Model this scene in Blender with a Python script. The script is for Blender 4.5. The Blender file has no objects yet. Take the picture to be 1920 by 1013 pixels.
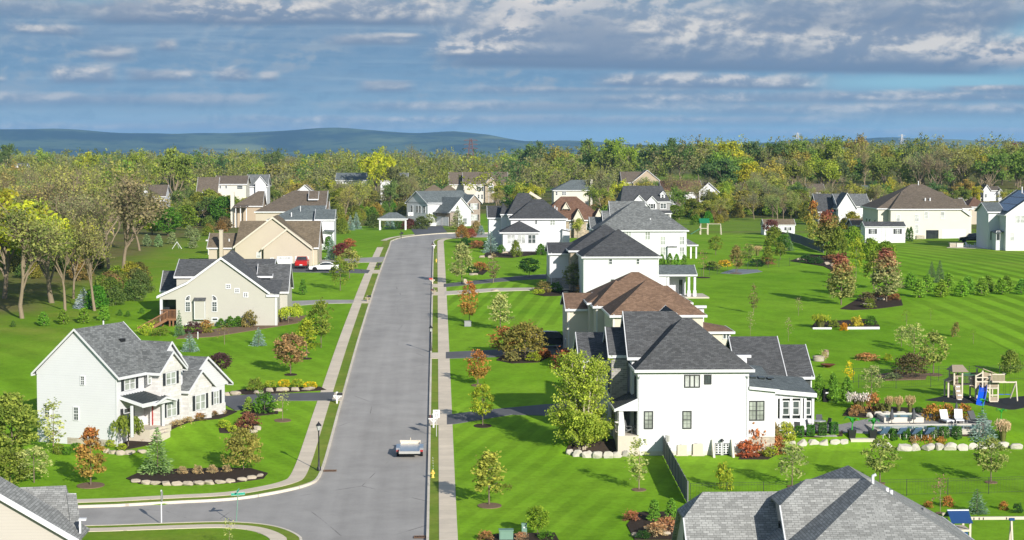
import bpy, bmesh, math, random
import numpy as np
from mathutils import Matrix, Vector
S = bpy.context.scene
COL = S.collection
R = math.radians
# ---------------------------------------------------------------- camera
F = 3733.; CZ = 30.; PIT = math.atan(234.5 / F); YAW = math.atan(141 / F)
cam = bpy.data.objects.new('camera', bpy.data.cameras.new('camera')); COL.objects.link(cam)
cam.data.sensor_width = 36; cam.data.lens = F / 1920 * 36
cam.data.clip_start = 1; cam.data.clip_end = 60000
cam.location = (0, 0, CZ); cam.rotation_euler = (math.pi / 2 - PIT, 0, -YAW)
S.camera = cam
S.view_settings.view_transform = 'Standard'; S.view_settings.look = 'None'
S.view_settings.exposure = 0.32; S.view_settings.gamma = 1
S.cycles.max_bounces = 6; S.cycles.diffuse_bounces = 3; S.cycles.glossy_bounces = 2
S.cycles.transmission_bounces = 4; S.cycles.transparent_max_bounces = 8; S.cycles.volume_bounces = 1
S.cycles.sample_clamp_indirect = 4
# ---------------------------------------------------------------- sun
SD = Vector((.375, -.855, .365)).normalized()          # towards the sun: behind the camera, to its right
SEL = math.asin(SD.z); SAZ = math.atan2(SD.x, SD.y)
sl = bpy.data.lights.new('sun', 'SUN'); sl.energy = 5.0; sl.angle = R(.5); sl.color = (1, .94, .85)
sun = bpy.data.objects.new('sun', sl); COL.objects.link(sun)
sun.rotation_euler = SD.to_track_quat('Z', 'Y').to_euler(); sun.location = (60, -80, 120)
# ---------------------------------------------------------------- node helper
class NT:
    def __init__(s, nt): s.nt = nt; nt.nodes.clear()
    def n(s, t, **k):
        nd = s.nt.nodes.new(t)
        for a, v in k.items():
            if a == 'i':
                for kk, vv in v.items(): s.put(nd.inputs[kk], vv)
            else: setattr(nd, a, v)
        return nd
    def put(s, sock, v):
        if hasattr(v, 'is_output') or isinstance(v, bpy.types.NodeSocket): s.nt.links.new(v, sock)
        elif hasattr(v, 'outputs'): s.nt.links.new(v.outputs[0], sock)
        else:
            if isinstance(v, (tuple, list)) and len(v) == 3 and sock.type == 'RGBA': v = (*v, 1)
            sock.default_value = v
    def m(s, op, a, b=0., c=0., clamp=False):
        nd = s.nt.nodes.new('ShaderNodeMath'); nd.operation = op; nd.use_clamp = clamp
        s.put(nd.inputs[0], a); s.put(nd.inputs[1], b); s.put(nd.inputs[2], c)
        return nd.outputs[0]
    def mix(s, f, a, b, mode='MIX'):
        nd = s.nt.nodes.new('ShaderNodeMix'); nd.data_type = 'RGBA'; nd.blend_type = mode
        s.put(nd.inputs[0], f); s.put(nd.inputs[6], a); s.put(nd.inputs[7], b)
        return nd.outputs[2]
    def ramp(s, f, stops):
        nd = s.nt.nodes.new('ShaderNodeValToRGB'); s.put(nd.inputs[0], f)
        e = nd.color_ramp.elements
        while len(e) < len(stops): e.new(.5)
        for q, (p, c) in zip(e, stops):
            q.position = p; q.color = (*c, 1) if isinstance(c, (tuple, list)) else (c, c, c, 1)
        return nd.outputs[0]
    def sstep(s, v, a, b):
        nd = s.nt.nodes.new('ShaderNodeMapRange'); nd.interpolation_type = 'SMOOTHSTEP'
        s.put(nd.inputs[0], v); s.put(nd.inputs[1], a); s.put(nd.inputs[2], b)
        return nd.outputs[0]
    def noise(s, vec, scale, detail=3, rough=.55, dist=0.):
        nd = s.nt.nodes.new('ShaderNodeTexNoise'); s.put(nd.inputs['Vector'], vec)
        s.put(nd.inputs['Scale'], scale); nd.inputs['Detail'].default_value = detail
        nd.inputs['Roughness'].default_value = rough; nd.inputs['Distortion'].default_value = dist
        return nd.outputs[0]
    def comb(s, x, y, z=0.):
        nd = s.nt.nodes.new('ShaderNodeCombineXYZ')
        for q, v in zip(nd.inputs, (x, y, z)): s.put(q, v)
        return nd.outputs[0]
# ---------------------------------------------------------------- world: sky with cloud layers
W_ = bpy.data.worlds.new('World'); S.world = W_; W_.use_nodes = True
T = NT(W_.node_tree)
sky = T.n('ShaderNodeTexSky', sky_type='NISHITA', sun_disc=False, sun_elevation=SEL, sun_rotation=SAZ, air_density=1.0, dust_density=.6, ozone_density=1.5)
skyc = T.mix(1., sky, (.10, .10, .10), 'MULTIPLY')
tc = T.n('ShaderNodeTexCoord')
sep = T.n('ShaderNodeSeparateXYZ', i={0: tc.outputs['Generated']})
az = T.m('ARCTAN2', sep.outputs[0], sep.outputs[1])
el = T.m('ARCSINE', sep.outputs[2])
U = T.m('MULTIPLY_ADD', az, F / 100, 9.6 - YAW * F / 100)    # hundreds of the photo's pixels across
V = T.m('MULTIPLY', el, F / 100)                        # the same above the horizon
def nz(sx, sy, off, detail=5, rough=.55, dist=0.):
    return T.noise(T.comb(T.m('MULTIPLY', U, sx), T.m('MULTIPLY', V, sy), off), 1., detail, rough, dist)
def blob(u, v, a, b, k=1.):
    du = T.m('DIVIDE', T.m('SUBTRACT', U, u), a); dv = T.m('DIVIDE', T.m('SUBTRACT', V, v), b)
    q = T.m('ADD', T.m('MULTIPLY', du, du), T.m('MULTIPLY', dv, dv))
    return T.m('MULTIPLY', T.m('POWER', 2.718, T.m('MULTIPLY', q, -1.)), k)
def total(bl):
    s_ = None
    for b in bl:
        v = blob(*b); s_ = v if s_ is None else T.m('ADD', s_, v)
    return s_
def nzo(sx, sy, off, du, dv, detail=6, rough=.58, dist=.35):
    return T.noise(T.comb(T.m('MULTIPLY_ADD', U, sx, du), T.m('MULTIPLY_ADD', V, sy, dv), off), 1., detail, rough, dist)
n1 = nz(.35, 1.6, 3.1, 6, .6, .4); n3 = nz(.22, 3.4, 1.3, 5, .55)
lump = nzo(.95, 1.75, 4.4, 0., 0., 7, .56, .2); lump2 = nzo(.95, 1.75, 4.4, -.09, .15, 7, .56, .2); big = nzo(.5, 1.3, 9.2, 0, 0, 5)
fin = nzo(3.4, 5.6, 2.2, 0, 0, 6, .62)
relief = T.m('MULTIPLY_ADD', T.m('SUBTRACT', lump, lump2), 3.0, .49)
relief = T.m('ADD', relief, T.m('MULTIPLY_ADD', fin, .24, -.12))
base = T.ramp(T.m('DIVIDE', V, 2.8), [(0., (.27, .39, .475)), (.16, (.225, .345, .45)), (.4, (.145, .265, .40)), (.75, (.145, .24, .365)), (1., (.18, .265, .365))])
streak = T.m('MULTIPLY', T.sstep(n3, .42, .68), .5)
base = T.mix(T.m('MULTIPLY', T.m('MULTIPLY', T.sstep(relief, .4, .8), T.sstep(big, .35, .6)), T.sstep(V, .3, 1.2)), base, (.235, .305, .39)); base = T.mix(T.m('MULTIPLY', T.sstep(relief, .5, .2), .35), base, (.115, .21, .335))
base = T.mix(streak, base, (.215, .30, .40))
base = T.mix(T.m('MULTIPLY', T.sstep(nz(.3, 5.5, 6.6, 5, .6), .5, .72), .38), base, (.30, .395, .485))
def bank(col, u0, u1, vb, vt, slope=0., su=.5, lum=1., soft=.05, lit=(.56, .545, .53), k=1., rag=.5):
    """a cloud with a flat shaded base at vb and a lumpy lit top at vt"""
    vv = T.m('SUBTRACT', V, T.m('MULTIPLY_ADD', T.m('SUBTRACT', U, (u0+u1)/2), slope, vb))
    vv = T.m('ADD', vv, T.m('MULTIPLY_ADD', lump, .06, -.03))
    H_ = vt-vb; t = T.m('DIVIDE', vv, H_)
    mu = T.m('MULTIPLY', T.sstep(T.m('ADD', U, T.m('MULTIPLY_ADD', big, 1.2*su, -.6*su)), u0-su, u0+su), T.sstep(T.m('ADD', U, T.m('MULTIPLY_ADD', lump, 1.2*su, -.6*su)), u1+su, u1-su))
    top = T.sstep(T.m('ADD', T.m('SUBTRACT', 1., t), T.m('MULTIPLY_ADD', lump, 2.2*rag, -1.1*rag)), .0, .45)
    m = T.m('MULTIPLY', T.m('MULTIPLY', mu, top), T.m('MULTIPLY', T.sstep(vv, -soft, soft*1.5), k))
    body = T.ramp(t, [(0., (.12, .185, .29)), (.3, (.195, .25, .34)), (.7, (.29, .33, .395)), (1., (.39, .42, .455))])
    li = T.m('MULTIPLY', T.m('MULTIPLY', T.sstep(relief, .32, .88), T.sstep(t, .06, .5)), lum)
    li = T.m('MULTIPLY', li, T.sstep(big, .34, .56))
    body = T.mix(T.m('MULTIPLY', T.sstep(relief, .5, .15), .35), body, (.13, .205, .325))
    body = T.mix(T.m('MINIMUM', li, 1.), body, lit)
    return T.mix(m, col, body)
gap = T.m('MINIMUM', T.m('MULTIPLY', total([(17.5, 1.14, 2.6, .15, 1.1), (19.3, 1.95, .8, .32, 1.), (14.6, .18, 6., .22, .55), (16, .62, 4, .16, .4), (2.2, 2.62, .7, .09, .8)]), 1.), 1.)
base = T.mix(gap, base, (.225, .43, .54))
for a in ((13., 22., .50, .84, 0., 1.2, .8, .1), (10.5, 20.5, .76, 1.04, .006, 1., 1.1, .06), (8.8, 13.4, .95, 1.12, 0., .8, .45, .08), (-1, 8., .2, .45, 0, 1.5, .6, .1), (4, 16, .34, .58, 0, 1.5, .8, .1), (6.5, 13, .6, .85, 0, 1.2, .7, .1), (-1, 5, .7, 1., 0, 1., .5, .1), (12, 22, .12, .34, 0, 1.5, .7, .08)): base = bank(base, *a, k=.85)
base = bank(base, 11.2, 15.3, 1.04, 1.36, -.018, .5, 1.2, .04); base = bank(base, 17.6, 19.4, .95, 1.12, 0, .4, .9, .05)
for a in ((1.15, 2.3, 1.12, 1.5, 0, .16, 1.5), (2.5, 3.7, 1.16, 1.44, 0, .25, 1.1), (4.1, 4.75, 1.17, 1.46, 0, .16, 1.2), (4.9, 5.25, 1.18, 1.38, 0, .12, .9), (6.75, 7.7, .98, 1.26, 0, .2, 1.3), (.15, .3, 1.13, 1.26, 0, .1, .9), (3.05, 3.4, 1.72, 1.98, 0, .12, 1.2), (.5, 1.7, 2., 2.2, -.03, .3, 1.), (1.9, 2.6, 1.55, 1.9, 0, .25, .7), (6.2, 7.8, 1.85, 2.1, 0, .3, .7), (7.2, 7.9, 1.98, 2.08, 0, .2, .8)): base = bank(base, *a, soft=.05, k=.9)
base = bank(base, 1.9, 8.6, 2.2, 2.85, .0, .5, 1.2, .05); base = bank(base, -2., 2.4, 2.3, 2.75, 0, .6, .5, .1, k=.6)
base = bank(base, 8.4, 18.4, 1.36, 2.9, -.018, .7, 1.15, .05, rag=.3)
base = bank(base, 8.3, 10.9, 1.63, 1.95, 0, .3, 1.7, .05); base = bank(base, 16., 22., 1.42, 2.1, .0, .5, 1.3, .07); base = bank(base, 14., 19., 2.1, 3.3, .0, .6, .9, .15, k=.8)
wl = total([(10.2, 2.75, 1.2, .3, 1.), (9.65, 2.2, .35, .25, .7), (12.6, 2.7, .9, .2, .5), (8.9, 1.85, .7, .1, .5), (4.2, 2.5, 1., .15, .4), (5.5, 2.6, .5, .15, .35), (18.6, 1.62, .9, .16, .6), (13.5, 1.25, 1., .06, .4)])
base = T.mix(T.m('MINIMUM', T.m('MULTIPLY', wl, T.sstep(relief, .3, .62)), .9), base, (.64, .60, .57))
hi = T.sstep(el, R(7), R(22))
cl = T.mix(T.m('MULTIPLY', T.sstep(n1, .45, .62), .35), skyc, (.5, .53, .58))
final = T.mix(hi, base, cl)
bg = T.n('ShaderNodeBackground', i={0: final, 1: 1.0})
T.n('ShaderNodeOutputWorld', i={0: bg})
# ---------------------------------------------------------------- terrain height and picture-to-ground helpers
PRX = np.array([-200, 0, 124.4, 151.8, 182.9, 232.7, 326, 385.7, 435.5, 504, 747, 1120, 1870, 3700, 9500, 30000], float)
PRZ = np.array([4, 4, 4.3, 4.8, 6.2, 8.25, 10.5, 11, 10.7, 9.4, 8.7, 9.5, 8, -10, -30, -32], float)
def _slopes():
    h = np.diff(PRX); d = np.diff(PRZ) / h; m = np.zeros(len(PRX))
    for i in range(1, len(PRX) - 1):
        if d[i - 1] * d[i] > 0:
            w1 = 2 * h[i] + h[i - 1]; w2 = h[i] + 2 * h[i - 1]
            m[i] = (w1 + w2) / (w1 / d[i - 1] + w2 / d[i])
    return m
PRM = _slopes()
def ss(v, a, b):
    t = np.clip((v - a) / (b - a), 0, 1); return t * t * (3 - 2 * t)
def hv(x, y):
    x = np.asarray(x, float); y = np.clip(np.asarray(y, float), -199, 29999)
    i = np.clip(np.searchsorted(PRX, y, 'right') - 1, 0, len(PRX) - 2)
    h = PRX[i + 1] - PRX[i]; t = (y - PRX[i]) / h
    z = (2*t**3-3*t*t+1)*PRZ[i]+(t**3-2*t*t+t)*h*PRM[i]+(-2*t**3+3*t*t)*PRZ[i+1]+(t**3-t*t)*h*PRM[i+1]
    z = z + 7 * ss(x - .1 * (y - 560), 0, 90) * ss(y, 535, 770) * (1 - ss(y, 1600, 3000))
    z = z + 1.0*np.exp(-(((x+22.5)/4.5)**2+((y-169.5)/6)**2)) + .9*ss(y, 161.5, 163)*(1-ss(y, 178, 196))*ss(x, 26, 28)*(1-ss(x, 47, 53)) + .7*ss(y, 159.5, 161)*(1-ss(y, 166, 173))*ss(x, 8.3, 10)*(1-ss(x, 15.2, 16.5))
    z = z + .35 * np.sin(x * .05 + 1) * np.sin(y * .035) * ss(x, 32, 60)
    return z
def h(x, y): return float(hv(x, y))
def ray(px, py):
    x = (px - 960) / F; y = -(py - 506.5) / F
    cy, sy = math.cos(PIT), math.sin(PIT)
    fy = cy + y * sy; fz = -sy + y * cy
    c, s = math.cos(YAW), math.sin(YAW)
    return (x * c + fy * s, -x * s + fy * c, fz)
def G(px, py):
    """the ground point that the photograph shows at a pixel"""
    d = ray(px, py); a = np.geomspace(40, 12000, 1500)
    k = np.nonzero(CZ + d[2] * a < hv(d[0] * a, d[1] * a))[0]
    if not len(k): return (d[0] * 9000, d[1] * 9000)
    b1 = a[k[0]]; b0 = a[max(k[0] - 1, 0)]
    for _ in range(14):
        t = (b0 + b1) / 2
        if CZ + d[2] * t < h(d[0] * t, d[1] * t): b1 = t
        else: b0 = t
    return (d[0] * b1, d[1] * b1)
def X(px, Y): d = ray(px, 500); return d[0] * Y / d[1]
def Z(py, Y, px=960): d = ray(px, py); return CZ + d[2] * Y / d[1]
def inpoly(x, y, poly):
    x = np.asarray(x, float); y = np.asarray(y, float); r = np.zeros(x.shape, bool)
    n = len(poly)
    for i in range(n):
        x0, y0 = poly[i]; x1, y1 = poly[i - 1]
        c = ((y0 > y) != (y1 > y))
        with np.errstate(divide='ignore', invalid='ignore'):
            r ^= c & (x < (x1 - x0) * (y - y0) / ((y1 - y0) or 1e-9) + x0)
    return r
# ---------------------------------------------------------------- object helpers
def tag(o, label=None, cat=None, group=None, kind=None):
    if label: o['label'] = label
    if cat: o['category'] = cat
    if group: o['group'] = group
    if kind: o['kind'] = kind
    return o
def empty(name, loc, rz=0., sc=1.):
    o = bpy.data.objects.new(name, None); COL.objects.link(o)
    o.location = loc; o.rotation_euler = (0, 0, rz); o.scale = (sc, sc, sc); o.empty_display_size = .3
    return o
def thing(name, label, cat, loc=(0, 0, 0), rz=0., group=None, sc=1.):
    return tag(empty(name, loc, rz, sc), label, cat, group)
class MB:
    """collects polygons; builds one mesh object"""
    def __init__(s): s.v = []; s.f = []; s.sm = []; s.pr = []
    def poly(s, pts, smooth=False):
        n = len(s.v); s.pr.append((n, len(s.f), len(pts), 1)); s.v += [tuple(p) for p in pts]; s.f.append(tuple(range(n, n + len(pts)))); s.sm.append(smooth)
    def add(s, vs, fs, smooth=False):
        n = len(s.v); s.pr.append((n, len(s.f), len(vs), len(fs))); s.v += [tuple(p) for p in vs]
        for f in fs: s.f.append(tuple(i + n for i in f)); s.sm.append(smooth)
    def box(s, x0, x1, y0, y1, z0, z1):
        vs = [(x, y, z) for z in (z0, z1) for x, y in ((x0, y0), (x1, y0), (x1, y1), (x0, y1))]
        s.add(vs, [(3, 2, 1, 0), (4, 5, 6, 7), (0, 1, 5, 4), (1, 2, 6, 5), (2, 3, 7, 6), (3, 0, 4, 7)])
    def prism(s, poly, z0, z1):
        n = len(poly)
        if sum(poly[i-1][0]*poly[i][1]-poly[i][0]*poly[i-1][1] for i in range(n)) < 0: poly = poly[::-1]
        vs = [(x, y, z0) for x, y in poly] + [(x, y, z1) for x, y in poly]
        s.add(vs, [tuple(range(n))[::-1], tuple(range(n, 2*n))] + [(i, (i+1) % n, n+(i+1) % n, n+i) for i in range(n)])
    def beam(s, p, q, w, hh, up=(0, 0, 1)):
        p = Vector(p); q = Vector(q); d = (q - p).normalized(); u = Vector(up)
        if abs(d.dot(u)) > .98: u = Vector((0, 1, 0))
        r = d.cross(u).normalized() * w / 2; t = r.cross(d).normalized() * hh / 2
        vs = [a + b * r + c * t for a in (p, q) for b, c in ((-1, -1), (1, -1), (1, 1), (-1, 1))]
        s.add(vs, [(0, 1, 2, 3), (7, 6, 5, 4), (0, 4, 5, 1), (1, 5, 6, 2), (2, 6, 7, 3), (3, 7, 4, 0)])
    def tube(s, pts, rs, n=8, cap=True, smooth=True):
        pts = [Vector(p) for p in pts]
        if not isinstance(rs, (list, tuple)): rs = [rs] * len(pts)
        vs = []; fs = []; prev = None
        for i, p in enumerate(pts):
            d = (pts[min(i + 1, len(pts) - 1)] - pts[max(i - 1, 0)]).normalized()
            a = prev if prev is not None else (Vector((1, 0, 0)) if abs(d.x) < .9 else Vector((0, 1, 0)))
            a = (a - d * a.dot(d)).normalized(); b = d.cross(a); prev = a
            for k in range(n):
                t = 2 * math.pi * k / n; vs.append(p + (a * math.cos(t) + b * math.sin(t)) * rs[i])
        for i in range(len(pts) - 1):
            for k in range(n):
                fs.append((i*n+k, i*n+(k+1) % n, (i+1)*n+(k+1) % n, (i+1)*n+k))
        s.add(vs, fs, smooth)
        if cap: s.add(vs[:n], [tuple(range(n))[::-1]]); s.add(vs[-n:], [tuple(range(n))])
    def lathe(s, prof, n=16, c=(0, 0, 0), smooth=True):
        vs = []; fs = []
        for r, z in prof:
            for k in range(n):
                t = 2*math.pi*k/n; vs.append((c[0]+r*math.cos(t), c[1]+r*math.sin(t), c[2]+z))
        for i in range(len(prof)-1):
            for k in range(n): fs.append((i*n+k, i*n+(k+1) % n, (i+1)*n+(k+1) % n, (i+1)*n+k))
        s.add(vs, fs, smooth); s.add(vs[:n], [tuple(range(n))[::-1]]); s.add(vs[-n:], [tuple(range(n))])
    def split(s, tol=.12):
        """one MB for every group of pieces that touch"""
        bx = []
        for a, _, n, _ in s.pr:
            p = np.array(s.v[a:a+n]); bx.append((p.min(0)-tol, p.max(0)+tol))
        g = list(range(len(bx)))
        def root(i):
            while g[i] != i: i = g[i]
            return i
        for i in range(len(bx)):
            for j in range(i):
                if (bx[i][0] <= bx[j][1]).all() and (bx[j][0] <= bx[i][1]).all(): g[root(i)] = root(j)
        out = {}
        for i, (a, f, n, k) in enumerate(s.pr):
            m = out.setdefault(root(i), MB()); m.add(s.v[a:a+n], [tuple(q-a for q in ff) for ff in s.f[f:f+k]]); m.sm[-k:] = s.sm[f:f+k]
        return list(out.values())
    def mesh(s, name, mat, org=(0, 0, 0)):
        me = bpy.data.meshes.new(name)
        ox, oy, oz = org
        me.from_pydata([(x-ox, y-oy, z-oz) for x, y, z in s.v], [], s.f)
        if mat: me.materials.append(mat)
        uv = me.uv_layers.new(name='UVMap').data
        V_ = s.v
        for p, sm in zip(me.polygons, s.sm):
            p.use_smooth = sm; nx, ny, nz_ = p.normal
            if abs(nz_) > .97:
                for li, vi in zip(p.loop_indices, p.vertices): uv[li].uv = V_[vi][:2]
            else:
                l = math.hypot(nx, ny); ux, uy = -ny/l, nx/l
                vx, vy, vz = -nx*nz_/l, -ny*nz_/l, l
                for li, vi in zip(p.loop_indices, p.vertices):
                    a, b, c = V_[vi]; uv[li].uv = (a*ux+b*uy, a*vx+b*vy+c*vz)
        return me
    def build(s, name, mat, parent=None, org=(0, 0, 0)):
        o = bpy.data.objects.new(name, s.mesh(name, mat, org)); COL.objects.link(o)
        if parent: o.parent = parent
        else: o.location = org
        return o
# ---------------------------------------------------------------- materials
MATS = {}
def principled(T, color, rough=.8, spec=.3, **k):
    b = T.n('ShaderNodeBsdfPrincipled', i={'Base Color': color, 'Roughness': rough, 'Specular IOR Level': spec})
    for kk, vv in k.items(): T.put(b.inputs[kk], vv)
    T.n('ShaderNodeOutputMaterial', i={0: b}); return b
def newmat(name):
    m = bpy.data.materials.new(name); m.use_nodes = True; MATS[name] = m
    return m, NT(m.node_tree)
def plain(name, c, rough=.7, spec=.3, var=.12, scale=3., metal=0., bump=0.):
    m, T = newmat(name)
    o = T.n('ShaderNodeTexCoord').outputs['Object']
    n = T.noise(o, scale, 5, .6)
    f = T.m('MULTIPLY_ADD', n, 2 * var, 1 - var)
    b = principled(T, T.mix(1., c, T.comb(f, f, f), 'MULTIPLY'), rough, spec, Metallic=metal)
    if bump: T.put(b.inputs['Normal'], T.n('ShaderNodeBump', i={'Strength': bump, 'Distance': .05, 'Height': T.noise(o, scale * 4, 4)}))
    return m
def uvn(T): return T.n('ShaderNodeUVMap', uv_map='UVMap').outputs[0]
def shingle(name, c, var=.35, lum=1.):
    m, T = newmat(name); uv = uvn(T)
    br = T.n('ShaderNodeTexBrick', i={'Vector': uv, 'Scale': 1., 'Brick Width': .34, 'Row Height': .15, 'Mortar Size': .012, 'Bias': -.1,
             'Color1': tuple(q * (1 - var) for q in c), 'Color2': tuple(q * (1 + var) for q in c), 'Mortar': tuple(q * .45 for q in c)})
    br.offset = .37
    wear = T.m('MULTIPLY_ADD', T.noise(uv, .45, 4, .6), .5, .75)
    fine = T.m('MULTIPLY_ADD', T.noise(uv, 9., 2, .6), .5, .75)
    f = T.m('MULTIPLY', wear, fine)
    b = principled(T, T.mix(1., br.outputs[0], T.comb(f, f, f), 'MULTIPLY'), .92, .15)
    T.put(b.inputs['Normal'], T.n('ShaderNodeBump', i={'Strength': .5, 'Distance': .02, 'Height': br.outputs[0]}))
    return m
def siding(name, c, row=.16, vert=False):
    m, T = newmat(name); uv = uvn(T); sp = T.n('ShaderNodeSeparateXYZ', i={0: uv})
    f = T.m('FRACT', T.m('DIVIDE', sp.outputs[0 if vert else 1], row))
    hgt = f if not vert else T.sstep(f, .04, .1)
    edge = T.sstep(f, .0, .1) if not vert else hgt
    n = T.m('MULTIPLY_ADD', T.noise(uv, .5, 4, .6), .12, .93)
    col = T.mix(edge, tuple(q * .74 for q in c), c)
    b = principled(T, T.mix(1., col, T.comb(n, n, n), 'MULTIPLY'), .6, .25)
    T.put(b.inputs['Normal'], T.n('ShaderNodeBump', i={'Strength': .25, 'Distance': .02, 'Height': hgt}))
    return m
def masonry(name, c, bw=.45, rh=.17, var=.25, mortar=(.5, .48, .45)):
    m, T = newmat(name); uv = uvn(T)
    br = T.n('ShaderNodeTexBrick', i={'Vector': uv, 'Scale': 1., 'Brick Width': bw, 'Row Height': rh, 'Mortar Size': .012,
             'Color1': tuple(q * (1 - var) for q in c), 'Color2': tuple(q * (1 + var) for q in c), 'Mortar': mortar})
    n = T.m('MULTIPLY_ADD', T.noise(uv, 1.7, 4, .65), .5, .75)
    b = principled(T, T.mix(1., br.outputs[0], T.comb(n, n, n), 'MULTIPLY'), .9, .15)
    T.put(b.inputs['Normal'], T.n('ShaderNodeBump', i={'Strength': .5, 'Distance': .03, 'Height': br.outputs[1], 'Filter Width': .1}, invert=True))
    return m
def glassy(name, c, rough=.12, blind=0.):
    m, T = newmat(name); uv = uvn(T); sp = T.n('ShaderNodeSeparateXYZ', i={0: uv})
    n = T.noise(uv, .9, 3); col = T.mix(T.sstep(n, .35, .65), tuple(q * .7 for q in c), tuple(q * 1.25 for q in c))
    principled(T, col, rough, .6); return m
M = MATS
shingle('roof_charcoal', (.098, .101, .105), .28); shingle('roof_dark', (.078, .081, .086), .25); shingle('roof_grey', (.185, .195, .195), .32)
shingle('roof_light', (.30, .305, .295), .24); shingle('roof_brown', (.225, .145, .098), .25); shingle('roof_tan', (.20, .16, .11), .22)
shingle('roof_taupe', (.165, .135, .105), .22); shingle('roof_rust', (.19, .11, .075), .25); shingle('roof_slate', (.15, .175, .18), .25)
siding('side_white', (.65, .66, .685), .2); siding('side_cream', (.60, .55, .46)); siding('side_beige', (.49, .43, .345)); siding('side_sage', (.45, .44, .39))
siding('side_bone', (.64, .61, .53)); siding('side_pale', (.50, .46, .42)); siding('side_dark', (.06, .068, .072), .3, True); siding('side_tan', (.42, .34, .25)); siding('side_slate', (.3, .3, .3))
masonry('stone_grey', (.30, .29, .27)); masonry('stone_light', (.66, .645, .63), .5, .2, .12, (.6, .58, .55)); masonry('brick_brown', (.24, .165, .12), .25, .09, .3); masonry('stone_tan', (.36, .29, .20), .4, .16, .3)
masonry('paver', (.30, .29, .285), .6, .4, .08, (.2, .2, .2)); masonry('block', (.42, .37, .29), .4, .2, .15)
plain('trim_white', (.66, .67, .69), .5, .3, .03); plain('frame_dark', (.035, .037, .038), .5, .4, .1); plain('shutter_black', (.03, .035, .04), .5, .3, .1)
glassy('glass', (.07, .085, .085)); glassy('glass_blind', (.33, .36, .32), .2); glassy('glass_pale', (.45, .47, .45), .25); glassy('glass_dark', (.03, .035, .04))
plain('metal_roof', (.045, .055, .058), .45, .5, .08); plain('solar', (.012, .03, .11), .15, .6, .05); plain('door_red', (.30, .028, .022), .4, .4, .06)
plain('wood_deck', (.23, .115, .06), .7, .2, .25, 5); plain('wood_pale', (.58, .52, .43), .7, .2, .12, 5); plain('wood_mid', (.34, .28, .21), .75, .2, .2, 5); plain('black_metal', (.012, .013, .014), .45, .5, .1)
plain('grey_metal', (.42, .42, .4), .4, .5, .1, 3, .2); plain('alu', (.62, .64, .68), .28, .5, .08, 3, .85); plain('rubber', (.015, .015, .016), .85, .2, .1); plain('concrete', (.55, .50, .42), .9, .15, .1, 1.2); plain('stucco', (.6, .57, .5), .9, .15, .08, 2)
plain('bark', (.17, .135, .10), .95, .1, .3, 6, 0, .4); plain('bark_pale', (.27, .215, .15), .95, .1, .25, 6, 0, .3); plain('bark_birch', (.42, .37, .28), .9, .1, .25, 4); plain('bark_grey', (.235, .19, .13), .95, .1, .3, 2, 0, .3)
plain('mulch', (.055, .042, .033), 1., .05, .4, 5, 0, .5); plain('mulch_tan', (.20, .14, .095), 1., .05, .3, 4, 0, .4); plain('playmat', (.035, .037, .038), .95, .1, .2, 2)
plain('rock', (.42, .365, .285), .95, .1, .28, 1.6, 0, .6); plain('rock_pale', (.50, .47, .41), .95, .1, .2, 1.6, 0, .5)
plain('yellow_paint', (.74, .52, .10), .5, .4, .06); plain('util_green', (.16, .28, .22), .6, .3, .08); plain('sign_green', (.012, .30, .20), .5, .4, .05); plain('fence_grey', (.15, .155, .16), .75, .2, .12, 2); plain('fence_dark', (.07, .07, .068), .8, .2, .15, 2)
plain('car_red', (.42, .012, .012), .25, .6, .03); plain('car_white', (.78, .78, .78), .25, .6, .02); plain('car_black', (.012, .013, .015), .2, .6, .05); plain('car_silver', (.4, .42, .44), .3, .6, .03); plain('lamp_red', (.35, .01, .01), .3, .5, .05)
plain('slide_blue', (.006, .09, .62), .3, .5, .04); plain('awning_blue', (.02, .065, .19), .7, .2, .1); plain('green_plastic', (.01, .16, .07), .45, .4, .08); plain('fabric_grey', (.09, .095, .10), .9, .1, .1); plain('fabric_white', (.75, .76, .78), .8, .1, .05); plain('fabric_blue', (.12, .2, .35), .8, .1, .1)
plain('red_paint', (.45, .04, .03), .5, .4, .08); plain('rust', (.16, .06, .035), .85, .2, .2); plain('toy_green', (.035, .30, .03), .5, .3, .1); plain('steel', (.3, .31, .32), .5, .4, .1, 3, .5); plain('hc_blue', (.02, .06, .2), .5, .4, .05)
plain('grate', (.20, .12, .075), .8, .2, .2); plain('orange', (.55, .16, .02), .6, .2, .1); shingle('roof_mid', (.12, .124, .128), .3); plain('white_gravel', (.55, .54, .5), .95, .1, .2, 12)
# ---------------------------------------------------------------- road layout (pixel traces brought down to the ground)
def PL(pts): return [G(*p) for p in pts]
def resample(pl, step=1.5):
    out = []; 
    for a, b in zip(pl[:-1], pl[1:]):
        n = max(1, int(math.dist(a, b) / step))
        for k in range(n): out.append((a[0]+(b[0]-a[0])*k/n, a[1]+(b[1]-a[1])*k/n))
    return out + [pl[-1]]
def smooth(pl, it=2):
    for _ in range(it):
        q = [pl[0]]
        for a, b in zip(pl[:-1], pl[1:]):
            q += [(a[0]*.75+b[0]*.25, a[1]*.75+b[1]*.25), (a[0]*.25+b[0]*.75, a[1]*.25+b[1]*.75)]
        pl = q + [pl[-1]]
    return pl
def offset(pl, o):
    """to the right of the walking direction for positive o"""
    out = []
    for i, p in enumerate(pl):
        a = pl[max(i-1, 0)]; b = pl[min(i+1, len(pl)-1)]
        l = math.dist(a, b) or 1; out.append((p[0]+(b[1]-a[1])/l*o, p[1]-(b[0]-a[0])/l*o))
    return out
LX, RX = -8.84, -.74
far_l = PL([(734, 451.6), (748, 446), (777, 441.5), (821, 437.7), (850, 436.4)])
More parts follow.
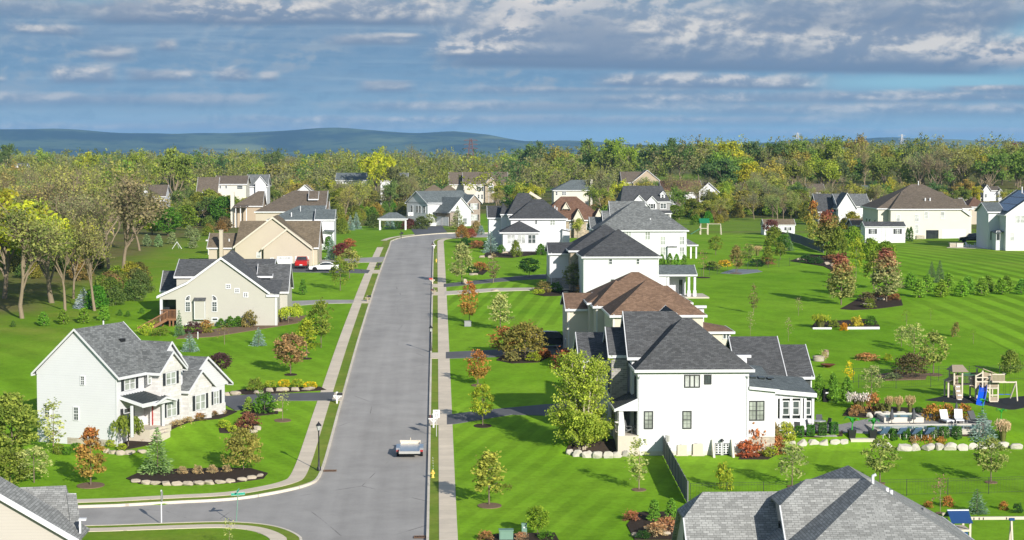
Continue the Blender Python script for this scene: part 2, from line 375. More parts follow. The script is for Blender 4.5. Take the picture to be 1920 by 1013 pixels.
far_l = [(LX, 380)] + far_l + [(far_l[-1][0] + 12, far_l[-1][1] - 2), (far_l[-1][0] + 22, far_l[-1][1] - 5)]
far_r = [(RX, 393), (RX + .4, 401), (RX + 2.2, 408), (RX + 6, 412), (RX + 12, 413)]
far_r += [(far_r[-1][0] + 8, 412), (far_r[-1][0] + 16, 409)]
corner_t = PL([(606, 890), (598.8, 897.6), (584, 906), (554.6, 915), (510, 924), (459, 932.6), (400, 937.5), (346, 939.5), (141, 951)])
corner_t.append((corner_t[-1][0] - 40, corner_t[-1][1] - 2.5))
corner_b = PL([(141, 987), (320, 980.5), (400, 978), (444, 978.5), (492, 982), (529, 989), (558, 1001), (571, 1013)])
corner_b = [(corner_b[0][0] - 40, corner_b[0][1] - 1.6)] + corner_b + [(LX, 120), (LX, 50)]
K_left = resample(smooth([(LX, 164), (LX, 373)], 0), 2) + smooth(far_l[1:])         # going away
K_right = resample([(RX, 50), (RX, 388)], 2) + smooth(far_r)
K_top = smooth([(LX, 164), (LX, 157)] + corner_t[1:])       # going left along the side street
K_bot = smooth(corner_b)
road_poly = K_right + K_left[::-1][:-1] + K_top + K_bot
def drape(name, poly, off, mat, step=2., parent=None, skirt=0., org=None, dome=0.):
    bm = bmesh.new()
    vs = [bm.verts.new((x, y, 0)) for x, y in poly]
    f = bm.faces.new(vs); bmesh.ops.triangulate(bm, faces=[f])
    xs = [p[0] for p in poly]; ys = [p[1] for p in poly]
    for ax, lo, hi in ((0, min(xs), max(xs)), (1, min(ys), max(ys))):
        k = math.floor(lo/step)*step + step
        while k < hi:
            co = (k, 0, 0) if ax == 0 else (0, k, 0); no = (1, 0, 0) if ax == 0 else (0, 1, 0)
            bmesh.ops.bisect_plane(bm, geom=bm.verts[:]+bm.edges[:]+bm.faces[:], plane_co=co, plane_no=no, dist=1e-5)
            k += step
    if skirt:
        be = [e for e in bm.edges if e.is_boundary]
        r = bmesh.ops.extrude_edge_only(bm, edges=be)
        low = set(v for v in r['geom'] if isinstance(v, bmesh.types.BMVert))
    else: low = set()
    org = org or (sum(xs)/len(xs), sum(ys)/len(ys))
    oz = h(*org); uv = bm.loops.layers.uv.new('UVMap')
    for f in bm.faces:
        for l in f.loops: l[uv].uv = l.vert.co.xy
    for v in bm.verts:
        z = h(v.co.x, v.co.y) + off - (skirt if v in low else 0)
        v.co = (v.co.x-org[0], v.co.y-org[1], z-oz)
    bmesh.ops.recalc_face_normals(bm, faces=bm.faces)
    if sum(f.normal.z*f.calc_area() for f in bm.faces) < 0: bmesh.ops.reverse_faces(bm, faces=bm.faces)
    me = bpy.data.meshes.new(name); bm.to_mesh(me); bm.free(); me.materials.append(mat)
    o = bpy.data.objects.new(name, me); COL.objects.link(o)
    o.location = (*org, oz)
    if parent: o.parent = parent; o.location = (0, 0, 0)
    return o
def strip(name, pl, o0, o1, off, mat, skirt=.3):
    a = offset(pl, o0); b = offset(pl, o1); mb = MB()
    tops = [(p[0], p[1], h(*p)+off) for p in a]; tob = [(p[0], p[1], h(*p)+off) for p in b]
    for i in range(len(a)-1):
        q = [tops[i], tob[i], tob[i+1], tops[i+1]]
        if o1 > o0: q = q[::-1]
        q = q[::-1]
        mb.poly(q[::-1])
        for e in (tops, tob):
            p0, p1 = e[i], e[i+1]
            mb.poly([p0, p1, (p1[0], p1[1], p1[2]-skirt), (p0[0], p0[1], p0[2]-skirt)])
    o = mb.build(name, mat)
    bm = bmesh.new(); bm.from_mesh(o.data); bmesh.ops.remove_doubles(bm, verts=bm.verts, dist=.001); bmesh.ops.recalc_face_normals(bm, faces=bm.faces)
    if sum(f.normal.z*f.calc_area() for f in bm.faces) < 0: bmesh.ops.reverse_faces(bm, faces=bm.faces)
    bm.to_mesh(o.data); bm.free()
    return o
# ---------------------------------------------------------------- ground materials
def ground_mat():
    m, T = newmat('lawn')
    co = T.n('ShaderNodeTexCoord').outputs['Object']
    ph = T.n('ShaderNodeAttribute', attribute_name='phase').outputs['Fac']; am = T.n('ShaderNodeAttribute', attribute_name='amp').outputs['Fac']
    wild = T.n('ShaderNodeAttribute', attribute_name='wild').outputs['Fac']; dry = T.n('ShaderNodeAttribute', attribute_name='dry').outputs['Fac']
    big = T.noise(co, .035, 4, .6); mid = T.noise(co, .3, 5, .65); fine = T.noise(co, 2.2, 4, .75)
    wob = T.m('MULTIPLY_ADD', T.noise(co, .12, 3), 1.2, -.6)
    s = T.m('SINE', T.m('ADD', ph, wob)); s = T.sstep(s, -.45, .45)
    s = T.m('MULTIPLY', T.m('SUBTRACT', s, .5), T.m('MULTIPLY', am, T.m('MULTIPLY_ADD', T.sstep(T.noise(co, .06, 3), .35, .65), .9, .45)))
    g = T.mix(T.sstep(big, .3, .7), (.140, .310, .010), (.215, .40, .022))
    v = T.m('ADD', T.m('MULTIPLY_ADD', mid, .75, .45), T.m('MULTIPLY_ADD', fine, .8, -.23))
    v = T.m('MULTIPLY', v, T.m('ADD', s, 1.))
    g = T.mix(1., g, T.comb(v, v, v), 'MULTIPLY')
    yel = T.mix(T.sstep(T.noise(co, .11, 5, .6), .35, .7), (.13, .23, .018), (.21, .23, .04))
    g = T.mix(T.m('MULTIPLY', dry, T.m('MULTIPLY_ADD', mid, 1.1, .2), clamp=True), g, T.mix(1., yel, T.comb(v, v, v), 'MULTIPLY'))
    wd = T.mix(T.sstep(T.noise(co, .05, 6, .7), .38, .62), (.13, .16, .03), (.17, .15, .06))
    wd = T.mix(1., wd, T.comb(v, v, v), 'MULTIPLY')
    g = T.mix(wild, g, wd)
    b = principled(T, g, 1., .05)
    T.put(b.inputs['Normal'], T.n('ShaderNodeBump', i={'Strength': .35, 'Distance': .08, 'Height': T.noise(co, 7., 3, .7)}))
    return m
def verge_mat():
    m, T = newmat('verge_grass'); co = T.n('ShaderNodeTexCoord').outputs['Object']
    v = T.m('MULTIPLY_ADD', T.noise(co, 1.1, 6, .75), .9, .5)
    g = T.mix(T.sstep(T.noise(co, .2, 4), .35, .65), (.16, .25, .03), (.24, .29, .05))
    principled(T, T.mix(1., g, T.comb(v, v, v), 'MULTIPLY'), 1., .05)
def asphalt(name, c):
    m, T = newmat(name); co = T.n('ShaderNodeTexCoord').outputs['Object']
    sp = T.n('ShaderNodeSeparateXYZ', i={0: co})
    lane = T.noise(T.comb(T.m('MULTIPLY', sp.outputs[0], .55), T.m('MULTIPLY', sp.outputs[1], .02)), 1., 3, .5)
    patch = T.noise(co, .22, 5, .65); fine = T.noise(co, 9., 3, .8)
    v = T.m('ADD', T.m('MULTIPLY_ADD', lane, .5, .58), T.m('MULTIPLY_ADD', patch, .7, -.2))
    v = T.m('ADD', v, T.m('MULTIPLY_ADD', fine, .3, -.15))
    seam = T.n('ShaderNodeTexVoronoi', feature='DISTANCE_TO_EDGE', i={'Vector': T.n('ShaderNodeMapping', i={'Vector': co, 'Scale': (.09, .03, 1)}), 'Scale': 1., 'Randomness': .9})
    cr = T.m('MULTIPLY', T.sstep(seam.outputs['Distance'], .006, .0), T.sstep(patch, .5, .62))
    v = T.m('MULTIPLY', v, T.m('MULTIPLY_ADD', cr, -.5, 1.))
    principled(T, T.mix(1., c, T.comb(v, v, v), 'MULTIPLY'), .88, .25)
def slab_mat(name, c, joint=1.5):
    m, T = newmat(name); co = T.n('ShaderNodeTexCoord').outputs['Object']; sp = T.n('ShaderNodeSeparateXYZ', i={0: co})
    fy = T.m('FRACT', T.m('DIVIDE', sp.outputs[1], joint)); j = T.sstep(T.m('ABSOLUTE', T.m('SUBTRACT', fy, .5)), .485, .492)
    cell = T.n('ShaderNodeTexWhiteNoise', noise_dimensions='1D', i={'W': T.m('FLOOR', T.m('DIVIDE', sp.outputs[1], joint))}).outputs[0]
    v = T.m('MULTIPLY', T.m('MULTIPLY_ADD', cell, .14, .93), T.m('MULTIPLY_ADD', T.noise(co, .8, 5, .7), .4, .8))
    v = T.m('MULTIPLY', v, T.m('MULTIPLY_ADD', j, -.35, 1.))
    principled(T, T.mix(1., c, T.comb(v, v, v), 'MULTIPLY'), .9, .2)
ground_mat(); verge_mat(); asphalt('asphalt', (.36, .345, .325)); asphalt('drive_asphalt', (.125, .128, .135)); slab_mat('sidewalk_concrete', (.66, .575, .455)); slab_mat('kerb_concrete', (.66, .60, .50), 3.)
# ---------------------------------------------------------------- ground sheet
def axis(a, b, step, far_lo, far_hi):
    v = list(np.arange(a, b + .01, step)); s = step; x = b
    while x < far_hi: s *= 1.16; x += s; v.append(x)
    s = step; x = a
    while x > far_lo: s *= 1.16; x -= s; v.insert(0, x)
    return np.array(v)
def ground():
    xs = axis(-75, 125, 1.5, -9000, 9000); ys = axis(78, 520, 1.6, -150, 26000)
    XX, YY = np.meshgrid(xs, ys); x = XX.ravel(); y = YY.ravel(); z = hv(x, y)
    near = (y < 520) & (x > -90) & (x < 110)
    idx = np.nonzero(near)[0]
    ins = np.zeros(len(idx), bool)
    for dx, dy in ((0, 0), (.3, 0), (-.3, 0), (0, .3), (0, -.3)): ins |= inpoly(x[idx]+dx, y[idx]+dy, road_poly)
    z[idx[ins]] -= .4
    n, k = len(xs), len(ys)
    a = (np.arange(k-1)[:, None]*n + np.arange(n-1)[None, :]).ravel()
    quads = np.stack([a, a+1, a+n+1, a+n], 1)
    me = bpy.data.meshes.new('ground')
    me.vertices.add(len(x)); me.vertices.foreach_set('co', np.stack([x, y, z], 1).ravel())
    me.loops.add(quads.size); me.loops.foreach_set('vertex_index', quads.ravel())
    me.polygons.add(len(quads)); me.polygons.foreach_set('loop_start', np.arange(0, quads.size, 4)); me.polygons.foreach_set('loop_total', np.full(len(quads), 4))
    me.update(calc_edges=True)
    me.polygons.foreach_set('use_smooth', np.ones(len(quads), bool))
    phase = np.zeros_like(x); amp = np.zeros_like(x)
    def zone(mask, ph, am): phase[mask] = ph[mask]; amp[mask] = am
    rt = (x > 1) & (x < 34)
    zone(rt & (y < 184), (x*.95 - y*.3)*3.1, .15)
    zone(rt & (y > 184) & (y < 237), (x*.8 - y*.25)*2.6, .05)
    zone(rt & (y > 237) & (y < 294), (x*.985 - y*.14)*2.9, .28)
    zone(rt & (y > 294), (x*.9 + y*.16)*2.4, .09)
    lf = (x < -10) & (x > -34)
    zone(lf & (y > 147) & (y < 236), (x*.85 + y*.4)*2.6, .1)
    zone(lf & (y > 236), (x*.9 - y*.25)*2.4, .09)
    bl = (x < -30); r = np.hypot(x + 62, (y - 160)*.45)
    zone(bl & (y < 255), r*1.6, .13)
    hl = (x > 62) & (y > 187)
    zone(hl, (x + (y - 311)*.13 + (y-311)**2*.0007)*1.75, .34)
    md = (x > 34) & (x <= 62); zone(md, (x*.9+y*.28)*1.5, .05)
    wild = ss(y, 417, 463)*1. + 0*x
    lawnpts = [[(640, 470), (790, 442), (790, 424), (640, 424)], [(860, 445), (1010, 470), (1010, 405), (900, 400)], [(265, 520), (390, 520), (420, 430), (265, 425)]]
    for pl in lawnpts: wild[inpoly(x, y, PL(pl))] = 0
    wild = np.maximum(wild, ss(-x, 47, 56)*ss(y, 244, 257)); wild[(x > 50) & (y < 429)] = 0
    wild = np.clip(wild, 0, 1)
    wild *= np.where((y > 448) & (np.sin(x*.021+y*.013)+np.sin(y*.017-x*.01) > .9), .35, 1.)
    dry = ss(-x, 36, 46)*ss(y, 200, 236)*.8 + ss(-y, -144, -124)*.9*(x < -8) + .2*ss(y, 323, 410) + ss(x, 75, 100)*.4*ss(y, 267, 323)
    for nm, arr in (('phase', phase), ('amp', amp), ('wild', wild), ('dry', np.clip(dry + .14, 0, 1))):
        at = me.attributes.new(nm, 'FLOAT', 'POINT'); at.data.foreach_set('value', arr.astype(np.float32))
    me.materials.append(M['lawn'])
    o = bpy.data.objects.new('ground', me); COL.objects.link(o); tag(o, kind='structure')
ground()
def st(o): return tag(o, kind='structure')
st(drape('road', road_poly, -.15, M['asphalt']))
KO = .18
st(strip('kerb', K_right, 0, KO, .03, M['kerb_concrete'])); st(strip('kerb', K_left, 0, -KO, .03, M['kerb_concrete']))
st(strip('kerb', K_top, 0, KO, .03, M['kerb_concrete'])); st(strip('kerb', K_bot, 0, KO, .03, M['kerb_concrete']))
st(strip('verge', K_right, KO, 2.0, .012, M['verge_grass'])); st(strip('verge', K_left, -KO, -2.2, .012, M['verge_grass']))
st(strip('verge', K_top, KO, 2.2, .012, M['verge_grass'])); st(strip('verge', K_bot, KO, 1.6, .012, M['verge_grass']))
kr = [p for p in K_right if p[1] < 412 and p[0] < 4]
st(strip('sidewalk', kr, .84, 2.06, .035, M['sidewalk_concrete']))
kl = [p for p in K_left if p[1] < 371]
st(strip('sidewalk', kl, -1.1, -2.28, .035, M['sidewalk_concrete']))
kl2 = [p for p in K_left if p[1] > 377][:14]
st(strip('sidewalk', kl2, -1.1, -2.2, .035, M['sidewalk_concrete']))
st(strip('sidewalk', K_top, 1.1, 2.28, .036, M['sidewalk_concrete'])); st(strip('sidewalk', K_bot, 1.0, 2.1, .035, M['sidewalk_concrete']))
def area(name, px, off, mat, skirt=.3, step=2.): return st(drape(name, PL(px), off, M[mat], step, None, skirt))
area('driveway', [(838, 779), (850, 777), (927, 768), (1023, 759), (1120, 755), (1120, 780), (1023, 780), (960, 778), (850, 796), (838, 797)], .05, 'drive_asphalt')
area('driveway', [(836, 661), (923, 657), (1000, 651), (1085, 645), (1085, 664), (923, 670), (836, 673)], .05, 'drive_asphalt')
area('driveway', [(834, 547), (925, 541), (1000, 540), (1080, 538), (1080, 544), (995, 545), (925, 547), (834, 554)], .05, 'concrete')
area('driveway', [(832, 533), (935, 522), (985, 517), (1080, 512), (1080, 520), (985, 525), (935, 529), (832, 539)], .05, 'drive_asphalt')
area('driveway', [(628, 736), (560, 738), (480, 740), (416, 744), (416, 756), (440, 770), (470, 768), (520, 752), (610, 752), (622, 752)], .05, 'drive_asphalt')
area('driveway', [(664, 563), (600, 563), (530, 566), (530, 576), (600, 570), (662, 569)], .05, 'asphalt')
area('driveway', [(694, 507), (640, 503), (560, 500), (500, 500), (500, 510), (560, 511), (640, 512), (690, 513)], .05, 'drive_asphalt')
area('driveway', [(722, 482), (660, 485), (600, 488), (600, 494), (660, 493), (716, 492)], .05, 'asphalt')
area('driveway', [(778, 441), (770, 430), (790, 424), (830, 424), (838, 436)], .04, 'drive_asphalt')
for q in ([(803, 779), (823, 779), (823, 797), (801, 797)], [(806, 662), (822, 662), (822, 673), (805.5, 673)], [(808, 548), (821, 548), (821, 554), (808, 554)], [(809, 533), (820, 533), (820, 539), (809, 539)]):
    st(drape('driveway_apron', [(RX + .02, G(*q[0])[1]), (.12, G(*q[1])[1]), (.12, G(*q[2])[1]), (RX + .02, G(*q[3])[1])], .045, M['sidewalk_concrete'], 2., None, .25))
for py0, py1 in ((737, 752), (563, 569), (507, 513)):
    ya = G(640, py0)[1]; yb = G(640, py1)[1]
    st(drape('driveway_apron', [(LX-.02, ya), (LX-1.12, ya), (LX-1.12, yb), (LX-.02, yb)], .045, M['sidewalk_concrete'], 2., None, .25))
# ---------------------------------------------------------------- far hills and air
def hills():
    m, T = newmat('hill_woods'); co = T.n('ShaderNodeTexCoord').outputs['Object']
    c = T.mix(T.sstep(T.noise(co, .0022, 6, .65), .42, .58), (.006, .020, .020), (.07, .105, .05))  # darker patches put cloud shadows into the colour of the woods
    c = T.mix(T.sstep(T.noise(co, .006, 4, .6), .55, .7), c, (.02, .045, .025)); c = T.mix(T.sstep(T.noise(co, .0012, 3, .5), .6, .68), c, (.17, .20, .08))
    principled(T, c, 1., .05)
    rnd = np.random.default_rng(3); xs = np.linspace(-6500, 8000, 300); ys = np.linspace(9000, 13000, 44)
    XX, YY = np.meshgrid(xs, ys)
    # crest heights in photo pixels above the horizon, per photo column
    cpx = np.array([-400, 0, 100, 200, 300, 420, 540, 640, 700, 780, 850, 920, 980, 1100, 1300, 1400, 1470, 1520, 1580, 1640, 1680, 1740, 1800, 1860, 1950, 2400])
    cel = np.array([22, 27, 28, 25, 24, 20, 24, 29, 29, 26, 27, 20, 8, 2, 1, 3, 7, 9, 3, 11, 13, 10, 11, 9, 8, 4.])
    az_px = 960 + F*np.tan(np.arctan2(XX, YY) - YAW)
    ce = np.interp(az_px, cpx, cel)
    crest = ce/F*11000 + CZ
    t = np.exp(-((YY-11000)/900)**2); front = .55*np.exp(-((YY-9800)/420)**2)*(.6+.4*np.sin(XX*.0021+.7))
    zz = -34 + (crest+34)*np.maximum(t, front)
    for s_, a_ in ((1300, 14), (520, 10), (230, 6)):
        zz += a_*np.sin(XX/s_*2.1+rnd.uniform(0, 6))*np.sin(YY/s_*1.7+rnd.uniform(0, 6))*np.clip(zz+34, 0, 60)/60
    n = len(xs); k = len(ys); a = (np.arange(k-1)[:, None]*n+np.arange(n-1)[None, :]).ravel()
    me = bpy.data.meshes.new('hills'); me.from_pydata(np.stack([XX.ravel(), YY.ravel(), zz.ravel()], 1).tolist(), [], np.stack([a, a+1, a+n+1, a+n], 1).tolist())
    me.polygons.foreach_set('use_smooth', np.ones(len(me.polygons), bool)); me.materials.append(m)
    o = bpy.data.objects.new('hills', me); COL.objects.link(o); st(o)
hills()
def haze():
    m, T = newmat('haze')
    v = T.n('ShaderNodeVolumePrincipled', i={'Color': (.30, .58, 1.), 'Density': .000052, 'Anisotropy': 0.})
    T.n('ShaderNodeOutputMaterial', i={1: v})
    mb = MB(); mb.box(-9500, 9500, -160, 27000, -40, 190); o = mb.build('haze', m); tag(o, kind='stuff')
haze()
# ---------------------------------------------------------------- buildings
class House:
    def __init__(s, name, label, cat, x, y, rz=0., group=None, z=None):
        s.o = Vector((x, y, h(x, y) if z is None else z)); s.rz = rz
        s.e = thing(name, label, cat, s.o, rz, group); s.mb = {}
        s.org = tuple(s.o) if rz == 0 else (0, 0, s.o.z)     # rotated houses use local x, y and world z
    def m(s, part, mat): return s.mb.setdefault((part, mat), MB())
    def put(s, name, mb, mat, parent=None): return mb.build(name, M[mat], parent or s.e, s.org)
    def wall(s, mat, x0, x1, y0, y1, z0, z1, part='wall'): s.m(part, mat).box(min(x0, x1), max(x0, x1), min(y0, y1), max(y0, y1), z0, z1)
    def board(s, p, q, n, hh=.2, t=.045, mat='trim_white'):
        n = Vector((*n, 0)); p = Vector(p) + n*.01; q = Vector(q) + n*.01; u = Vector((0, 0, 1))
        vs = [a + n*b + u*c for a in (p, q) for b, c in ((-t, -hh), (t*.5, -hh), (t*.5, .03), (-t, .03))]
        s.m('trim', mat).add(vs, [(0, 1, 2, 3), (7, 6, 5, 4), (0, 4, 5, 1), (1, 5, 6, 2), (2, 6, 7, 3), (3, 7, 4, 0)])
    def slab(s, mat, pts, th=.1):
        mb = s.m('roof', mat); pts = [Vector(p) for p in pts]; n = len(pts)
        nn = (pts[1]-pts[0]).cross(pts[2]-pts[0])
        if nn.z < 0: pts = pts[::-1]
        lo = [p - Vector((0, 0, th)) for p in pts]
        mb.poly(pts); mb.poly(lo[::-1])
        for i in range(n): mb.poly([lo[i], lo[(i+1) % n], pts[(i+1) % n], pts[i]])
    def roof(s, mat, x0, x1, y0, y1, ze, zr, ax='x', e0='g', e1='g', r0=None, r1=None, wall=None, ins=.35, trim='trim_white', bh=.2):
        if x0 > x1: x0, x1 = x1, x0
        sw = ax == 'y'
        def P(a, b, z): return (b, a, z) if sw else (a, b, z)
        a0, a1, b0, b1 = (y0, y1, x0, x1) if sw else (x0, x1, y0, y1)
        bm = (b0+b1)/2; half = (b1-b0)/2
        q0 = (half if r0 is None else r0) if e0 == 'h' else 0; q1 = (half if r1 is None else r1) if e1 == 'h' else 0
        if q0+q1 > a1-a0: k = (a1-a0)/(q0+q1); q0 *= k; q1 *= k
        R0 = P(a0+q0, bm, zr); R1 = P(a1-q1, bm, zr)
        c00, c10, c11, c01 = P(a0, b0, ze), P(a1, b0, ze), P(a1, b1, ze), P(a0, b1, ze)
        pt = q0+q1 > a1-a0-.02
        s.slab(mat, [c00, c10, R0] if pt else [c00, c10, R1, R0]); s.slab(mat, [c11, c01, R0] if pt else [c11, c01, R0, R1])
        def nrm(a, b): return (b, a) if sw else (a, b)
        s.board(c00, c10, nrm(0, -1), bh, mat=trim); s.board(c01, c11, nrm(0, 1), bh, mat=trim)
        for e, q, cA, cB, R_, sg, aa in ((e0, q0, c00, c01, R0, -1, a0), (e1, q1, c10, c11, R1, 1, a1)):
            if e == 'h': s.slab(mat, [cA, cB, R_]); s.board(cA, cB, nrm(sg, 0), bh, mat=trim)
            else:
                s.board(cA, R_, nrm(sg, 0), bh*.8, mat=trim); s.board(cB, R_, nrm(sg, 0), bh*.8, mat=trim)
                if wall:
                    sl = (zr-ze)/half; ai = aa - sg*ins; d = .12; dn = .055
                    t3 = [P(ai, b0+ins, ze+ins*sl-d), P(ai, bm, zr-d), P(ai, b1-ins, ze+ins*sl-d)]
                    lowz = ze - dn
                    s.m('wall', wall).poly([P(ai, b0+ins, lowz), *t3, P(ai, b1-ins, lowz)])
    def frame(s, face, pl):
        if face == 'F': return lambda a, z, d: (a, pl - d, z)
        if face == 'B': return lambda a, z, d: (-a if False else a, pl + d, z)
        if face == 'L': return lambda a, z, d: (pl - d, a, z)
        return lambda a, z, d: (pl + d, a, z)
    def rect(s, mb, fr, a0, a1, z0, z1, d0, d1):
        c = [fr(a, z, d) for d in (d0, d1) for a, z in ((a0, z0), (a1, z0), (a1, z1), (a0, z1))]
        mb.add(c, [(3, 2, 1, 0), (4, 5, 6, 7), (0, 1, 5, 4), (1, 2, 6, 5), (2, 3, 7, 6), (3, 0, 4, 7)])
    def win(s, face, pl, a0, a1, z0, z1, cols=1, rows=2, fr='trim_white', glass='glass', b=.08, grid=0, sh=None, arch=False, name='window'):
        f = s.frame(face, pl); a0, a1 = min(a0, a1), max(a0, a1); z0, z1 = min(z0, z1), max(z0, z1); mb = MB()
        s.rect(mb, f, a0-b, a0, z0-b, z1+b, 0, .07); s.rect(mb, f, a1, a1+b, z0-b, z1+b, 0, .07)
        s.rect(mb, f, a0, a1, z0-b, z0, 0, .085); s.rect(mb, f, a0, a1, z1, z1+b, 0, .075)
        w = (a1-a0)/cols
        for i in range(1, cols): s.rect(mb, f, a0+w*i-.05, a0+w*i+.05, z0, z1, 0, .055)
        for j in range(1, rows): zz = z0+(z1-z0)*j/rows; s.rect(mb, f, a0, a1, zz-.03, zz+.03, 0, .048)
        for i in range(cols):
            for g in range(1, grid+1): aa = a0+w*i+w*g/(grid+1); s.rect(mb, f, aa-.012, aa+.012, z0, z1, 0, .04)
        if grid:
            for j in range(rows): zz = z0+(z1-z0)*(j+.5)/rows; s.rect(mb, f, a0, a1, zz-.012, zz+.012, 0, .039)
        if arch:
            am = (a0+a1)/2; r_ = (a1-a0)/2; n = 9
            pts = [(am+r_*math.cos(t), z1+b+r_*math.sin(t)) for t in np.linspace(0, math.pi, n)]
            po = [(am+(r_+b)*math.cos(t), z1+b+(r_+b)*math.sin(t)) for t in np.linspace(0, math.pi, n)]
            for i in range(n-1):
                q = [pts[i], po[i], po[i+1], pts[i+1]]
                mb.poly([f(*p, .07) for p in q]); mb.poly([f(*po[i], 0), f(*po[i+1], 0), f(*po[i+1], .07), f(*po[i], .07)])
            for t in (.25, .5, .75):
                mb.poly([f(am-.02, z1+b, .05), f(am+.02, z1+b, .05), f(am+r_*math.cos(t*math.pi)+.02, z1+b+r_*math.sin(t*math.pi), .05), f(am+r_*math.cos(t*math.pi)-.02, z1+b+r_*math.sin(t*math.pi), .05)])
        w_ = s.put(name, mb, fr)
        pm = MB(); s.rect(pm, f, a0, a1, z0, z1, .002, .02)
        if arch: pm.poly([f(*p, .02) for p in pts])
        s.put('pane', pm, glass, w_)
        w_.children[0].location = (0, 0, 0)
        if sh:
            for a, c in ((a0-b-.42, a0-b-.04), (a1+b+.04, a1+b+.42)):
                q = MB(); s.rect(q, f, a, c, z0-.05, z1+.05, 0, .05)
                for k in range(1, 12): zz = z0+(z1-z0)*k/12; s.rect(q, f, a+.05, c-.05, zz-.02, zz+.02, .05, .062)
                s.put('shutter', q, sh)
        return w_
    def door(s, face, pl, a0, a1, z0, z1, mat='trim_white', fr='trim_white', name='door', panels=(2, 3)):
        f = s.frame(face, pl); a0, a1 = min(a0, a1), max(a0, a1); z0, z1 = min(z0, z1), max(z0, z1)
        q = MB(); s.rect(q, f, a0, a1, z0, z1, 0, .03); nx, nz_ = panels
        for i in range(nx):
            for j in range(nz_):
                wa = (a1-a0)/nx; hz = (z1-z0)/nz_
                s.rect(q, f, a0+wa*i+wa*.12, a0+wa*(i+1)-wa*.12, z0+hz*j+hz*.12, z0+hz*(j+1)-hz*.12, .03, .05)
        d = s.put(name, q, mat)
        q = MB(); s.rect(q, f, a0-.12, a0, z0, z1+.12, 0, .07); s.rect(q, f, a1, a1+.12, z0, z1+.12, 0, .07); s.rect(q, f, a0, a1, z1, z1+.12, 0, .065)
        s.put('door_frame', q, fr); return d
    def pipe(s, x, y, z0, z1, r=.07, mat='trim_white'):
        q = MB(); q.tube([(x, y, z0), (x, y, z1)], r, 8); s.put('vent_pipe', q, mat)
    def drain(s, x, y, z0, z1, mat='trim_white'):
        q = MB(); q.box(x-.05, x+.05, y-.06, y, z0, z1); q.beam((x, y-.03, z1), (x, y-.32, z1+.3), .08, .08); s.put('downspout', q, mat)
    def done(s):
        for (part, mat), mb in s.mb.items():
            for q in (mb.split() if part != 'roof_seam' else [mb]): s.put(part, q, mat)
        return s.e
def ex(Y): return (lambda p: X(p, Y)), (lambda p: Z(p, Y))
WS, WD, TW = 'side_white', 'frame_dark', 'trim_white'

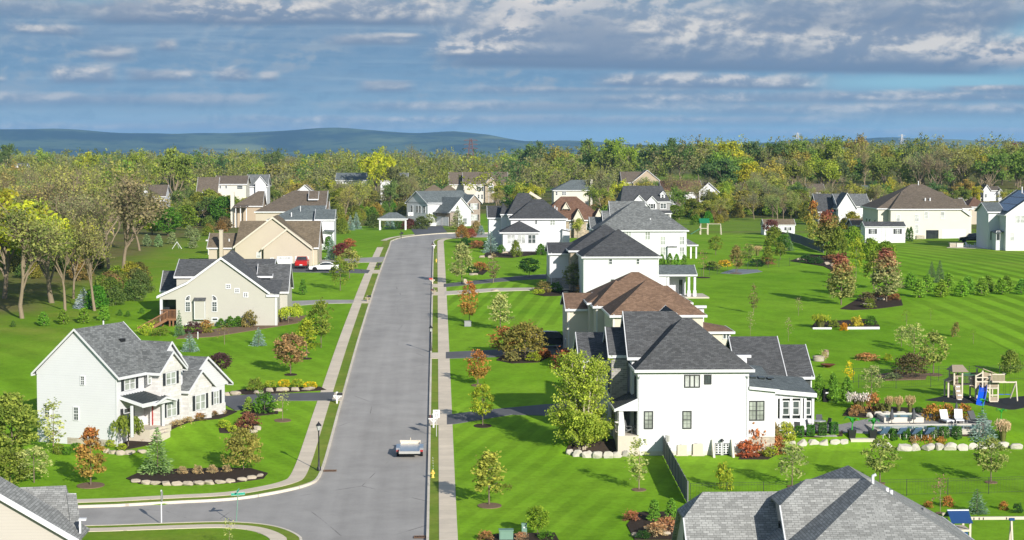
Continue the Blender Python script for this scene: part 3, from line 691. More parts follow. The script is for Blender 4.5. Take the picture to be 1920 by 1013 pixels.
def house_h1():
    Y = 158.6; x, z = ex(Y); B = h(x(1300), Y)-.6
    H = House('white_house', 'large white house with charcoal hip roof, boulder edged porch and glazed sunroom beside the pool', 'house', x(1300), Y)
    xl, xr = x(1196.5), x(1406); rm = 'roof_charcoal'
    H.wall(WS, xl, xr, Y, Y+8.2, z(848), z(700)); H.wall('stucco', xl+.003, xr-.003, Y+.006, Y+8.19, B, z(848))
    H.roof(rm, x(1190), x(1415), Y-.4, Y+8.5, z(694.5), Z(597, Y+4.05), 'x', 'h', 'h', r0=4.35, r1=4.6)
    # main block behind
    yb = 161.2; zb = Z(672, yb)
    bx0 = X(1177, yb); bx1 = X(1265, yb+4)+4.2
    H.wall(WS, bx0+.4, bx1-.4, yb+.4, yb+8, B, zb-.05)
    H.roof(rm, bx0, bx1, yb, yb+8.6, zb, Z(584.7, yb+4.2), 'x', 'g', 'h', r1=4.2, wall=WS, ins=.4)
    # rear gable peak in shade
    H.roof(rm, X(1234, 172), X(1272, 172), 166, 174, Z(596, 172), Z(577, 172), 'y', 'g', 'g', wall=WS)
    # stone bay wing, lower garage wing on the street side
    yc = 163.4; zc = Z(668, yc); cx0 = X(1141, yc)
    H.wall(WS, cx0+.3, bx0+1, yc+.35, yc+6, B, zc-.05)
    H.roof(rm, cx0, bx0+1.2, yc, yc+6.4, zc, Z(614, yc+3.2), 'x', 'g', 'h', r1=1., wall=WS, ins=.3)
    H.wall('stone_grey', X(1147, yc), X(1177, yc), yc-.1, yc+2, B, zc-.3, 'stone_bay')
    yd = 166.3; zd = Z(677, yd); dx0 = X(1085, yd)
    H.wall(WS, dx0+.35, cx0+1, yd+.35, yd+7, B, zd-.05)
    H.roof(rm, dx0, cx0+1.2, yd, yd+7.4, zd, Z(623.5, yd+3.7), 'x', 'g', 'g', wall=WS)
    for a in (yd+1.2, yd+3.6): H.win('L', dx0+.35, a, a+.8, zd-2.2, zd-.9, 1, 2, WD)
    H.win('L', xl, Y+1.2, Y+2., z(746), z(712), 1, 2, WD, 'glass_dark'); H.win('L', cx0+.3, yc+1.2, yc+2.6, zc-3.2, zc-.9, 1, 3, WD, 'glass_dark')
    # porch under a lean-to roof
    zt = z(748); zl = z(768); px0 = x(1152.5)
    H.slab(rm, [(px0, Y-.3, zl), (xl+.02, Y-.3, zt), (xl+.02, Y+6.3, zt), (px0, Y+6.3, zl)]); H.board((px0, Y-.3, zl), (xl, Y-.3, zt), (0, -1)); H.board((px0, Y-.3, zl), (px0, Y+6.3, zl), (-1, 0))
    mb = H.m('wall', WS); xo0, xo1 = x(1167.5), x(1196)
    mb.poly([(x(1160), Y-.02, z(772)), (xl, Y-.02, z(772)), (xl, Y-.02, zt-.13), (x(1160), Y-.02, z(767))])
    pf = MB(); pf.box(px0+.3, xl+.1, Y-.1, Y+6, B, z(818)); H.put('porch_floor', pf, 'concrete')
    for yy in (Y+.1, Y+3, Y+5.8):
        c = MB(); c.box(x(1160), x(1160)+.55, yy-.1, yy+.45, z(840), z(800)); H.put('column_base', c, 'stone_light')
        c = MB(); c.add([(x(1161)+.02+k*t, yy+j*t2, zz) for zz, t, t2 in ((z(800), .48, .4), (z(770), .34, .3)) for k, j in ((0, 0), (1, 0), (1, 1), (0, 1))], [(3, 2, 1, 0), (4, 5, 6, 7), (0, 1, 5, 4), (1, 2, 6, 5), (2, 3, 7, 6), (3, 0, 4, 7)]); H.put('column', c, TW)
    H.door('L', xl+.004, Y+3.4, Y+4.4, z(818), z(818)+2.1, 'frame_dark'); H.win('L', xl+.003, Y+1, Y+2.2, z(806), z(778), 2, 2, WD, 'glass_dark')
    # windows of the lit side
    H.win('F', Y, x(1286), x(1312), z(726.5), z(706), 3, 1, WD, 'glass_pale'); H.win('F', Y, x(1323.5), x(1333.5), z(720.5), z(706), 1, 1, WD, 'glass', grid=1)
    for a in (1210.5, 1283): H.win('F', Y, x(a), x(a+13.5), z(804), z(774), 1, 2, WD, 'glass_blind', grid=1)
    H.drain(xl+.12, Y, z(845), z(712)); H.drain(xr-.12, Y, z(822), z(712))
    # sunroom
    f1 = x(1456); H.wall(WS, xr, f1, Y+.1, Y+8, z(822), z(738)); H.wall('block', xr+.003, f1-.003, Y+.11, Y+7.9, B-.3, z(822))
    mb = H.m('wall', WS); mb.poly([(xr, Y+.1, z(738)), (f1, Y+.1, z(738)), (f1, Y+.1, z(736)-.1), (xr, Y+.1, z(727)-.1)])
    H.win('F', Y+.1, x(1407.5), x(1434), z(789.5), z(756), 2, 2, WD, 'glass_blind', grid=1)
    def slope(px_): return z(727)+(z(740)-z(727))*(x(px_)-xr)/(x(1530)-xr)
    H.slab('roof_slate', [(xr, Y-.2, slope(1406)), (x(1463), Y-.2, slope(1463)), (x(1463), Y+9, slope(1463)+.9), (xr, Y+9, slope(1406)+.9)])
    Ys = Y+5.6; xs, zs = ex(Ys); yf = Ys-.4; xf, zf = ex(yf); s0, s1 = zf(736)+.02, zf(741)
    H.slab('roof_slate', [(xf(1456), yf, s0), (xf(1534), yf, s1), (xf(1534), yf+6.6, s1+.6), (xf(1456), yf+6.6, s0+.62)])
    H.board((xr, Y-.2, slope(1406)), (x(1463), Y-.2, slope(1463)), (0, -1)); H.board((xf(1450), yf, s0+.1), (xf(1534), yf, s1), (0, -1), .32)
    f1 = xs(1456)
    H.wall(WS, f1-.1, xs(1529), Ys, Ys+6.5, zs(815), zs(788)); H.wall('glass_dark', f1, xs(1527), Ys+.25, Ys+6.3, zs(788), zs(750), 'glazing'); H.wall(WS, f1-.1, xs(1529), Ys, Ys+6.5, zs(750), zs(740))
    for a in (1456, 1464.5, 1483.5, 1503, 1510, 1524.5):
        p = MB(); p.box(xs(a), xs(a+4.5), Ys-.04, Ys+.2, zs(812), zs(741)); H.put('sunroom_post', p, TW)
    for a, b in ((1469, 1483), (1488, 1502), (1511.5, 1523.5)): H.win('F', Ys+.1, xs(a)+.08, xs(b)-.08, zs(780), zs(756), 1, 2, TW, 'glass')
    st_ = MB()
    for k in range(4): st_.box(xs(1478), xs(1500), Ys-.3-.3*k, Ys-.3*k-.002, B, zs(795)-.18*(k+.5))
    H.put('steps', st_, TW)
    for k in range(3):
        q = MB(); q.box(xr+.6+k*.75, xr+1.1+k*.75, Y+3.2, Y+4.2, slope(1406)+.22, slope(1406)+.42-.07*k); H.put('skylight', q, 'glass_dark')
    # dark board garage wing behind
    ye = 172.; ze = Z(716, ye)
    H.wall('side_dark', X(1398, ye), X(1476, ye), ye+.4, ye+11, B, ze-.05); H.roof(rm, X(1385, ye), X(1479.5, ye), ye, ye+11.4, ze, Z(632.5, ye+5.7), 'x', 'g', 'g', wall='side_dark')
    ye2 = 173.5; ze2 = Z(710, ye2)
    H.wall('side_dark', X(1470, ye2), X(1526, ye2), ye2+.4, ye2+8.6, B, ze2-.05); H.roof(rm, X(1466, ye2), X(1529.5, ye2), ye2, ye2+9, ze2, Z(648, ye2+4.5), 'x', 'g', 'g', wall='side_dark')
    for a, yy, zz in ((1474.5, ye, ze), (1524.5, ye2, ze2)): H.drain(X(a, yy), yy+.4, B, zz-.2)
    q = MB(); zq = Z(670, 163); q.box(X(1383, 163), X(1410, 163), 163, 163.5, zq-.12, zq+.08); q.add([(X(1387, 163), 163.1, zq-.12), (X(1402, 163), 163.1, zq-.12), (X(1402, 163), 163.1, zq-.75), (X(1387, 163), 163.5, zq-.12), (X(1402, 163), 163.5, zq-.12), (X(1402, 163), 163.5, zq-.75)], [(0, 1, 2), (5, 4, 3), (0, 2, 5, 3), (1, 4, 5, 2)]); H.put('eave_return', q, TW)
    H.pipe(X(1351, 163.2), 163.2, Z(662, 163.2), Z(643, 163.2)); H.pipe(X(1377, 161), 161, Z(678, 161), Z(664, 161))
    # basement doors between sloping wing walls
    zg = z(858)
    for a in (1336, 1372.5):
        q = MB(); xa, xb = x(a), x(a+4); q.add([(xx, yy, zz) for xx in (xa, xb) for yy, zz in ((Y, zg-.4), (Y-1.1, zg-.4), (Y-1.1, zg+.1), (Y-.2, z(826)), (Y, z(826)))], [(0, 1, 2, 3, 4), (9, 8, 7, 6, 5), (0, 5, 6, 1), (1, 6, 7, 2), (2, 7, 8, 3), (3, 8, 9, 4)]); H.put('wing_wall', q, 'stucco')
    for a in (1342, 1356.5): H.door('F', Y+.0, x(a), x(a+13.5), zg-.1, z(833), 'frame_dark', TW, 'basement_door'); H.win('F', Y-.035, x(a+2), x(a+11.5), zg+.25, z(835), 2, 4, TW, 'glass_dark', b=.03)
    q = MB(); q.tube([(x(1355), Y-.02, z(826)), (x(1355), Y-.3, z(824))], .03); q.lathe([(.03, .12), (.06, .1), (.2, -.05), (.18, -.06)], 12, (x(1355), Y-.32, z(827))); H.put('wall_lamp', q, 'black_metal')
    q = MB(); q.box(x(1250), x(1252), Y-.08, Y, z(852), z(817)); q.box(x(1252.5), x(1257), Y-.12, Y, z(829), z(818)); H.put('meter_box', q, 'grey_metal')
    H.done()
house_h1()
def ac_unit(px, py, w, hh, label):
    xx, yy = G(px, py); e = thing('air_conditioner', label, 'air conditioner', (xx, yy, h(xx, yy)), 0, 'air conditioners by the white wall')
    q = MB(); q.box(-w/2, w/2, -w/2, w/2, .05, hh)
    for k in range(9): q.box(-w/2-.012, w/2+.012, -w/2-.012, w/2+.012, .12+k*(hh-.2)/9, .15+k*(hh-.2)/9)
    q.build('casing', M['wood_pale'], e)
    q = MB(); q.lathe([(w*.42, hh), (w*.42, hh+.03), (w*.36, hh+.035), (w*.36, hh+.005)], 20)
    for k in range(6): t = k*math.pi/6; q.beam((-w*.4*math.cos(t), -w*.4*math.sin(t), hh+.03), (w*.4*math.cos(t), w*.4*math.sin(t), hh+.03), .02, .02)
    q.build('fan_grille', M['grey_metal'], e)
    q = MB(); q.box(-w*.65, w*.65, -w*.65, w*.65, -.1, .05); q.build('pad', M['concrete'], e)
ac_unit(1278, 853, .75, .85, 'left air conditioner on a pad at the white basement wall'); ac_unit(1307.5, 853, .8, .95, 'right air conditioner on a pad next to the basement doors')

def house_h2():
    Y = 194.; x, z = ex(Y); B = h(x(1235), Y)-.5; rm = 'roof_brown'; w = 'side_cream'
    H = House('cream_house', 'cream house with stepped brown hip roof between two white houses', 'house', x(1235), Y)
    ze = z(592)
    H.roof(rm, x(1143), x(1302), Y-.4, Y+9.4, ze, Z(525, Y+4.5), 'x', 'h', 'h', r0=4.1, r1=4.1)
    H.roof(rm, x(1166), x(1325.5), Y-.33, Y+10, ze-.01, Z(536.5, Y+4.8), 'x', 'h', 'h', r0=3, r1=3.3)
    H.wall(w, x(1149), x(1319), Y, Y+9.6, B, ze-.05)
    yb = 204.4; zb = Z(575.5, yb); H.wall(w, X(1118, yb), X(1200, yb), yb+.35, yb+8, B, zb-.05); H.roof(rm, X(1112, yb), X(1215, yb), yb, yb+8.4, zb, Z(526, yb+4.2), 'x', 'h', 'h', r0=4)
    yc = 207.6; zc = Z(569, yc); H.wall(w, X(1106, yc), X(1290, yc), yc+.35, yc+10, B, zc-.05); H.roof(rm, X(1101, yc), X(1300, yc), yc, yc+11, zc, Z(510.6, yc+5.5), 'x', 'h', 'h', r0=5.2, r1=5.2)
    yd = 210.; zd = Z(580.6, yd); H.wall(w, X(1064, yd), X(1110, yd), yd+.35, yd+8, B, zd-.05); H.roof(rm, X(1060, yd), X(1116, yd), yd, yd+8.6, zd, Z(549.5, yd+4.3), 'x', 'g', 'g', wall=w)
    ye = 198.; zee = Z(624, ye); H.wall(w, X(1318, ye), X(1372, ye), ye+.35, ye+6, B, zee-.05); H.roof(rm, X(1312, ye), X(1379, ye), ye, ye+6.6, zee, Z(603, ye+3.3), 'x', 'g', 'h', wall=w)
    H.win('F', ye+.35, X(1358, ye), X(1369, ye), Z(637, ye), Z(628, ye), 2, 1)
    H.pipe(X(1273.5, 195.5), 195.5, Z(592, 195.5), Z(573, 195.5)); H.pipe(X(1282, 198), 198, Z(568, 198), Z(560, 198), .12); H.pipe(X(1284.5, 198), 198, Z(570, 198), Z(562, 198), .12)
    H.drain(X(1067, yd), yd+.35, B, zd-.2); H.drain(x(1151), Y, B, ze-.2); H.drain(X(1120, yb), yb+.35, B, zb-.2)
    H.win('L', X(1064, yd), yd+1.5, yd+3, B+1.6, B+3., 2, 2)
    q = MB(); zq = Z(576, 203); q.box(X(1303, 203), X(1325, 203), 202.8, 203.2, zq-.15, zq+.1); q.box(X(1308, 203), X(1321, 203), 203.2, 204, B+4, zq-.1); H.put('eave_return', q, TW)
    H.done()
house_h2()
def house_h3():
    Y = 267.; x, z = ex(Y); B = h(x(1165), Y)-.5; rm = 'roof_dark'; w = WS
    H = House('white_house', 'white house with steep near black hip roof, stone garage bay and covered rear porch', 'house', x(1165), Y)
    ze = z(482); H.wall(w, x(1094), x(1235), Y, Y+10, B, ze-.05); H.roof(rm, x(1090), x(1240.5), Y-.4, Y+10.4, ze, Z(430, Y+5), 'x', 'h', 'h')
    yb = 277.; zb = Z(470.7, yb); H.wall('stone_tan', X(1070, yb), X(1150, yb), yb+.35, yb+8, B, zb-.05); H.roof(rm, X(1066, yb), X(1215, yb), yb, yb+12, zb, Z(420, yb+6), 'x', 'h', 'h')
    yd = 281.; zd = Z(476, yd); H.wall(w, X(1031, yd), X(1072, yd), yd+.35, yd+8, B+2.4, zd-.05); H.wall('stone_grey', X(1031, yd)-.02, X(1072, yd), yd+.33, yd+8, B, B+2.4); H.roof(rm, X(1027.5, yd), X(1085, yd), yd, yd+8.4, zd, Z(454.6, yd+4.2), 'x', 'g', 'g', wall=w)
    for a, b in ((1142, 1147.5), (1193.7, 1198.5)): H.win('F', Y, x(a), x(b), z(495.5), z(487), 1, 2, TW, 'glass')
    for a, b in ((1145.3, 1152), (1163, 1169.5)): H.win('F', Y, x(a), x(b), z(541), z(524.5), 1, 2, TW, 'glass')
    H.drain(x(1096.5), Y, B, ze-.2); H.drain(x(1233.5), Y, B, ze-.2); H.drain(X(1034, yd), yd+.35, B, zd-.2)
    yp = 268.5; xp, zp = ex(yp); zpe = zp(516)
    H.wall(w, xp(1235), xp(1250), yp, yp+6, B, zpe-.05); H.wall(w, xp(1250), xp(1291), yp+3, yp+6, B, zpe-.05)
    H.roof('roof_slate', xp(1234), xp(1307), yp-.3, yp+6.4, zpe, Z(497.5, yp+3), 'x', 'g', 'g', wall=w)
    for a in (1251, 1290, 1301):
        q = MB(); q.box(xp(a), xp(a)+.3, yp, yp+.3, B, zpe); q.box(xp(a)-.06, xp(a)+.36, yp-.06, yp+.36, B, B+1.5); H.put('porch_post', q, TW)
    q = MB(); q.box(xp(1240), xp(1328), yp-1.2, yp+6, B-.2, h(xp(1280), yp)+.15); H.put('porch_floor', q, 'concrete')
    H.win('F', yp+3, xp(1254), xp(1258), B+1.2, B+3, 1, 1, TW, 'glass_dark'); H.door('F', yp+3, xp(1278), xp(1285), B+.8, B+2.8, 'glass_dark')
    H.done()
house_h3()
def house_h4():
    Y = 336.; x, z = ex(Y); B = h(x(1220), Y)-.5; rm = 'roof_grey'; w = WS
    H = House('white_house', 'white house with mid grey hip roof behind the near black roofed one', 'house', x(1220), Y)
    ze = z(432.5); H.wall(w, x(1122), x(1287), Y, Y+11, B, ze-.05); H.roof(rm, x(1114), x(1282), Y-.4, Y+12.4, ze, Z(377, Y+6), 'x', 'h', 'h', r0=7.4, r1=7.2)
    H.roof(rm, x(1160), x(1291), Y-.34, Y+11, ze-.01, Z(393, Y+5.3), 'x', 'h', 'h', r0=3, r1=4.5)
    yb = 341.; H.roof(rm, X(1146, yb), X(1215, yb), yb, yb+11, Z(432, yb), Z(377.3, yb+5.5), 'x', 'g', 'g', wall=w); H.roof(rm, X(1131.5, yb), X(1160, yb), yb-1, yb+9, Z(436, yb), Z(395.6, yb+4), 'x', 'g', 'g', wall=w)
    yd = 343.; zd = Z(434, yd); H.wall(w, X(1110.5, yd), X(1150, yd), yd+.35, yd+8, B, zd-.05); H.roof(rm, X(1107.5, yd), X(1150, yd), yd, yd+8.4, zd, Z(407, yd+4.2), 'x', 'g', 'g', wall=w)
    for a, b, c, d in ((1174.5, 1182.5, 435, 443), (1210.3, 1218, 436, 449.5), (1239, 1246.6, 444.5, 459), (1274.6, 1282.3, 444.5, 459), (1239, 1246.6, 464.5, 479), (1274.6, 1282.3, 464.5, 481)): H.win('F', Y, x(a), x(b), z(d), z(c), 2, 2, TW, 'glass_blind')
    q = MB(); q.box(x(1251), x(1268), Y-.6, Y, B, z(464.5)); H.put('chimney_box', q, w); q = MB(); q.box(x(1250.5), x(1268.5), Y-.7, Y, z(464.5), z(462.3)); H.put('chimney_cap', q, rm)
    yp = 338.; xp, zp = ex(yp); H.roof(rm, xp(1288), xp(1308.5), yp-.3, yp+7, zp(460), Z(446, yp+3), 'x', 'g', 'h')
    for a in (1294, 1304):
        q = MB(); q.box(xp(a), xp(a)+.25, yp, yp+.25, B, zp(460)); H.put('porch_post', q, TW)
    for a, b in ((1170.5, 431), (1219, 414)):
        H.pipe(X(a, Y+2), Y+2, Z(b, Y+2)-.6, Z(b-3, Y+2)+.1, .12)
    H.pipe(X(1152.3, 343), 343, Z(425, 343), Z(414, 343)); H.done()
house_h4()
def house_h5():
    Y = 363.; x, z = ex(Y); B = h(x(1000), Y)-.5; rm = 'roof_dark'; w = WS
    H = House('white_house', 'white house with black hip roof and a low hip roofed sunroom of three twin windows', 'house', x(1000), Y)
    ze = z(410.5); H.wall(w, x(958), x(1061), Y, Y+10, B, ze-.05); H.roof(rm, x(955), x(1064), Y-.4, Y+11, ze, Z(373.5, Y+5.3), 'x', 'h', 'h', r0=4.6, r1=4.2)
    yb = 368.; zb = Z(402, yb); H.wall(w, X(953, yb), X(1010, yb), yb+.35, yb+9, B, zb-.05); H.roof(rm, X(951, yb), X(1018, yb), yb, yb+11, zb, Z(362, yb+5.5), 'x', 'h', 'h', r0=2.2, r1=2.4)
    yc = 371.; H.wall(w, X(940, yc), X(955, yc), yc+.35, yc+7, B, Z(402.5, yc)); H.roof(rm, X(938, yc), X(960, yc), yc, yc+7, Z(402, yc), Z(380, yc+3.5), 'x', 'h', 'h', r0=1.3)
    yd = 373.; zd = Z(408.6, yd); H.wall(w, X(917, yd), X(941, yd), yd+.35, yd+8, B, zd-.05); H.roof(rm, X(914, yd), X(944, yd), yd, yd+8.4, zd, Z(386, yd+4.2), 'x', 'g', 'g', wall=w)
    ys = 357.; xs, zs = ex(ys); H.wall(w, xs(943), xs(1010), ys, Y+.1, B, zs(437)); H.roof(rm, xs(936.5), xs(1014), ys-.4, ys+6.6, zs(436), Z(414.3, ys+3.2), 'x', 'h', 'h', r0=3.7, r1=3.7)
    for a in (951.7, 971.3, 990.6): H.win('F', ys, xs(a), xs(a+13.2), zs(456), zs(441), 2, 2, TW, 'glass_pale' if a < 990 else 'glass', arch=False)
    for a in (951.7, 971.3, 990.6):
        q = MB(); f = H.frame('F', ys); am = xs(a+6.6); r_ = xs(a+6.6)-xs(a); pts = [(am+r_*math.cos(t), zs(440)+.35*math.sin(t)) for t in np.linspace(0, math.pi, 9)]; q.poly([f(*p, .05) for p in pts]); H.put('arch_head', q, TW)
    H.win('F', Y, x(1003.5), x(1007), z(420), z(413), 1, 2); H.win('F', Y, x(1032), x(1040), z(422), z(413), 2, 2, TW, 'glass_blind')
    q = MB(); q.box(x(1054), x(1067.5), Y-.8, Y+5, B, z(431)); H.put('wall', q, w); H.slab(rm, [(x(1053), Y-1, z(430)), (x(1068.5), Y-1, z(433)), (x(1068.5), Y+5, z(433)), (x(1053), Y+5, z(426))])
    yk = 376.; q = MB(); q.beam((X(993, yk), yk, Z(361, yk)), (X(1014, yk), yk, Z(374, yk)), .3, .5); H.put('rake_board', q, 'side_cream')
    for a, b in ((1038, 397), (1040, 389), (1044, 392)): H.pipe(X(a, Y+3), Y+3, Z(b, Y+3)-.9, Z(b-3, Y+3), .1)
    H.done()
house_h5()
def house_r0():
    """grey roofed house cut by the lower edge of the picture"""
    B = h(21, 101)-.2; rm = 'roof_light'; w = 'side_pale'; p = .6
    H = House('grey_roof_house', 'house in the right foreground showing only its light grey shingle hip roofs', 'house', 22, 101)
    ya = 101.; xa, za = X(1640, ya), Z(912, ya); yc = 102.1; xc, zc = X(1590, yc), Z(880, yc); r = 7.
    H.roof(rm, xa-r, xa+r, ya-r, 107+r, za-r*p, za, 'y', 'h', 'h')
    H.wall(w, xa-r+.5, xa+r-.5, ya-r+.5, 106.5+r, B, za-r*p-.05)
    for yr, pr, pl, pe, lo in ((103.1, 1515, 1466, 1640, 902), (105.2, 1320, 1284, 1500, 925)):
        zr = Z(lo, yr); x0 = X(pr, yr); x1 = X(pe, yr); k = 1.35; xl = X(pl, yr-k); q = .86; fy = yr-5.6
        H.slab(rm, [(x0, yr, zr), (xl, yr-k, zr-k*q), (xl, fy, zr-5.6*q), (x1, fy, zr-5.6*q), (x1, yr, zr)])
        H.slab(rm, [(x0, yr, zr), (xl, yr-k, zr-k*q), (xl, yr+k, zr-k*q)]); H.slab(rm, [(x0, yr, zr), (xl, yr+k, zr-k*q), (xl, yr+5, zr-5*q), (x1, yr+5, zr-5*q), (x1, yr, zr)])
        H.board((xl, fy, zr-5.6*q), (xl, yr-k, zr-k*q), (-1, 0)); H.board((xl, fy, zr-5.6*q), (x1, fy, zr-5.6*q), (0, -1))
        m = H.m('wall', w); c = xl+.25; ins = fy+.5
        m.add([(a, b, zz) for a in (c, x1) for b, zz in ((ins, B), (yr+4.6, B), (yr+4.6, zr-4.7*q), (yr+k, zr-k*q-.15), (yr-k, zr-k*q-.15), (ins, zr-5.2*q))], [(5, 4, 3, 2, 1, 0), (6, 7, 8, 9, 10, 11), (0, 1, 7, 6), (0, 6, 11, 5)])
        H.win('L', c, yr-1, yr, zr-3.2*q-.6, zr-2.2*q-.4, 1, 2, 'frame_dark', 'glass_dark')
    H.roof(rm, X(1690, 106), X(1830, 106), 101, 113, B+4.4, Z(957, 107), 'x', 'h', 'h', r0=3, r1=4.5); H.wall(w, X(1690, 106)+.5, X(1830, 106)-.5, 101.5, 112.5, B, B+4.4)
    yp = 102.; q = MB(); q.tube([(X(1641, yp), yp, Z(925, yp)), (X(1641, yp), yp, Z(896, yp))], .08); q.tube([(X(1641, yp), yp, Z(897, yp)), (X(1641, yp)+.16, yp-.05, Z(894, yp))], .08); H.put('vent_pipe', q, TW)
    for a, b in ((1668, 922), (1676, 927), (1733, 972)): H.pipe(X(a, 103), 103, Z(b+3, 103)-.6, Z(b-3, 103), .1)
    H.done()
house_r0()
def house_l0():
    B = h(-20, 99)-.2; w = 'side_pale'; rm = 'roof_light'
    H = House('beige_house', 'beige gabled house with grey shingle roof at the bottom left corner', 'house', -20, 99)
    Y = 97.; P = lambda a, b, yy: (X(a, yy), yy, Z(b, yy))
    r0, r1 = P(-70, 884, Y), P(141, 1007, Y); bk = 3.
    H.slab(rm, [r0, r1, (r1[0], Y+bk, r1[2]), (r0[0], Y+bk, r0[2])]); H.board(r0, r1, (0, -1), .28)
    l1 = (2*r0[0]-r1[0], Y, r1[2]); H.slab(rm, [r0, l1, (l1[0], Y+bk, l1[2]), (r0[0], Y+bk, r0[2])]); H.board(r0, l1, (0, -1), .28)
    m = H.m('wall', w); a = r1[0]-.35; b = l1[0]+.35
    m.add([(xx, yy, zz) for yy in (Y+.35, Y+bk-.3) for xx, zz in ((b, B), (a, B), (a, r1[2]+.05), (r0[0], r0[2]-.15), (b, r1[2]+.05))], [(0, 1, 2, 3, 4), (9, 8, 7, 6, 5), (1, 6, 7, 2), (0, 4, 9, 5)])
    H.slab(rm, [P(-160, 915, 101.6), P(118, 905, 101.6), P(126, 962, 99.6), P(134, 1010, 97.9), P(-160, 1010, 97.9)]); H.slab(rm, [P(-160, 915, 101.6), P(118, 905, 101.6), (X(118, 101.6), 106, Z(905, 101.6)-3.4), (X(-160, 101.6), 106, Z(915, 101.6)-3.4)])
    H.slab(rm, [P(119, 919, 101.), P(137, 920, 101.), P(146, 985, 98.7), P(126, 985, 98.7)]); H.board(P(119, 921, 101.), P(137, 921, 101.), (0, 1), .1)
    q = MB(); q.box(X(133, Y), X(147, Y), Y+1.1, Y+1.4, Z(979, Y), Z(975, Y)); q.box(X(134, Y), X(137, Y), Y+1.1, Y+1.3, Z(1003, Y), Z(979, Y)); H.put('gutter_return', q, TW); H.done()
house_l0()
def house_l1():
    rz = R(66); cx, cy = G(219, 838)
    B = h(cx, cy); H = House('white_house', 'white house with grey roof, red front door and stone faced gables on the corner lot', 'house', cx, cy, rz)
    # local: x along the front, y to the back, world z
    ca, sa = math.cos(rz), math.sin(rz)
    def fx(px, off=0.):     # local x where a pixel's ray meets the front plane y = off
        d = ray(px, 700); ox, oy = cx - sa*off, cy + ca*off
        t = (oy*ca - ox*sa)/(d[1]*ca - d[0]*sa); return (d[0]*t-ox)*ca + (d[1]*t-oy)*sa
    def fz(px, py, off=0.):
        d = ray(px, py); ox, oy = cx - sa*off, cy + ca*off
        t = (oy*ca - ox*sa)/(d[1]*ca - d[0]*sa); return CZ + d[2]*t
    ze = fz(222, 701); D = 7.7; zr = ze + 3.6; b0 = B-2.2; w = WS; rm = 'roof_grey'
    xm = fx(297); L = fx(424)
    H.wall(w, 0, xm, 0, D, b0, ze-.3); H.roof(rm, -.3, xm+.6, -.45, D+.35, ze-.25, zr, 'x', 'g', 'g', wall=w, ins=.3)
    # front gable of the middle bay
    H.roof(rm, fx(272), fx(332), -1.1, D*.5, fz(272, 697), fz(301, 644, -1), 'y', 'g', 'g', wall=w, ins=.3); H.wall(w, fx(276), fx(328), -.75, 4, b0, fz(272, 699))
    # stone bay
    so = -1.5; s0, s1 = fx(300, so), fx(339, so); zs = fz(340, 688, so)
    H.roof(rm, s0-.5, s1+.5, so-.35, 3, fz(344, 686, so)-.2, fz(323, 658, so), 'y', 'g', 'g', wall='stone_light', ins=.3); H.wall('stone_light', s0, s1, so, 1, b0, zs-.1, 'stone_bay')
    # garage wing
    go = -.6; g0 = fx(338, go); g1 = fx(421, go); zg = fz(424, 716, go)
    H.wall(w, g0, g1, go, D-1, b0, zg); H.roof(rm, g0-.2, g1+.9, go-.35, D-.7, zg-.15, fz(388, 668, go), 'y', 'g', 'g', wall=w, ins=.32)
    H.roof(rm, fx(336), fx(392), .6, 5.4, fz(345, 728, .6), fz(338, 660, 3), 'x', 'g', 'g')
    to = -1.6; t0, t1 = fx(353, to), fx(396, to); H.roof(rm, t0-.35, t1+.35, to-.3, 3, fz(354, 733, to), fz(377, 693, to), 'y', 'g', 'g', wall='stone_light', ins=.28); H.wall('stone_light', t0, t1, to, go+.2, b0, fz(354, 733, to), 'stone_bay'); H.wall('stone_light', t1, g1+.03, go-.06, go+1, b0, fz(410, 757, go), 'stone_base')
    # porch with standing seam roof
    po = -2.; p0, p1 = fx(222, 0)+.1, fx(318, po); zt = fz(225, 743, 0); zb = fz(255, 760, po)
    H.slab('metal_roof', [(p0, po-.2, zb), (p1, po-.2, zb), (p1, 0, zt), (p0, 0, zt)], .08)
    mr = H.m('roof_seam', 'metal_roof'); k = p0+.2
    while k < p1: mr.beam((k, po-.2, zb+.03), (k, 0, zt+.03), .04, .05); k += .42
    H.board((p0, po-.2, zb), (p1, po-.2, zb), (0, -1), .3); H.board((p0, po-.2, zb), (p0, 0, zt), (-1, 0), .25)
    H.roof('metal_roof', fx(284, po), fx(324, po), po-.4, -.3, fz(284, 757, po), fz(303, 744, po), 'y', 'g', 'g', wall=w, ins=.2)
    for a in (247, 306):
        q = MB(); a_ = fx(a, po); q.box(a_, a_+.18, po, po+.18, fz(300, 801, po)-.3, zb); H.put('porch_post', q, TW)
    q = MB(); zf = fz(300, 801, po); q.box(p0+1.2, p1, po-.1, .2, b0, zf)
    q.box(fx(296, po-.4), fx(316, po-.4), po-.5, po-.1, b0, zf-.18); q.box(fx(296, po-.8), fx(316, po-.8), po-.9, po-.5, b0, zf-.36); H.put('porch_floor', q, 'wood_pale')
    H.door('F', -.75, fx(267.5), fx(277), zf, fz(272, 762, -.75), 'door_red')
    for a, b, c, d in ((233, 252, 708, 730),): H.win('F', 0, fx(a), fx(b), fz(242, d), fz(242, c), 2, 2, TW, 'glass_blind', sh='shutter_black')
    H.win('F', -.75, fx(277, -.75), fx(282, -.75), fz(279, 719, -.75), fz(279, 702, -.75), 1, 2, TW, 'glass_blind')
    H.win('F', so, fx(311, so), fx(328.5, so), fz(320, 720, so), fz(320, 699, so), 2, 2, TW, 'glass_blind', sh='shutter_black'); H.win('F', so, fx(312, so), fx(329, so), fz(320, 780, so), fz(320, 753, so), 2, 2, TW, 'glass_blind', sh='shutter_black')
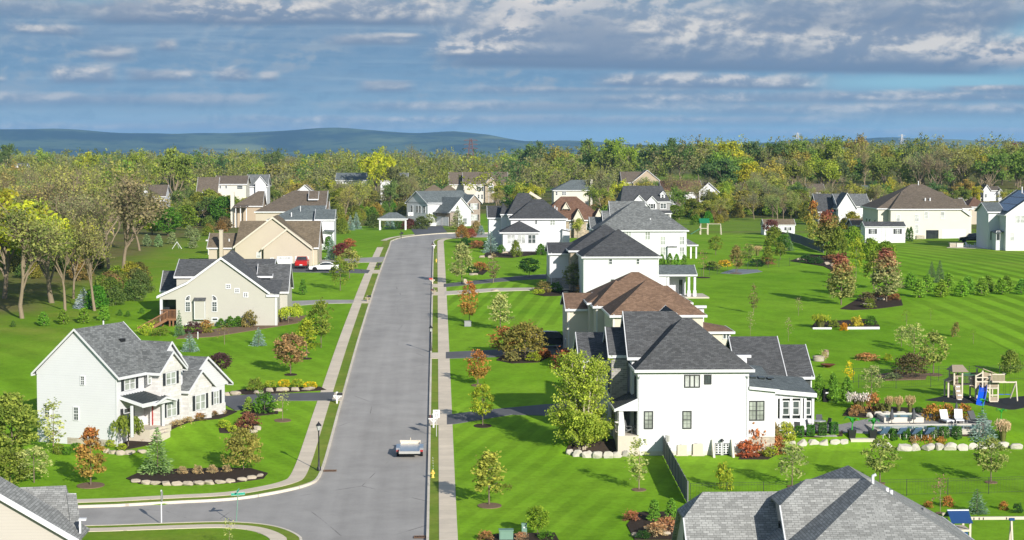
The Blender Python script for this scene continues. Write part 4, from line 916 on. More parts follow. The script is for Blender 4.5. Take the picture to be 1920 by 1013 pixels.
    H.win('F', to, fx(366, to), fx(383.5, to), fz(375, 767, to), fz(375, 741, to), 2, 2, TW, 'glass_blind', sh='shutter_black'); H.win('F', go, fx(400, go), fx(409, go), fz(405, 757, go), fz(405, 734, go), 2, 2, TW, 'glass_blind', sh='shutter_black')
    H.win('F', 0, fx(231), fx(244), fz(238, 783), fz(238, 766), 1, 2, TW, 'glass', sh='shutter_black')
    # gable end windows; y runs back from the near corner
    def gy(px):
        d = ray(px, 700); t = (cy*sa + cx*ca)/(d[1]*sa + d[0]*ca); return -(d[0]*t-cx)*sa + (d[1]*t-cy)*ca
    def gz(px, py):
        d = ray(px, py); t = (cy*sa + cx*ca)/(d[1]*sa + d[0]*ca); return CZ + d[2]*t
    for a, b, c, d in ((152, 158, 706, 721), (138, 146, 764, 787), (83.5, 92, 759.5, 783), (90, 99, 811, 834)): H.win('L', 0, gy(a), gy(b), gz(a, d), gz(a, c), 1, 2, TW, 'glass', grid=1, b=.06)
    q = MB(); ym = D*.42; q.tube([(5.5, D*.62, zr-1.2), (5.5, D*.62, fz(218, 606, 5)+.4)], .07); H.put('vent_pipe', q, TW)
    q = MB(); sl = (zr-ze+.25)/(D/2+.4); q.box(4.2, 4.9, 2.2, 2.6, ze+2.2*sl, ze+2.65*sl+.02); H.put('roof_vent', q, 'black_metal')
    q = MB(); q.box(-.05, .05, -.1, 0, b0, ze-.3); H.put('downspout', q, TW); H.wall('block', -.012, .4, .2, D*.62, b0, gz(170, 823), 'foundation')
    H.done()
house_l1()
def house_l2():
    Y = 238.; x, z = ex(Y); B = h(x(420), Y)-.8; w = 'side_sage'; rm = 'roof_mid'
    H = House('sage_house', 'sage green gabled house with arched windows, wooden deck stair and shrub bed', 'house', x(410), Y)
    prof = [(294, 553.5), (350.6, 527.5), (415, 481), (506, 547.5)]
    P3 = [(x(a), z(b)) for a, b in prof]
    for (a, az_), (b, bz) in zip(P3[:-1], P3[1:]):
        H.slab(rm, [(a, Y-.35, az_), (b, Y-.35, bz), (b, Y+10, bz), (a, Y+10, az_)], .1); H.board((a, Y-.35, az_), (b, Y-.35, bz), (0, -1), .26)
    H.board((P3[0][0], Y-.35, P3[0][1]), (P3[0][0], Y+8, P3[0][1]), (-1, 0), .26)
    mb = H.m('wall', w); zo = z(560); xo0, xo1 = x(302), x(329.5)
    pts = [(x(329.5), B), (x(518), B), (x(518), z(551.5)), (x(506), z(549)), (x(415), z(483.5)), (x(350.6), z(530)), (x(299), z(553)), (x(299), zo), (x(329.5), zo)]
    n = len(pts); vs = [(a, yy, c) for yy in (Y, Y+9.5) for a, c in pts]
    mb.add(vs, [tuple(range(n)), tuple(range(2*n-1, n-1, -1))] + [(i, n+i, n+(i+1) % n, (i+1) % n) for i in range(n)])
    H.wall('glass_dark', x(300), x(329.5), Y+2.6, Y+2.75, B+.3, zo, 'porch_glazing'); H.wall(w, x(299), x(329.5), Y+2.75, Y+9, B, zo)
    q = MB(); q.box(x(299), x(299)+.3, Y, Y+.3, B, zo); H.put('porch_post', q, TW)
    H.slab(rm, [(x(500), Y-.2, z(551.5)), (x(523), Y-.2, z(551.5)), (x(523), Y+6, Z(523, Y+6)), (x(470), Y+6, Z(523, Y+6))]); H.board((x(499), Y-.2, z(551.5)), (x(523), Y-.2, z(551.5)), (0, -1), .26)
    yb = 245.; zb = Z(517.5, yb); H.wall(w, X(330, yb), X(508, yb), yb+.35, yb+9, B, zb-.05); H.roof(rm, X(325.5, yb), X(511, yb), yb, yb+11, zb, Z(484.5, yb+5.5), 'x', 'g', 'g', wall=w)
    yh = 250.; H.roof(rm, X(400, yh), X(466, yh), yh-3, yh+5, Z(500, yh), Z(469.5, yh), 'y', 'h', 'h', r0=3)
    yf = 251.; zf = Z(544, yf); H.wall(w, X(301, yf), X(335, yf), yf+.3, yf+6, B, zf-.05); H.roof(rm, X(299, yf), X(345, yf), yf, yf+6.6, zf, Z(506, yf+3.3), 'x', 'g', 'g', wall=w)
    yg = 243.; zg = Z(546.5, yg); H.wall(w, X(505, yg), X(538, yg), yg+.35, yg+8, B, zg-.05); H.roof(rm, X(478, yg), X(541, yg), yg, yg+8.6, zg, Z(494, yg+4.3), 'x', 'g', 'g', wall=w)
    q = MB(); q.box(X(475, 244), X(510, 244), 244, 244.3, Z(519.5, 244), Z(516.8, 244)); H.put('gutter', q, TW)
    for a, d in ((347.5, 1), (397.5, -1)):
        H.win('F', Y, x(a), x(a+8), z(582), z(565), 1, 2, TW, 'glass', grid=1)
        f = H.frame('F', Y); q = MB(); c0 = x(a+8) if d > 0 else x(a); r_ = x(a+8)-x(a)
        arc = [(c0-d*r_*math.cos(t), z(561)+r_*math.sin(t)) for t in np.linspace(0, math.pi/2, 8)]; ar2 = [(c0-d*(r_+.09)*math.cos(t), z(561)+(r_+.09)*math.sin(t)) for t in np.linspace(0, math.pi/2, 8)]
        for i in range(7): H.rect(q, f, 0, .001, 0, .001, 0, .001) if 0 else q.poly([f(*p, .06) for p in (arc[i], ar2[i], ar2[i+1], arc[i+1])])
        H.rect(q, f, min(c0, c0-d*(r_+.09)), max(c0, c0-d*(r_+.09)), z(561)-.09, z(561), 0, .06); H.rect(q, f, c0-.03, c0+.05, z(561), z(561)+r_+.09, 0, .062)
        for t in (.5, 1.05): q.poly([f(c0-.02, z(561), .05), f(c0+.02, z(561), .05), f(c0-d*r_*math.cos(t)+.02, z(561)+r_*math.sin(t), .05), f(c0-d*r_*math.cos(t)-.02, z(561)+r_*math.sin(t), .05)])
        w_ = H.put('arched_window', q, TW); q = MB(); q.poly([f(c0, z(561), .02)] + [f(*p, .02) for p in arc]); H.put('pane', q, 'glass_dark', w_); w_.children[0].location = (0, 0, 0)
    for a, b in ((424.5, 533), (441, 541), (457.3, 548.7)): H.win('F', Y, x(a), x(a+6), z(b+6), z(b), 2, 2, TW, 'glass_dark', b=.12)
    H.win('F', Y, x(397.5), x(406.5), z(599), z(595.5), 1, 1, TW, 'glass', b=.12); H.win('F', Y, x(347.5), x(356.5), z(613), z(607), 1, 1, TW, 'glass_dark', b=.1)
    q = MB(); q.box(x(364.5), x(385), Y-.65, Y, z(596), z(561)); H.put('chimney_box', q, w)
    q = MB(); q.box(x(364.3), x(365.5), Y-.68, Y-.6, z(596), z(561)); q.box(x(384), x(385.3), Y-.68, Y-.6, z(596), z(561)); q.box(x(365.5), x(384), Y-.68, Y-.6, z(596.5), z(595.6)); q.box(x(365.5), x(384), Y-.68, Y-.6, z(561.8), z(561)); H.put('corner_board', q, TW)
    H.slab(rm, [(x(363.5), Y-.8, z(561)), (x(386), Y-.8, z(561)), (x(386), Y, z(556.5)), (x(363.5), Y, z(556.5))], .06)
    for a in (516, 518.5): H.drain(x(a), Y, B, z(555))
    # deck with stair
    dk = MB(); zd = z(595); dk.box(x(301), x(329.5), Y-.2, Y+2.6, zd-.25, zd); H.put('deck', dk, 'wood_deck')
    ra = MB(); zr_ = z(580)
    for a in np.linspace(302, 329, 12): ra.box(x(a)-.03, x(a)+.03, Y-.14, Y-.08, zd, zr_)
    ra.box(x(301), x(329.5), Y-.17, Y-.05, zr_, zr_+.09); H.put('deck_railing', ra, 'wood_deck')
    for a in (303, 316, 322.5):
        q = MB(); q.box(x(a), x(a)+.18, Y-.15, Y+.03, B-1, zd); H.put('deck_post', q, 'wood_deck')
    sp = MB(); p1 = Vector((x(314), Y-.4, z(596))); p0 = Vector((x(262), Y-1.4, z(624))); off = Vector((0, -1.1, 0))
    for o_ in (Vector((0, 0, 0)), off):
        sp.beam(p1+o_, p0+o_, .08, .3); sp.beam(p1+o_+Vector((0, 0, .95)), p0+o_+Vector((0, 0, .95)), .1, .12)
        for t in np.linspace(0, 1, 22): a = p1.lerp(p0, t)+o_; sp.beam(a, a+Vector((0, 0, .95)), .05, .05)
    for t in np.linspace(.03, .97, 13): a = p1.lerp(p0, t); sp.box(a.x-.16, a.x+.16, a.y-1.1, a.y, a.z, a.z+.05)
    for t in (.98, .6): a = p1.lerp(p0, t)+off; sp.box(a.x-.08, a.x+.08, a.y-.08, a.y+.08, B-2, a.z+.95)
    H.put('stair', sp, 'wood_deck'); H.done()
house_l2()
def house_l3():
    Y = 323.; x, z = ex(Y); B = h(x(540), Y)-.5; w = 'side_beige'; rm = 'roof_tan'
    H = House('beige_house', 'beige gabled house with two white garage doors behind a red pickup', 'house', x(510), Y)
    def gab(px, yy, ye):
        P3 = [(X(a, yy), Z(b, yy)) for a, b in px]
        for (a, az_), (b, bz) in zip(P3[:-1], P3[1:]): H.slab(rm, [(a, yy-.4, az_), (b, yy-.4, bz), (b, ye, bz), (a, ye, az_)]); H.board((a, yy-.4, az_), (b, yy-.4, bz), (0, -1), .3, mat='side_cream')
        pts = [(P3[0][0]+.3, B), (P3[2][0]-.3, B), (P3[2][0]-.3, P3[2][1]), (P3[1][0], P3[1][1]-.12), (P3[0][0]+.3, P3[0][1])]
        H.m('wall', w).add([(a, q, c) for q in (yy, ye-.2) for a, c in pts], [(0, 1, 2, 3, 4), (9, 8, 7, 6, 5), (0, 5, 6, 1), (1, 6, 7, 2), (2, 7, 8, 3), (3, 8, 9, 4), (4, 9, 5, 0)])
    gab([(437.5, 462), (512, 406), (586, 462)], Y, Y+10); gab([(491, 465), (539, 427.5), (587, 465)], Y-.9, Y+3)
    yb = 324.; zb = Z(464, yb); H.wall(w, X(441, yb), X(595, yb), yb+.4, yb+13, B, zb-.05); H.roof(rm, X(439, yb), X(598, yb), yb, yb+14, zb, Z(413.5, yb+7), 'x', 'h', 'g', r0=.4, wall=w)
    yw = 326.; zw = Z(464, yw); H.wall(w, X(391, yw), X(445, yw), yw+.35, yw+8, B, zw-.05); H.roof(rm, X(388, yw), X(450, yw), yw, yw+9, zw, Z(436, yw+4.5), 'x', 'g', 'g', wall=w)
    q = MB(); yk = 325.2; q.box(X(411.5, yk), X(418, yk), yk, yk+1.1, B, Z(432, yk)); q.box(X(411, yk), X(418.5, yk), yk-.06, yk+1.16, Z(432, yk), Z(430.5, yk)); H.put('chimney', q, w)
    H.win('F', Y, x(482), x(488.5), z(482), z(473), 1, 2, TW, 'glass_pale'); H.drain(x(492), Y-.02, B, z(468), 'shutter_black')
    yg = Y-.9
    for a, b in ((520.5, 547), (554.5, 577.5)):
        H.door('F', yg, X(a, yg), X(b, yg), B+.35, Z(481.5, yg), TW, TW, 'garage_door', (4, 4)); H.win('F', yg-.05, X(a+3, yg), X(b-3, yg), Z(483.3, yg)-.05, Z(482.2, yg), 4, 1, TW, 'glass_pale', b=.04)
    H.door('F', yg, X(508, yg), X(512.5, yg), B+.4, Z(484, yg), 'glass_dark', TW)
    for a in (584, 588): H.drain(X(a, yg), yg, B, Z(468, yg), 'side_cream')
    H.pipe(X(430, 328), 328, Z(451, 328)-.5, Z(447, 328), .12); H.done()
house_l3()
def house_l4():
    Y = 366.; x, z = ex(Y); B = h(x(600), Y)-.5; rm = 'roof_slate'; w = WS
    H = House('white_house', 'white house with blue grey roof stepping down behind the beige garage house', 'house', x(600), Y)
    ze = z(412); H.wall(w, x(500), x(607), Y, Y+10, B, ze-.05); H.roof(rm, x(500), x(609), Y-.4, Y+11, ze, Z(385, Y+5.3), 'x', 'h', 'g', wall=w)
    y2 = 364.; z2 = Z(411.5, y2); H.wall(w, X(596, y2), X(626.5, y2), y2+.3, y2+7.5, B, z2-.05); H.roof(rm, X(590, y2), X(628.5, y2), y2, y2+8, z2, Z(392, y2+4), 'x', 'g', 'g', wall=w)
    H.wall(w, X(581.5, 362), X(604, 362), 362, 366, B, Z(416, 362)); H.slab(rm, [(X(608, 363), 363, Z(432, 363)), (X(627, 363), 363, Z(434, 363)), (X(627, 363), 365, Z(431, 363)), (X(608, 363), 365, Z(430, 363))])
    H.pipe(X(564, 369), 369, Z(396, 369)-.3, Z(386, 369)); H.pipe(X(547, 367), 367, Z(402, 367)-.5, Z(398, 367), .12); H.done()
house_l4()
def house_l5():
    Y = 402.; x, z = ex(Y); B = h(x(550), Y)-.5; rm = 'roof_taupe'; w = 'side_beige'
    H = House('beige_house', 'beige house with broad taupe hip roof behind the blue grey roof', 'house', x(545), Y)
    ze = z(396.5); H.wall(w, x(480), x(606), Y, Y+14, B, ze-.05); H.roof(rm, x(477.5), x(612), Y-.4, Y+16, ze, Z(357.5, Y+8), 'x', 'h', 'g', r0=7.2, wall='side_bone')
    for a, b, c in ((589, 596, 360), (596, 603, 371), (608, 616, 379)): H.roof(rm, x(a-12), x(b), Y+3, Y+8, z(c+14), z(c), 'x', 'g', 'g', wall='side_bone')
    H.done()
house_l5()
def house_h6():
    Y = 410.; x, z = ex(Y); B = h(x(1085), Y)-.5; rm = 'roof_rust'; w = 'stone_tan'
    H = House('tan_house', 'low tan stone house with rust brown roof and cream gables', 'house', x(1085), Y)
    ze = z(413); H.wall(w, x(1045), x(1134), Y, Y+12, B, ze-.05); H.roof(rm, x(1010), x(1137), Y-.4, Y+14, ze, Z(368.7, Y+6.8), 'x', 'h', 'h', r0=5, r1=5.8)
    for a, b, zt, zb, yy in ((1074, 1095, 392, 413, Y-1.6), (1115.5, 1131, 391.5, 407, Y-1.2), (1054, 1069, 379.5, 392, Y+1.8)): H.roof(rm, X(a, yy), X(b, yy), yy, yy+6, Z(zb, yy), Z(zt, yy), 'y', 'g', 'g', wall='side_cream', ins=.25, trim='side_cream')
    H.wall(w, x(1075.5), x(1093.5), Y-1.3, Y+1, B, z(413)); H.wall(w, x(1117), x(1130), Y-.9, Y+1, B, z(410))
    for a in (1068, 1100): H.win('F', Y, x(a), x(a+5), z(431), z(420), 2, 2, TW, 'glass')
    H.done()
house_h6()
def house_h7():
    Y = 473.; x, z = ex(Y); B = h(x(1210), Y)-.3; rm = 'roof_charcoal'
    H = House('grey_house', 'grey sided house with charcoal roof, two white gables and a small dormer', 'house', x(1210), Y)
    ze = z(378.7); H.wall('side_slate', x(1164), x(1255.5), Y, Y+11, B, ze-.05); H.roof(rm, x(1162.5), x(1256.5), Y-.4, Y+12, ze, Z(348.6, Y+6), 'x', 'h', 'h', r0=1.2, r1=1.4)
    for a, b, zt, zb in ((1178, 1217, 366, 387), (1210, 1232.5, 368, 379.5)): H.roof(rm, x(a), x(b), Y-.9, Y+5, z(zb), z(zt), 'y', 'g', 'g', wall=WS, ins=.3); H.wall(WS, x(a+2.5), x(b-2.5), Y-.55, Y+.3, B, z(zb-.5))
    H.roof(rm, x(1237.5), x(1248.5), Y+.8, Y+5, z(364.5), z(359), 'y', 'g', 'g', wall=WS, ins=.2); H.wall(WS, x(1238.7), x(1247.3), Y+1.1, Y+5, z(376), z(364.5))
    H.win('F', Y+1.1, x(1241.3), x(1244.6), z(372), z(366), 1, 2, TW, 'glass_dark', b=.06)
    H.win('F', Y-.55, x(1219), x(1223.5), z(391), z(383), 1, 2, TW, 'glass_dark', sh='shutter_black'); H.win('F', Y, x(1238), x(1248), z(391), z(382.5), 2, 2, TW, 'glass', b=.15, sh='side_slate')
    H.slab(rm, [(x(1225), Y-2, z(400)), (x(1258), Y-2, z(400)), (x(1258), Y, z(395)), (x(1225), Y, z(395))]); H.board((x(1225), Y-2, z(400)), (x(1258), Y-2, z(400)), (0, -1)); q = MB(); q.box(x(1254), x(1256), Y-1.8, Y-1.5, B, z(400)); H.put('porch_post', q, TW); H.done()
house_h7()
def house_h8():
    Y = 591.; x, z = ex(Y); B = h(x(1290), Y)-.3; rm = 'roof_rust'
    H = House('white_house', 'white house with rust roof and an arched window gable among bare trees', 'house', x(1295), Y)
    ze = z(361); H.wall(WS, x(1250), x(1312), Y, Y+12, B, ze-.05); H.roof(rm, x(1240), x(1318), Y-.5, Y+14, ze, Z(339, Y+7), 'x', 'g', 'g', wall=WS)
    H.roof(rm, x(1306), x(1347), Y-2, Y+8, z(361), z(342.5), 'y', 'g', 'g', wall=WS, ins=.5); H.wall(WS, x(1309), x(1344), Y-1.5, Y+6, B, z(361))
    for a in (1312, 1323): H.win('F', Y-1.5, x(a), x(a+7), z(371), z(367), 1, 1, TW, 'glass', arch=True)
    H.wall('glass_dark', x(1283), x(1303), Y-.06, Y, B+1, z(378), 'porch_shade_panel'); H.slab(rm, [(x(1279), Y-2.5, z(378)), (x(1306), Y-2.5, z(378)), (x(1306), Y, z(374)), (x(1279), Y, z(374))]); q = MB(); q.box(x(1276), x(1304), Y-3.5, Y, B, z(395)); H.put('deck', q, 'red_paint')  # dark sheet set on the wall imitates the shade of the recessed porch
    for a in (1280, 1300): q = MB(); q.box(x(a), x(a+1.2), Y-2.4, Y-2.2, B, z(378)); H.put('porch_post', q, TW)
    H.done()
house_h8()
def simple_house(name, label, Y, x0, x1, eave, ridge, depth=11, rm='roof_taupe', w=WS, ax='x', e0='g', e1='g', gables=(), wins=(), base=None, front=True):
    """a house of the middle distance: body, roof, front gables (x0, x1, eave, apex) and windows (x0, x1, top, bottom)"""
    x, z = ex(Y); xm = (x0+x1)/2; B = h(x(xm), Y)-.4
    H = House(name, label, 'house', x(xm), Y); ze = z(eave)
    H.wall(w, x(x0)+.4, x(x1)-.4, Y, Y+depth, B, ze-.05); H.roof(rm, x(x0), x(x1), Y-.45, Y+depth+.45, ze, Z(ridge, Y+(depth/2 if ax == 'x' else 0)), ax, e0, e1, wall=w, ins=.45)
    for a, b, ee, aa, gm in gables: H.roof(rm, x(a), x(b), Y-1.6, Y+depth*.5, z(ee), z(aa), 'y', 'g', 'g', wall=gm, ins=.4); H.wall(gm, x(a)+.4, x(b)-.4, Y-1.2, Y+.5, B, z(ee)-.05)
    for a, b, c, d in wins:
        off = 1.22 if any(g[0] < (a+b)/2 < g[1] for g in gables) else 0
        H.win('F', Y-off, x(a), x(b), z(d), z(c), 1, 2, TW, 'glass', b=.1)
    return H
H = simple_house('cream_house', 'large cream house with a brick entrance gable and arched window', 737, 868, 953, 346, 322.5, 12, 'roof_taupe', 'side_bone', gables=((907.5, 934, 345, 332.5, 'stone_tan'), (869, 894, 356, 343, 'side_cream')),
    wins=[(a, a+3, 350, 358.5) for a in (894.5, 898.5, 903.5, 936, 940, 944, 948.5)]+[(a, a+3, 365, 373) for a in (896, 902.5, 938, 944.5)])
H.roof('roof_taupe', X(842, 742), X(905, 742), 742, 753, Z(346, 742), Z(323, 747.5), 'x', 'g', 'g', wall='side_bone'); H.wall('side_bone', X(845, 742), X(905, 742), 742.4, 752.6, h(0, 742)-.5, Z(347, 742))
H.win('F', 735.75, X(917, 735), X(924.5, 735), Z(360, 735), Z(351, 735), 2, 2, TW, 'glass', b=.3, arch=True); H.door('F', 735.75, X(917, 735), X(924, 735), h(15, 735), Z(364, 735), 'wood_mid', TW); H.done()
H = simple_house('tan_house', 'tan house with hipped taupe roof behind the blue shaded gable', 585, 768, 860, 375, 346, 14, 'roof_tan', 'side_bone', e0='h', e1='h'); H.roof('roof_tan', X(805, 580), X(878, 580), 576, 590, Z(372, 580), Z(346.5, 583), 'x', 'h', 'h'); H.pipe(X(783, 582), 582, Z(368, 582), Z(364, 582), .2); H.done()
def house_h12():
    rz = R(33); cx, cy = G(844, 425); B = h(cx, cy)-.4; ca, sa = math.cos(rz), math.sin(rz)
    H = House('white_house', 'white and brick house with grey roof where the street bends', 'house', cx, cy, rz)
    def zz(py, off=0): return CZ - (py-272)/F*(cy+off)
    rm = 'roof_slate'; L = 15.2; z0 = zz(379, 8); zr = zz(358, 9)
    H.wall(WS, -2.6, L-2.6, 6.4, 16.4, B, z0); H.roof(rm, -3, L-2.2, 6., 16.8, z0-.3, zr, 'x', 'g', 'h', r1=1.8, wall=WS, ins=.4)
    zg = zz(396); H.wall('brick_brown', 0, 2.4, 0, 7, B, zg); H.wall(WS, 2.4, 6.4, .02, 7, B, zg); H.roof(rm, -.5, 6.9, -.4, 10, zg-.3, zz(370.5), 'y', 'g', 'g', wall=WS, ins=.4)
    zb = zz(381, 5); H.wall('brick_brown', 8.6, 12.6, 5, 9, B, zb); H.roof(rm, 8.1, 13.1, 4.6, 11, zb-.2, zz(365.5, 5), 'y', 'g', 'g', wall='brick_brown', ins=.4)
    for a in (.8, 3.9): H.door('L', 0, a, a+2.6, B+.5, B+2.7, 'side_white', TW, 'garage_door', (4, 4))
    for a, zt in ((7.6, 4.6), (9.6, 4.6), (11, 4.6), (13.5, 4.6)): H.win('L', -2.6, a, a+.9, B+zt-.9, B+zt+.8, 1, 2, TW, 'glass')
    H.win('F', 5, 9.6, 11.6, zz(393.5, 5), zz(383, 5), 2, 2, TW, 'glass_pale', sh='shutter_black'); H.win('F', 5, 9.6, 11.6, zz(414, 5), zz(404, 5), 3, 2, TW, 'glass_pale', sh='shutter_black'); H.win('F', 6.4, 6.9, 8., zz(392, 5), zz(385, 5), 1, 2, TW, 'glass')
    H.win('F', .02, 4., 5., B+.9, B+2.4, 2, 2, TW, 'glass'); H.slab('metal_roof', [(6.4, 4.6, zz(403, 5)), (9.5, 4.6, zz(403, 5)), (9.5, 6.4, zz(399, 5)), (6.4, 6.4, zz(399, 5))]); H.slab('metal_roof', [(-1.2, .2, zz(399.5)), (-1.2, 7, zz(399.5)), (0, 7, zz(396)), (0, .2, zz(396))]); H.done()
house_h12()
H = simple_house('cream_house', 'cream house with slate roof and tall chimney behind bare tree trunks', 597, 1036, 1106, 357, 337.5, 11, 'roof_slate', 'side_bone', wins=[(1042, 1045, 360, 366), (1054, 1056.5, 360, 366), (1058, 1060.5, 360, 366)], e0='h')
q = MB(); q.box(X(1107, 597), X(1111, 597), 598, 599.6, h(30, 597), Z(337, 597)); H.put('chimney', q, 'side_bone'); H.done()
H = simple_house('tan_house', 'tan gabled house with dull brown roof high among the trees', 690, 1165, 1242, 343, 322, 13, 'roof_taupe', 'side_tan', e1='h', gables=((1184, 1240, 342, 319, 'side_tan'),)); H.done()
# street left, background
H = simple_house('cream_house', 'cream two storey house with brown roof behind the yellowing trees', 560, 403, 465, 345, 329, 11, 'roof_taupe', 'side_bone', wins=[(413, 416, 348, 353), (424, 427, 348, 353), (446, 456, 348, 354)]); H.roof('roof_taupe', X(369, 556), X(410, 556), 556, 566, Z(360, 556), Z(332, 561), 'x', 'g', 'g', wall=WS); H.wall(WS, X(371, 556), X(408, 556), 556.5, 565, h(-65, 556)-.5, Z(360, 556)); H.done()
H = simple_house('white_house', 'white gable of a house with grey roof, right of the brown roofed one', 585, 462, 504, 349, 327, 11, 'roof_grey', WS, gables=((478, 503, 345, 330, WS),)); H.done()
H = simple_house('brown_roof_house', 'low house with broad chimney and white porch posts in the shrubbery', 500, 437, 494, 386, 358, 11, 'roof_taupe', 'side_tan', e0='h')
q = MB(); q.box(X(434, 500), X(440.5, 500), 499, 500.4, h(-55, 500), Z(360, 500)); H.put('chimney', q, 'side_bone')
for a in (442, 451, 462): q = MB(); q.box(X(a, 497), X(a+1.6, 497), 497, 497.3, h(-55, 497), Z(387, 497)); H.put('porch_post', q, TW)
H.slab('roof_taupe', [(X(438, 497), 496.5, Z(388, 497)), (X(466, 497), 496.5, Z(388, 497)), (X(466, 497), 500, Z(384, 497)), (X(438, 497), 500, Z(384, 497))]); H.done()
simple_house('tan_house', 'tan roofed house with one small white gable above the taupe roof', 500, 533, 604, 366, 349, 12, 'roof_tan', 'side_bone', e0='h', e1='h', gables=((560, 586, 357, 346, WS),), wins=((598, 602, 362, 367),)).done()
simple_house('pale_house', 'pale gabled house half hidden behind bare tree crowns at left', 600, 258, 313, 368, 346, 12, 'roof_taupe', WS, gables=((258, 288, 368, 345, WS),), wins=((296, 300, 373, 381), (304, 308, 373, 381))).done()
simple_house('pale_house', 'pale wing house left of the bare crowned trees', 612, 205, 250, 366, 350, 11, 'roof_taupe', WS, wins=((215, 219, 372, 379), (232, 236, 372, 379))).done()
simple_house('white_house', 'long white house with slate roof beyond the tall yellow green tree', 690, 630, 688, 338, 324, 11, 'roof_slate', WS, wins=[(a, a+2, 341, 349) for a in (640, 646, 654, 660, 668, 676)]).done()
simple_house('white_house', 'white house with grey roof right of the tall yellow green tree', 690, 712, 766, 338, 324, 11, 'roof_grey', WS, wins=[(a, a+2, 341, 348) for a in (742, 750, 757)], e0='h').done()
simple_house('tiny_house', 'small white gable seen far off through the trees at far left', 900, 26, 52, 314, 306, 9, 'roof_grey', WS, gables=((28, 42, 315, 306, WS),)).done()
simple_house('tiny_house', 'small pale house far off between the first treetops', 900, 82, 106, 330, 322, 9, 'roof_taupe', WS).done()
# right, background
def house_r1():
    Y = 403.; x, z = ex(Y); B = h(x(1740), Y)-.3; rm = 'roof_taupe'; w = 'side_bone'
    H = House('cream_house', 'big cream house with taupe hip roof and an open garage above the mown slope', 'house', x(1740), Y)
    ze = z(393); H.wall(w, x(1669), x(1815), Y, Y+13, B, ze-.05); H.roof(rm, x(1667), x(1803), Y-.4, Y+14, ze, Z(360, Y+7), 'x', 'h', 'h', r0=4., r1=2.6)
    H.roof(rm, x(1647), x(1830), Y+2, Y+18, Z(392, Y+2), Z(346, Y+10), 'x', 'h', 'h', r0=9, r1=8.8); H.wall(w, x(1650), x(1826), Y+2.4, Y+17, B, ze-.1)
    H.slab(rm, [(x(1801), Y-.4, z(393)), (x(1820), Y-.4, z(407)), (x(1820), Y+8, z(407)), (x(1801), Y+8, z(393))]); H.board((x(1801), Y-.4, z(393)), (x(1820), Y-.4, z(407)), (0, -1)); H.roof(rm, x(1780), x(1819.5), Y+1, Y+12, z(398), Z(374, Y+6), 'x', 'g', 'g', wall=w)
    for a, b, c, d in ((1680, 1685.5, 404, 416), (1714.5, 1721, 404, 416), (1732, 1738, 399, 411), (1763, 1769, 399, 411), (1714.5, 1721, 424, 439)): H.win('F', Y, x(a), x(b), z(d), z(c), 1, 2, TW, 'glass_pale', b=.1)
    H.wall('glass_dark', x(1735.5), x(1759), Y-.03, Y, B, z(433), 'garage_shade_panel'); H.door('F', Y, x(1766), x(1808), B+.3, z(433.5), TW, TW, 'garage_door', (8, 4))  # flat dark sheet on the wall paints the shade inside the open garage
    for a in (1717, 1733): H.wall('block', x(a), x(a+15), Y-.4, Y-.1, B, B+1., 'retaining_wall') if a < 1730 else None
    for a in (1650.5, 1659, 1664): H.win('L', x(1650), Y+4+(a-1650)*.6, Y+5.3+(a-1650)*.6, B+2, B+4, 1, 2, TW, 'glass_dark')
    for a in (1733, 1742): H.pipe(X(a, Y+3), Y+3, Z(376, Y+3)-.5, Z(372, Y+3), .15)
    H.pipe(X(1720, 405), 405, Z(348, 405), Z(340, 405), .1); H.done()
house_r1()
def house_r2():
    Y = 357.; x, z = ex(Y); B = h(x(1890), Y)-.4; w = 'side_white'; rm = 'roof_slate'
    H = House('white_house', 'white house with blue solar panels on its roof at the right edge', 'house', x(1890), Y)
    xl = x(1885); ze = z(402); xr_ = xl+11.5; zr = z(371)
    H.wall(w, xl, xr_, Y, Y+13, B, ze); za = ze+5.75*.7; H.roof(rm, xl-.35, xr_+.35, Y-.4, Y+13.4, ze-.25, za, 'y', 'g', 'g', wall=w)
    sl = (za-ze+.25)/6.1
    for k in range(6):
        for j in range(3):
            q = MB(); p = [(xl+.5+j*1.7, Y+.9+k*1.7), (xl+2.1+j*1.7, Y+.9+k*1.7), (xl+2.1+j*1.7, Y+2.5+k*1.7), (xl+.5+j*1.7, Y+2.5+k*1.7)]
            v = [(a, b, ze-.25+(a-xl+.35)*sl+e) for e in (.06, .12) for a, b in p]; q.add(v, [(3, 2, 1, 0), (4, 5, 6, 7), (0, 1, 5, 4), (1, 2, 6, 5), (2, 3, 7, 6), (3, 0, 4, 7)]); H.put('solar_panel', q, 'solar')
    yw = 361.5; zw = Z(398.5, yw); H.wall(w, X(1852, yw), xl+1, yw, yw+8, B, zw); H.roof(rm, X(1849, yw), xl+1, yw-.4, yw+8.4, zw, Z(380.5, yw+4), 'x', 'g', 'g', wall=w)
    H.wall(w, X(1868, Y+1), xl, Y+1.5, yw, B, Z(438, Y+1)); H.slab(rm, [(X(1866, Y+1), Y+1, Z(439, Y+1)), (xl, Y+1, Z(436, Y+1)), (xl, yw, Z(434, Y+1)), (X(1866, Y+1), yw, Z(437, Y+1))])
    H.win('F', yw, X(1856, yw), X(1862, yw), Z(452, yw), Z(436, yw), 2, 1, TW, 'glass_dark'); H.win('F', Y+1.5, X(1872, Y), X(1878, Y), z(453), z(436), 1, 1, TW, 'glass_dark')
    H.win('F', Y, x(1903), x(1910), z(419), z(406), 1, 2, TW, 'glass_pale'); H.win('F', Y, x(1912.5), x(1920), z(419), z(406), 1, 2, TW, 'glass_pale'); H.win('F', Y, x(1894), x(1900), z(453), z(439), 1, 2, TW, 'glass_pale')
    H.pipe(X(1914, 364), 364, za-.5, za+.7, .12); H.done()
house_r2()
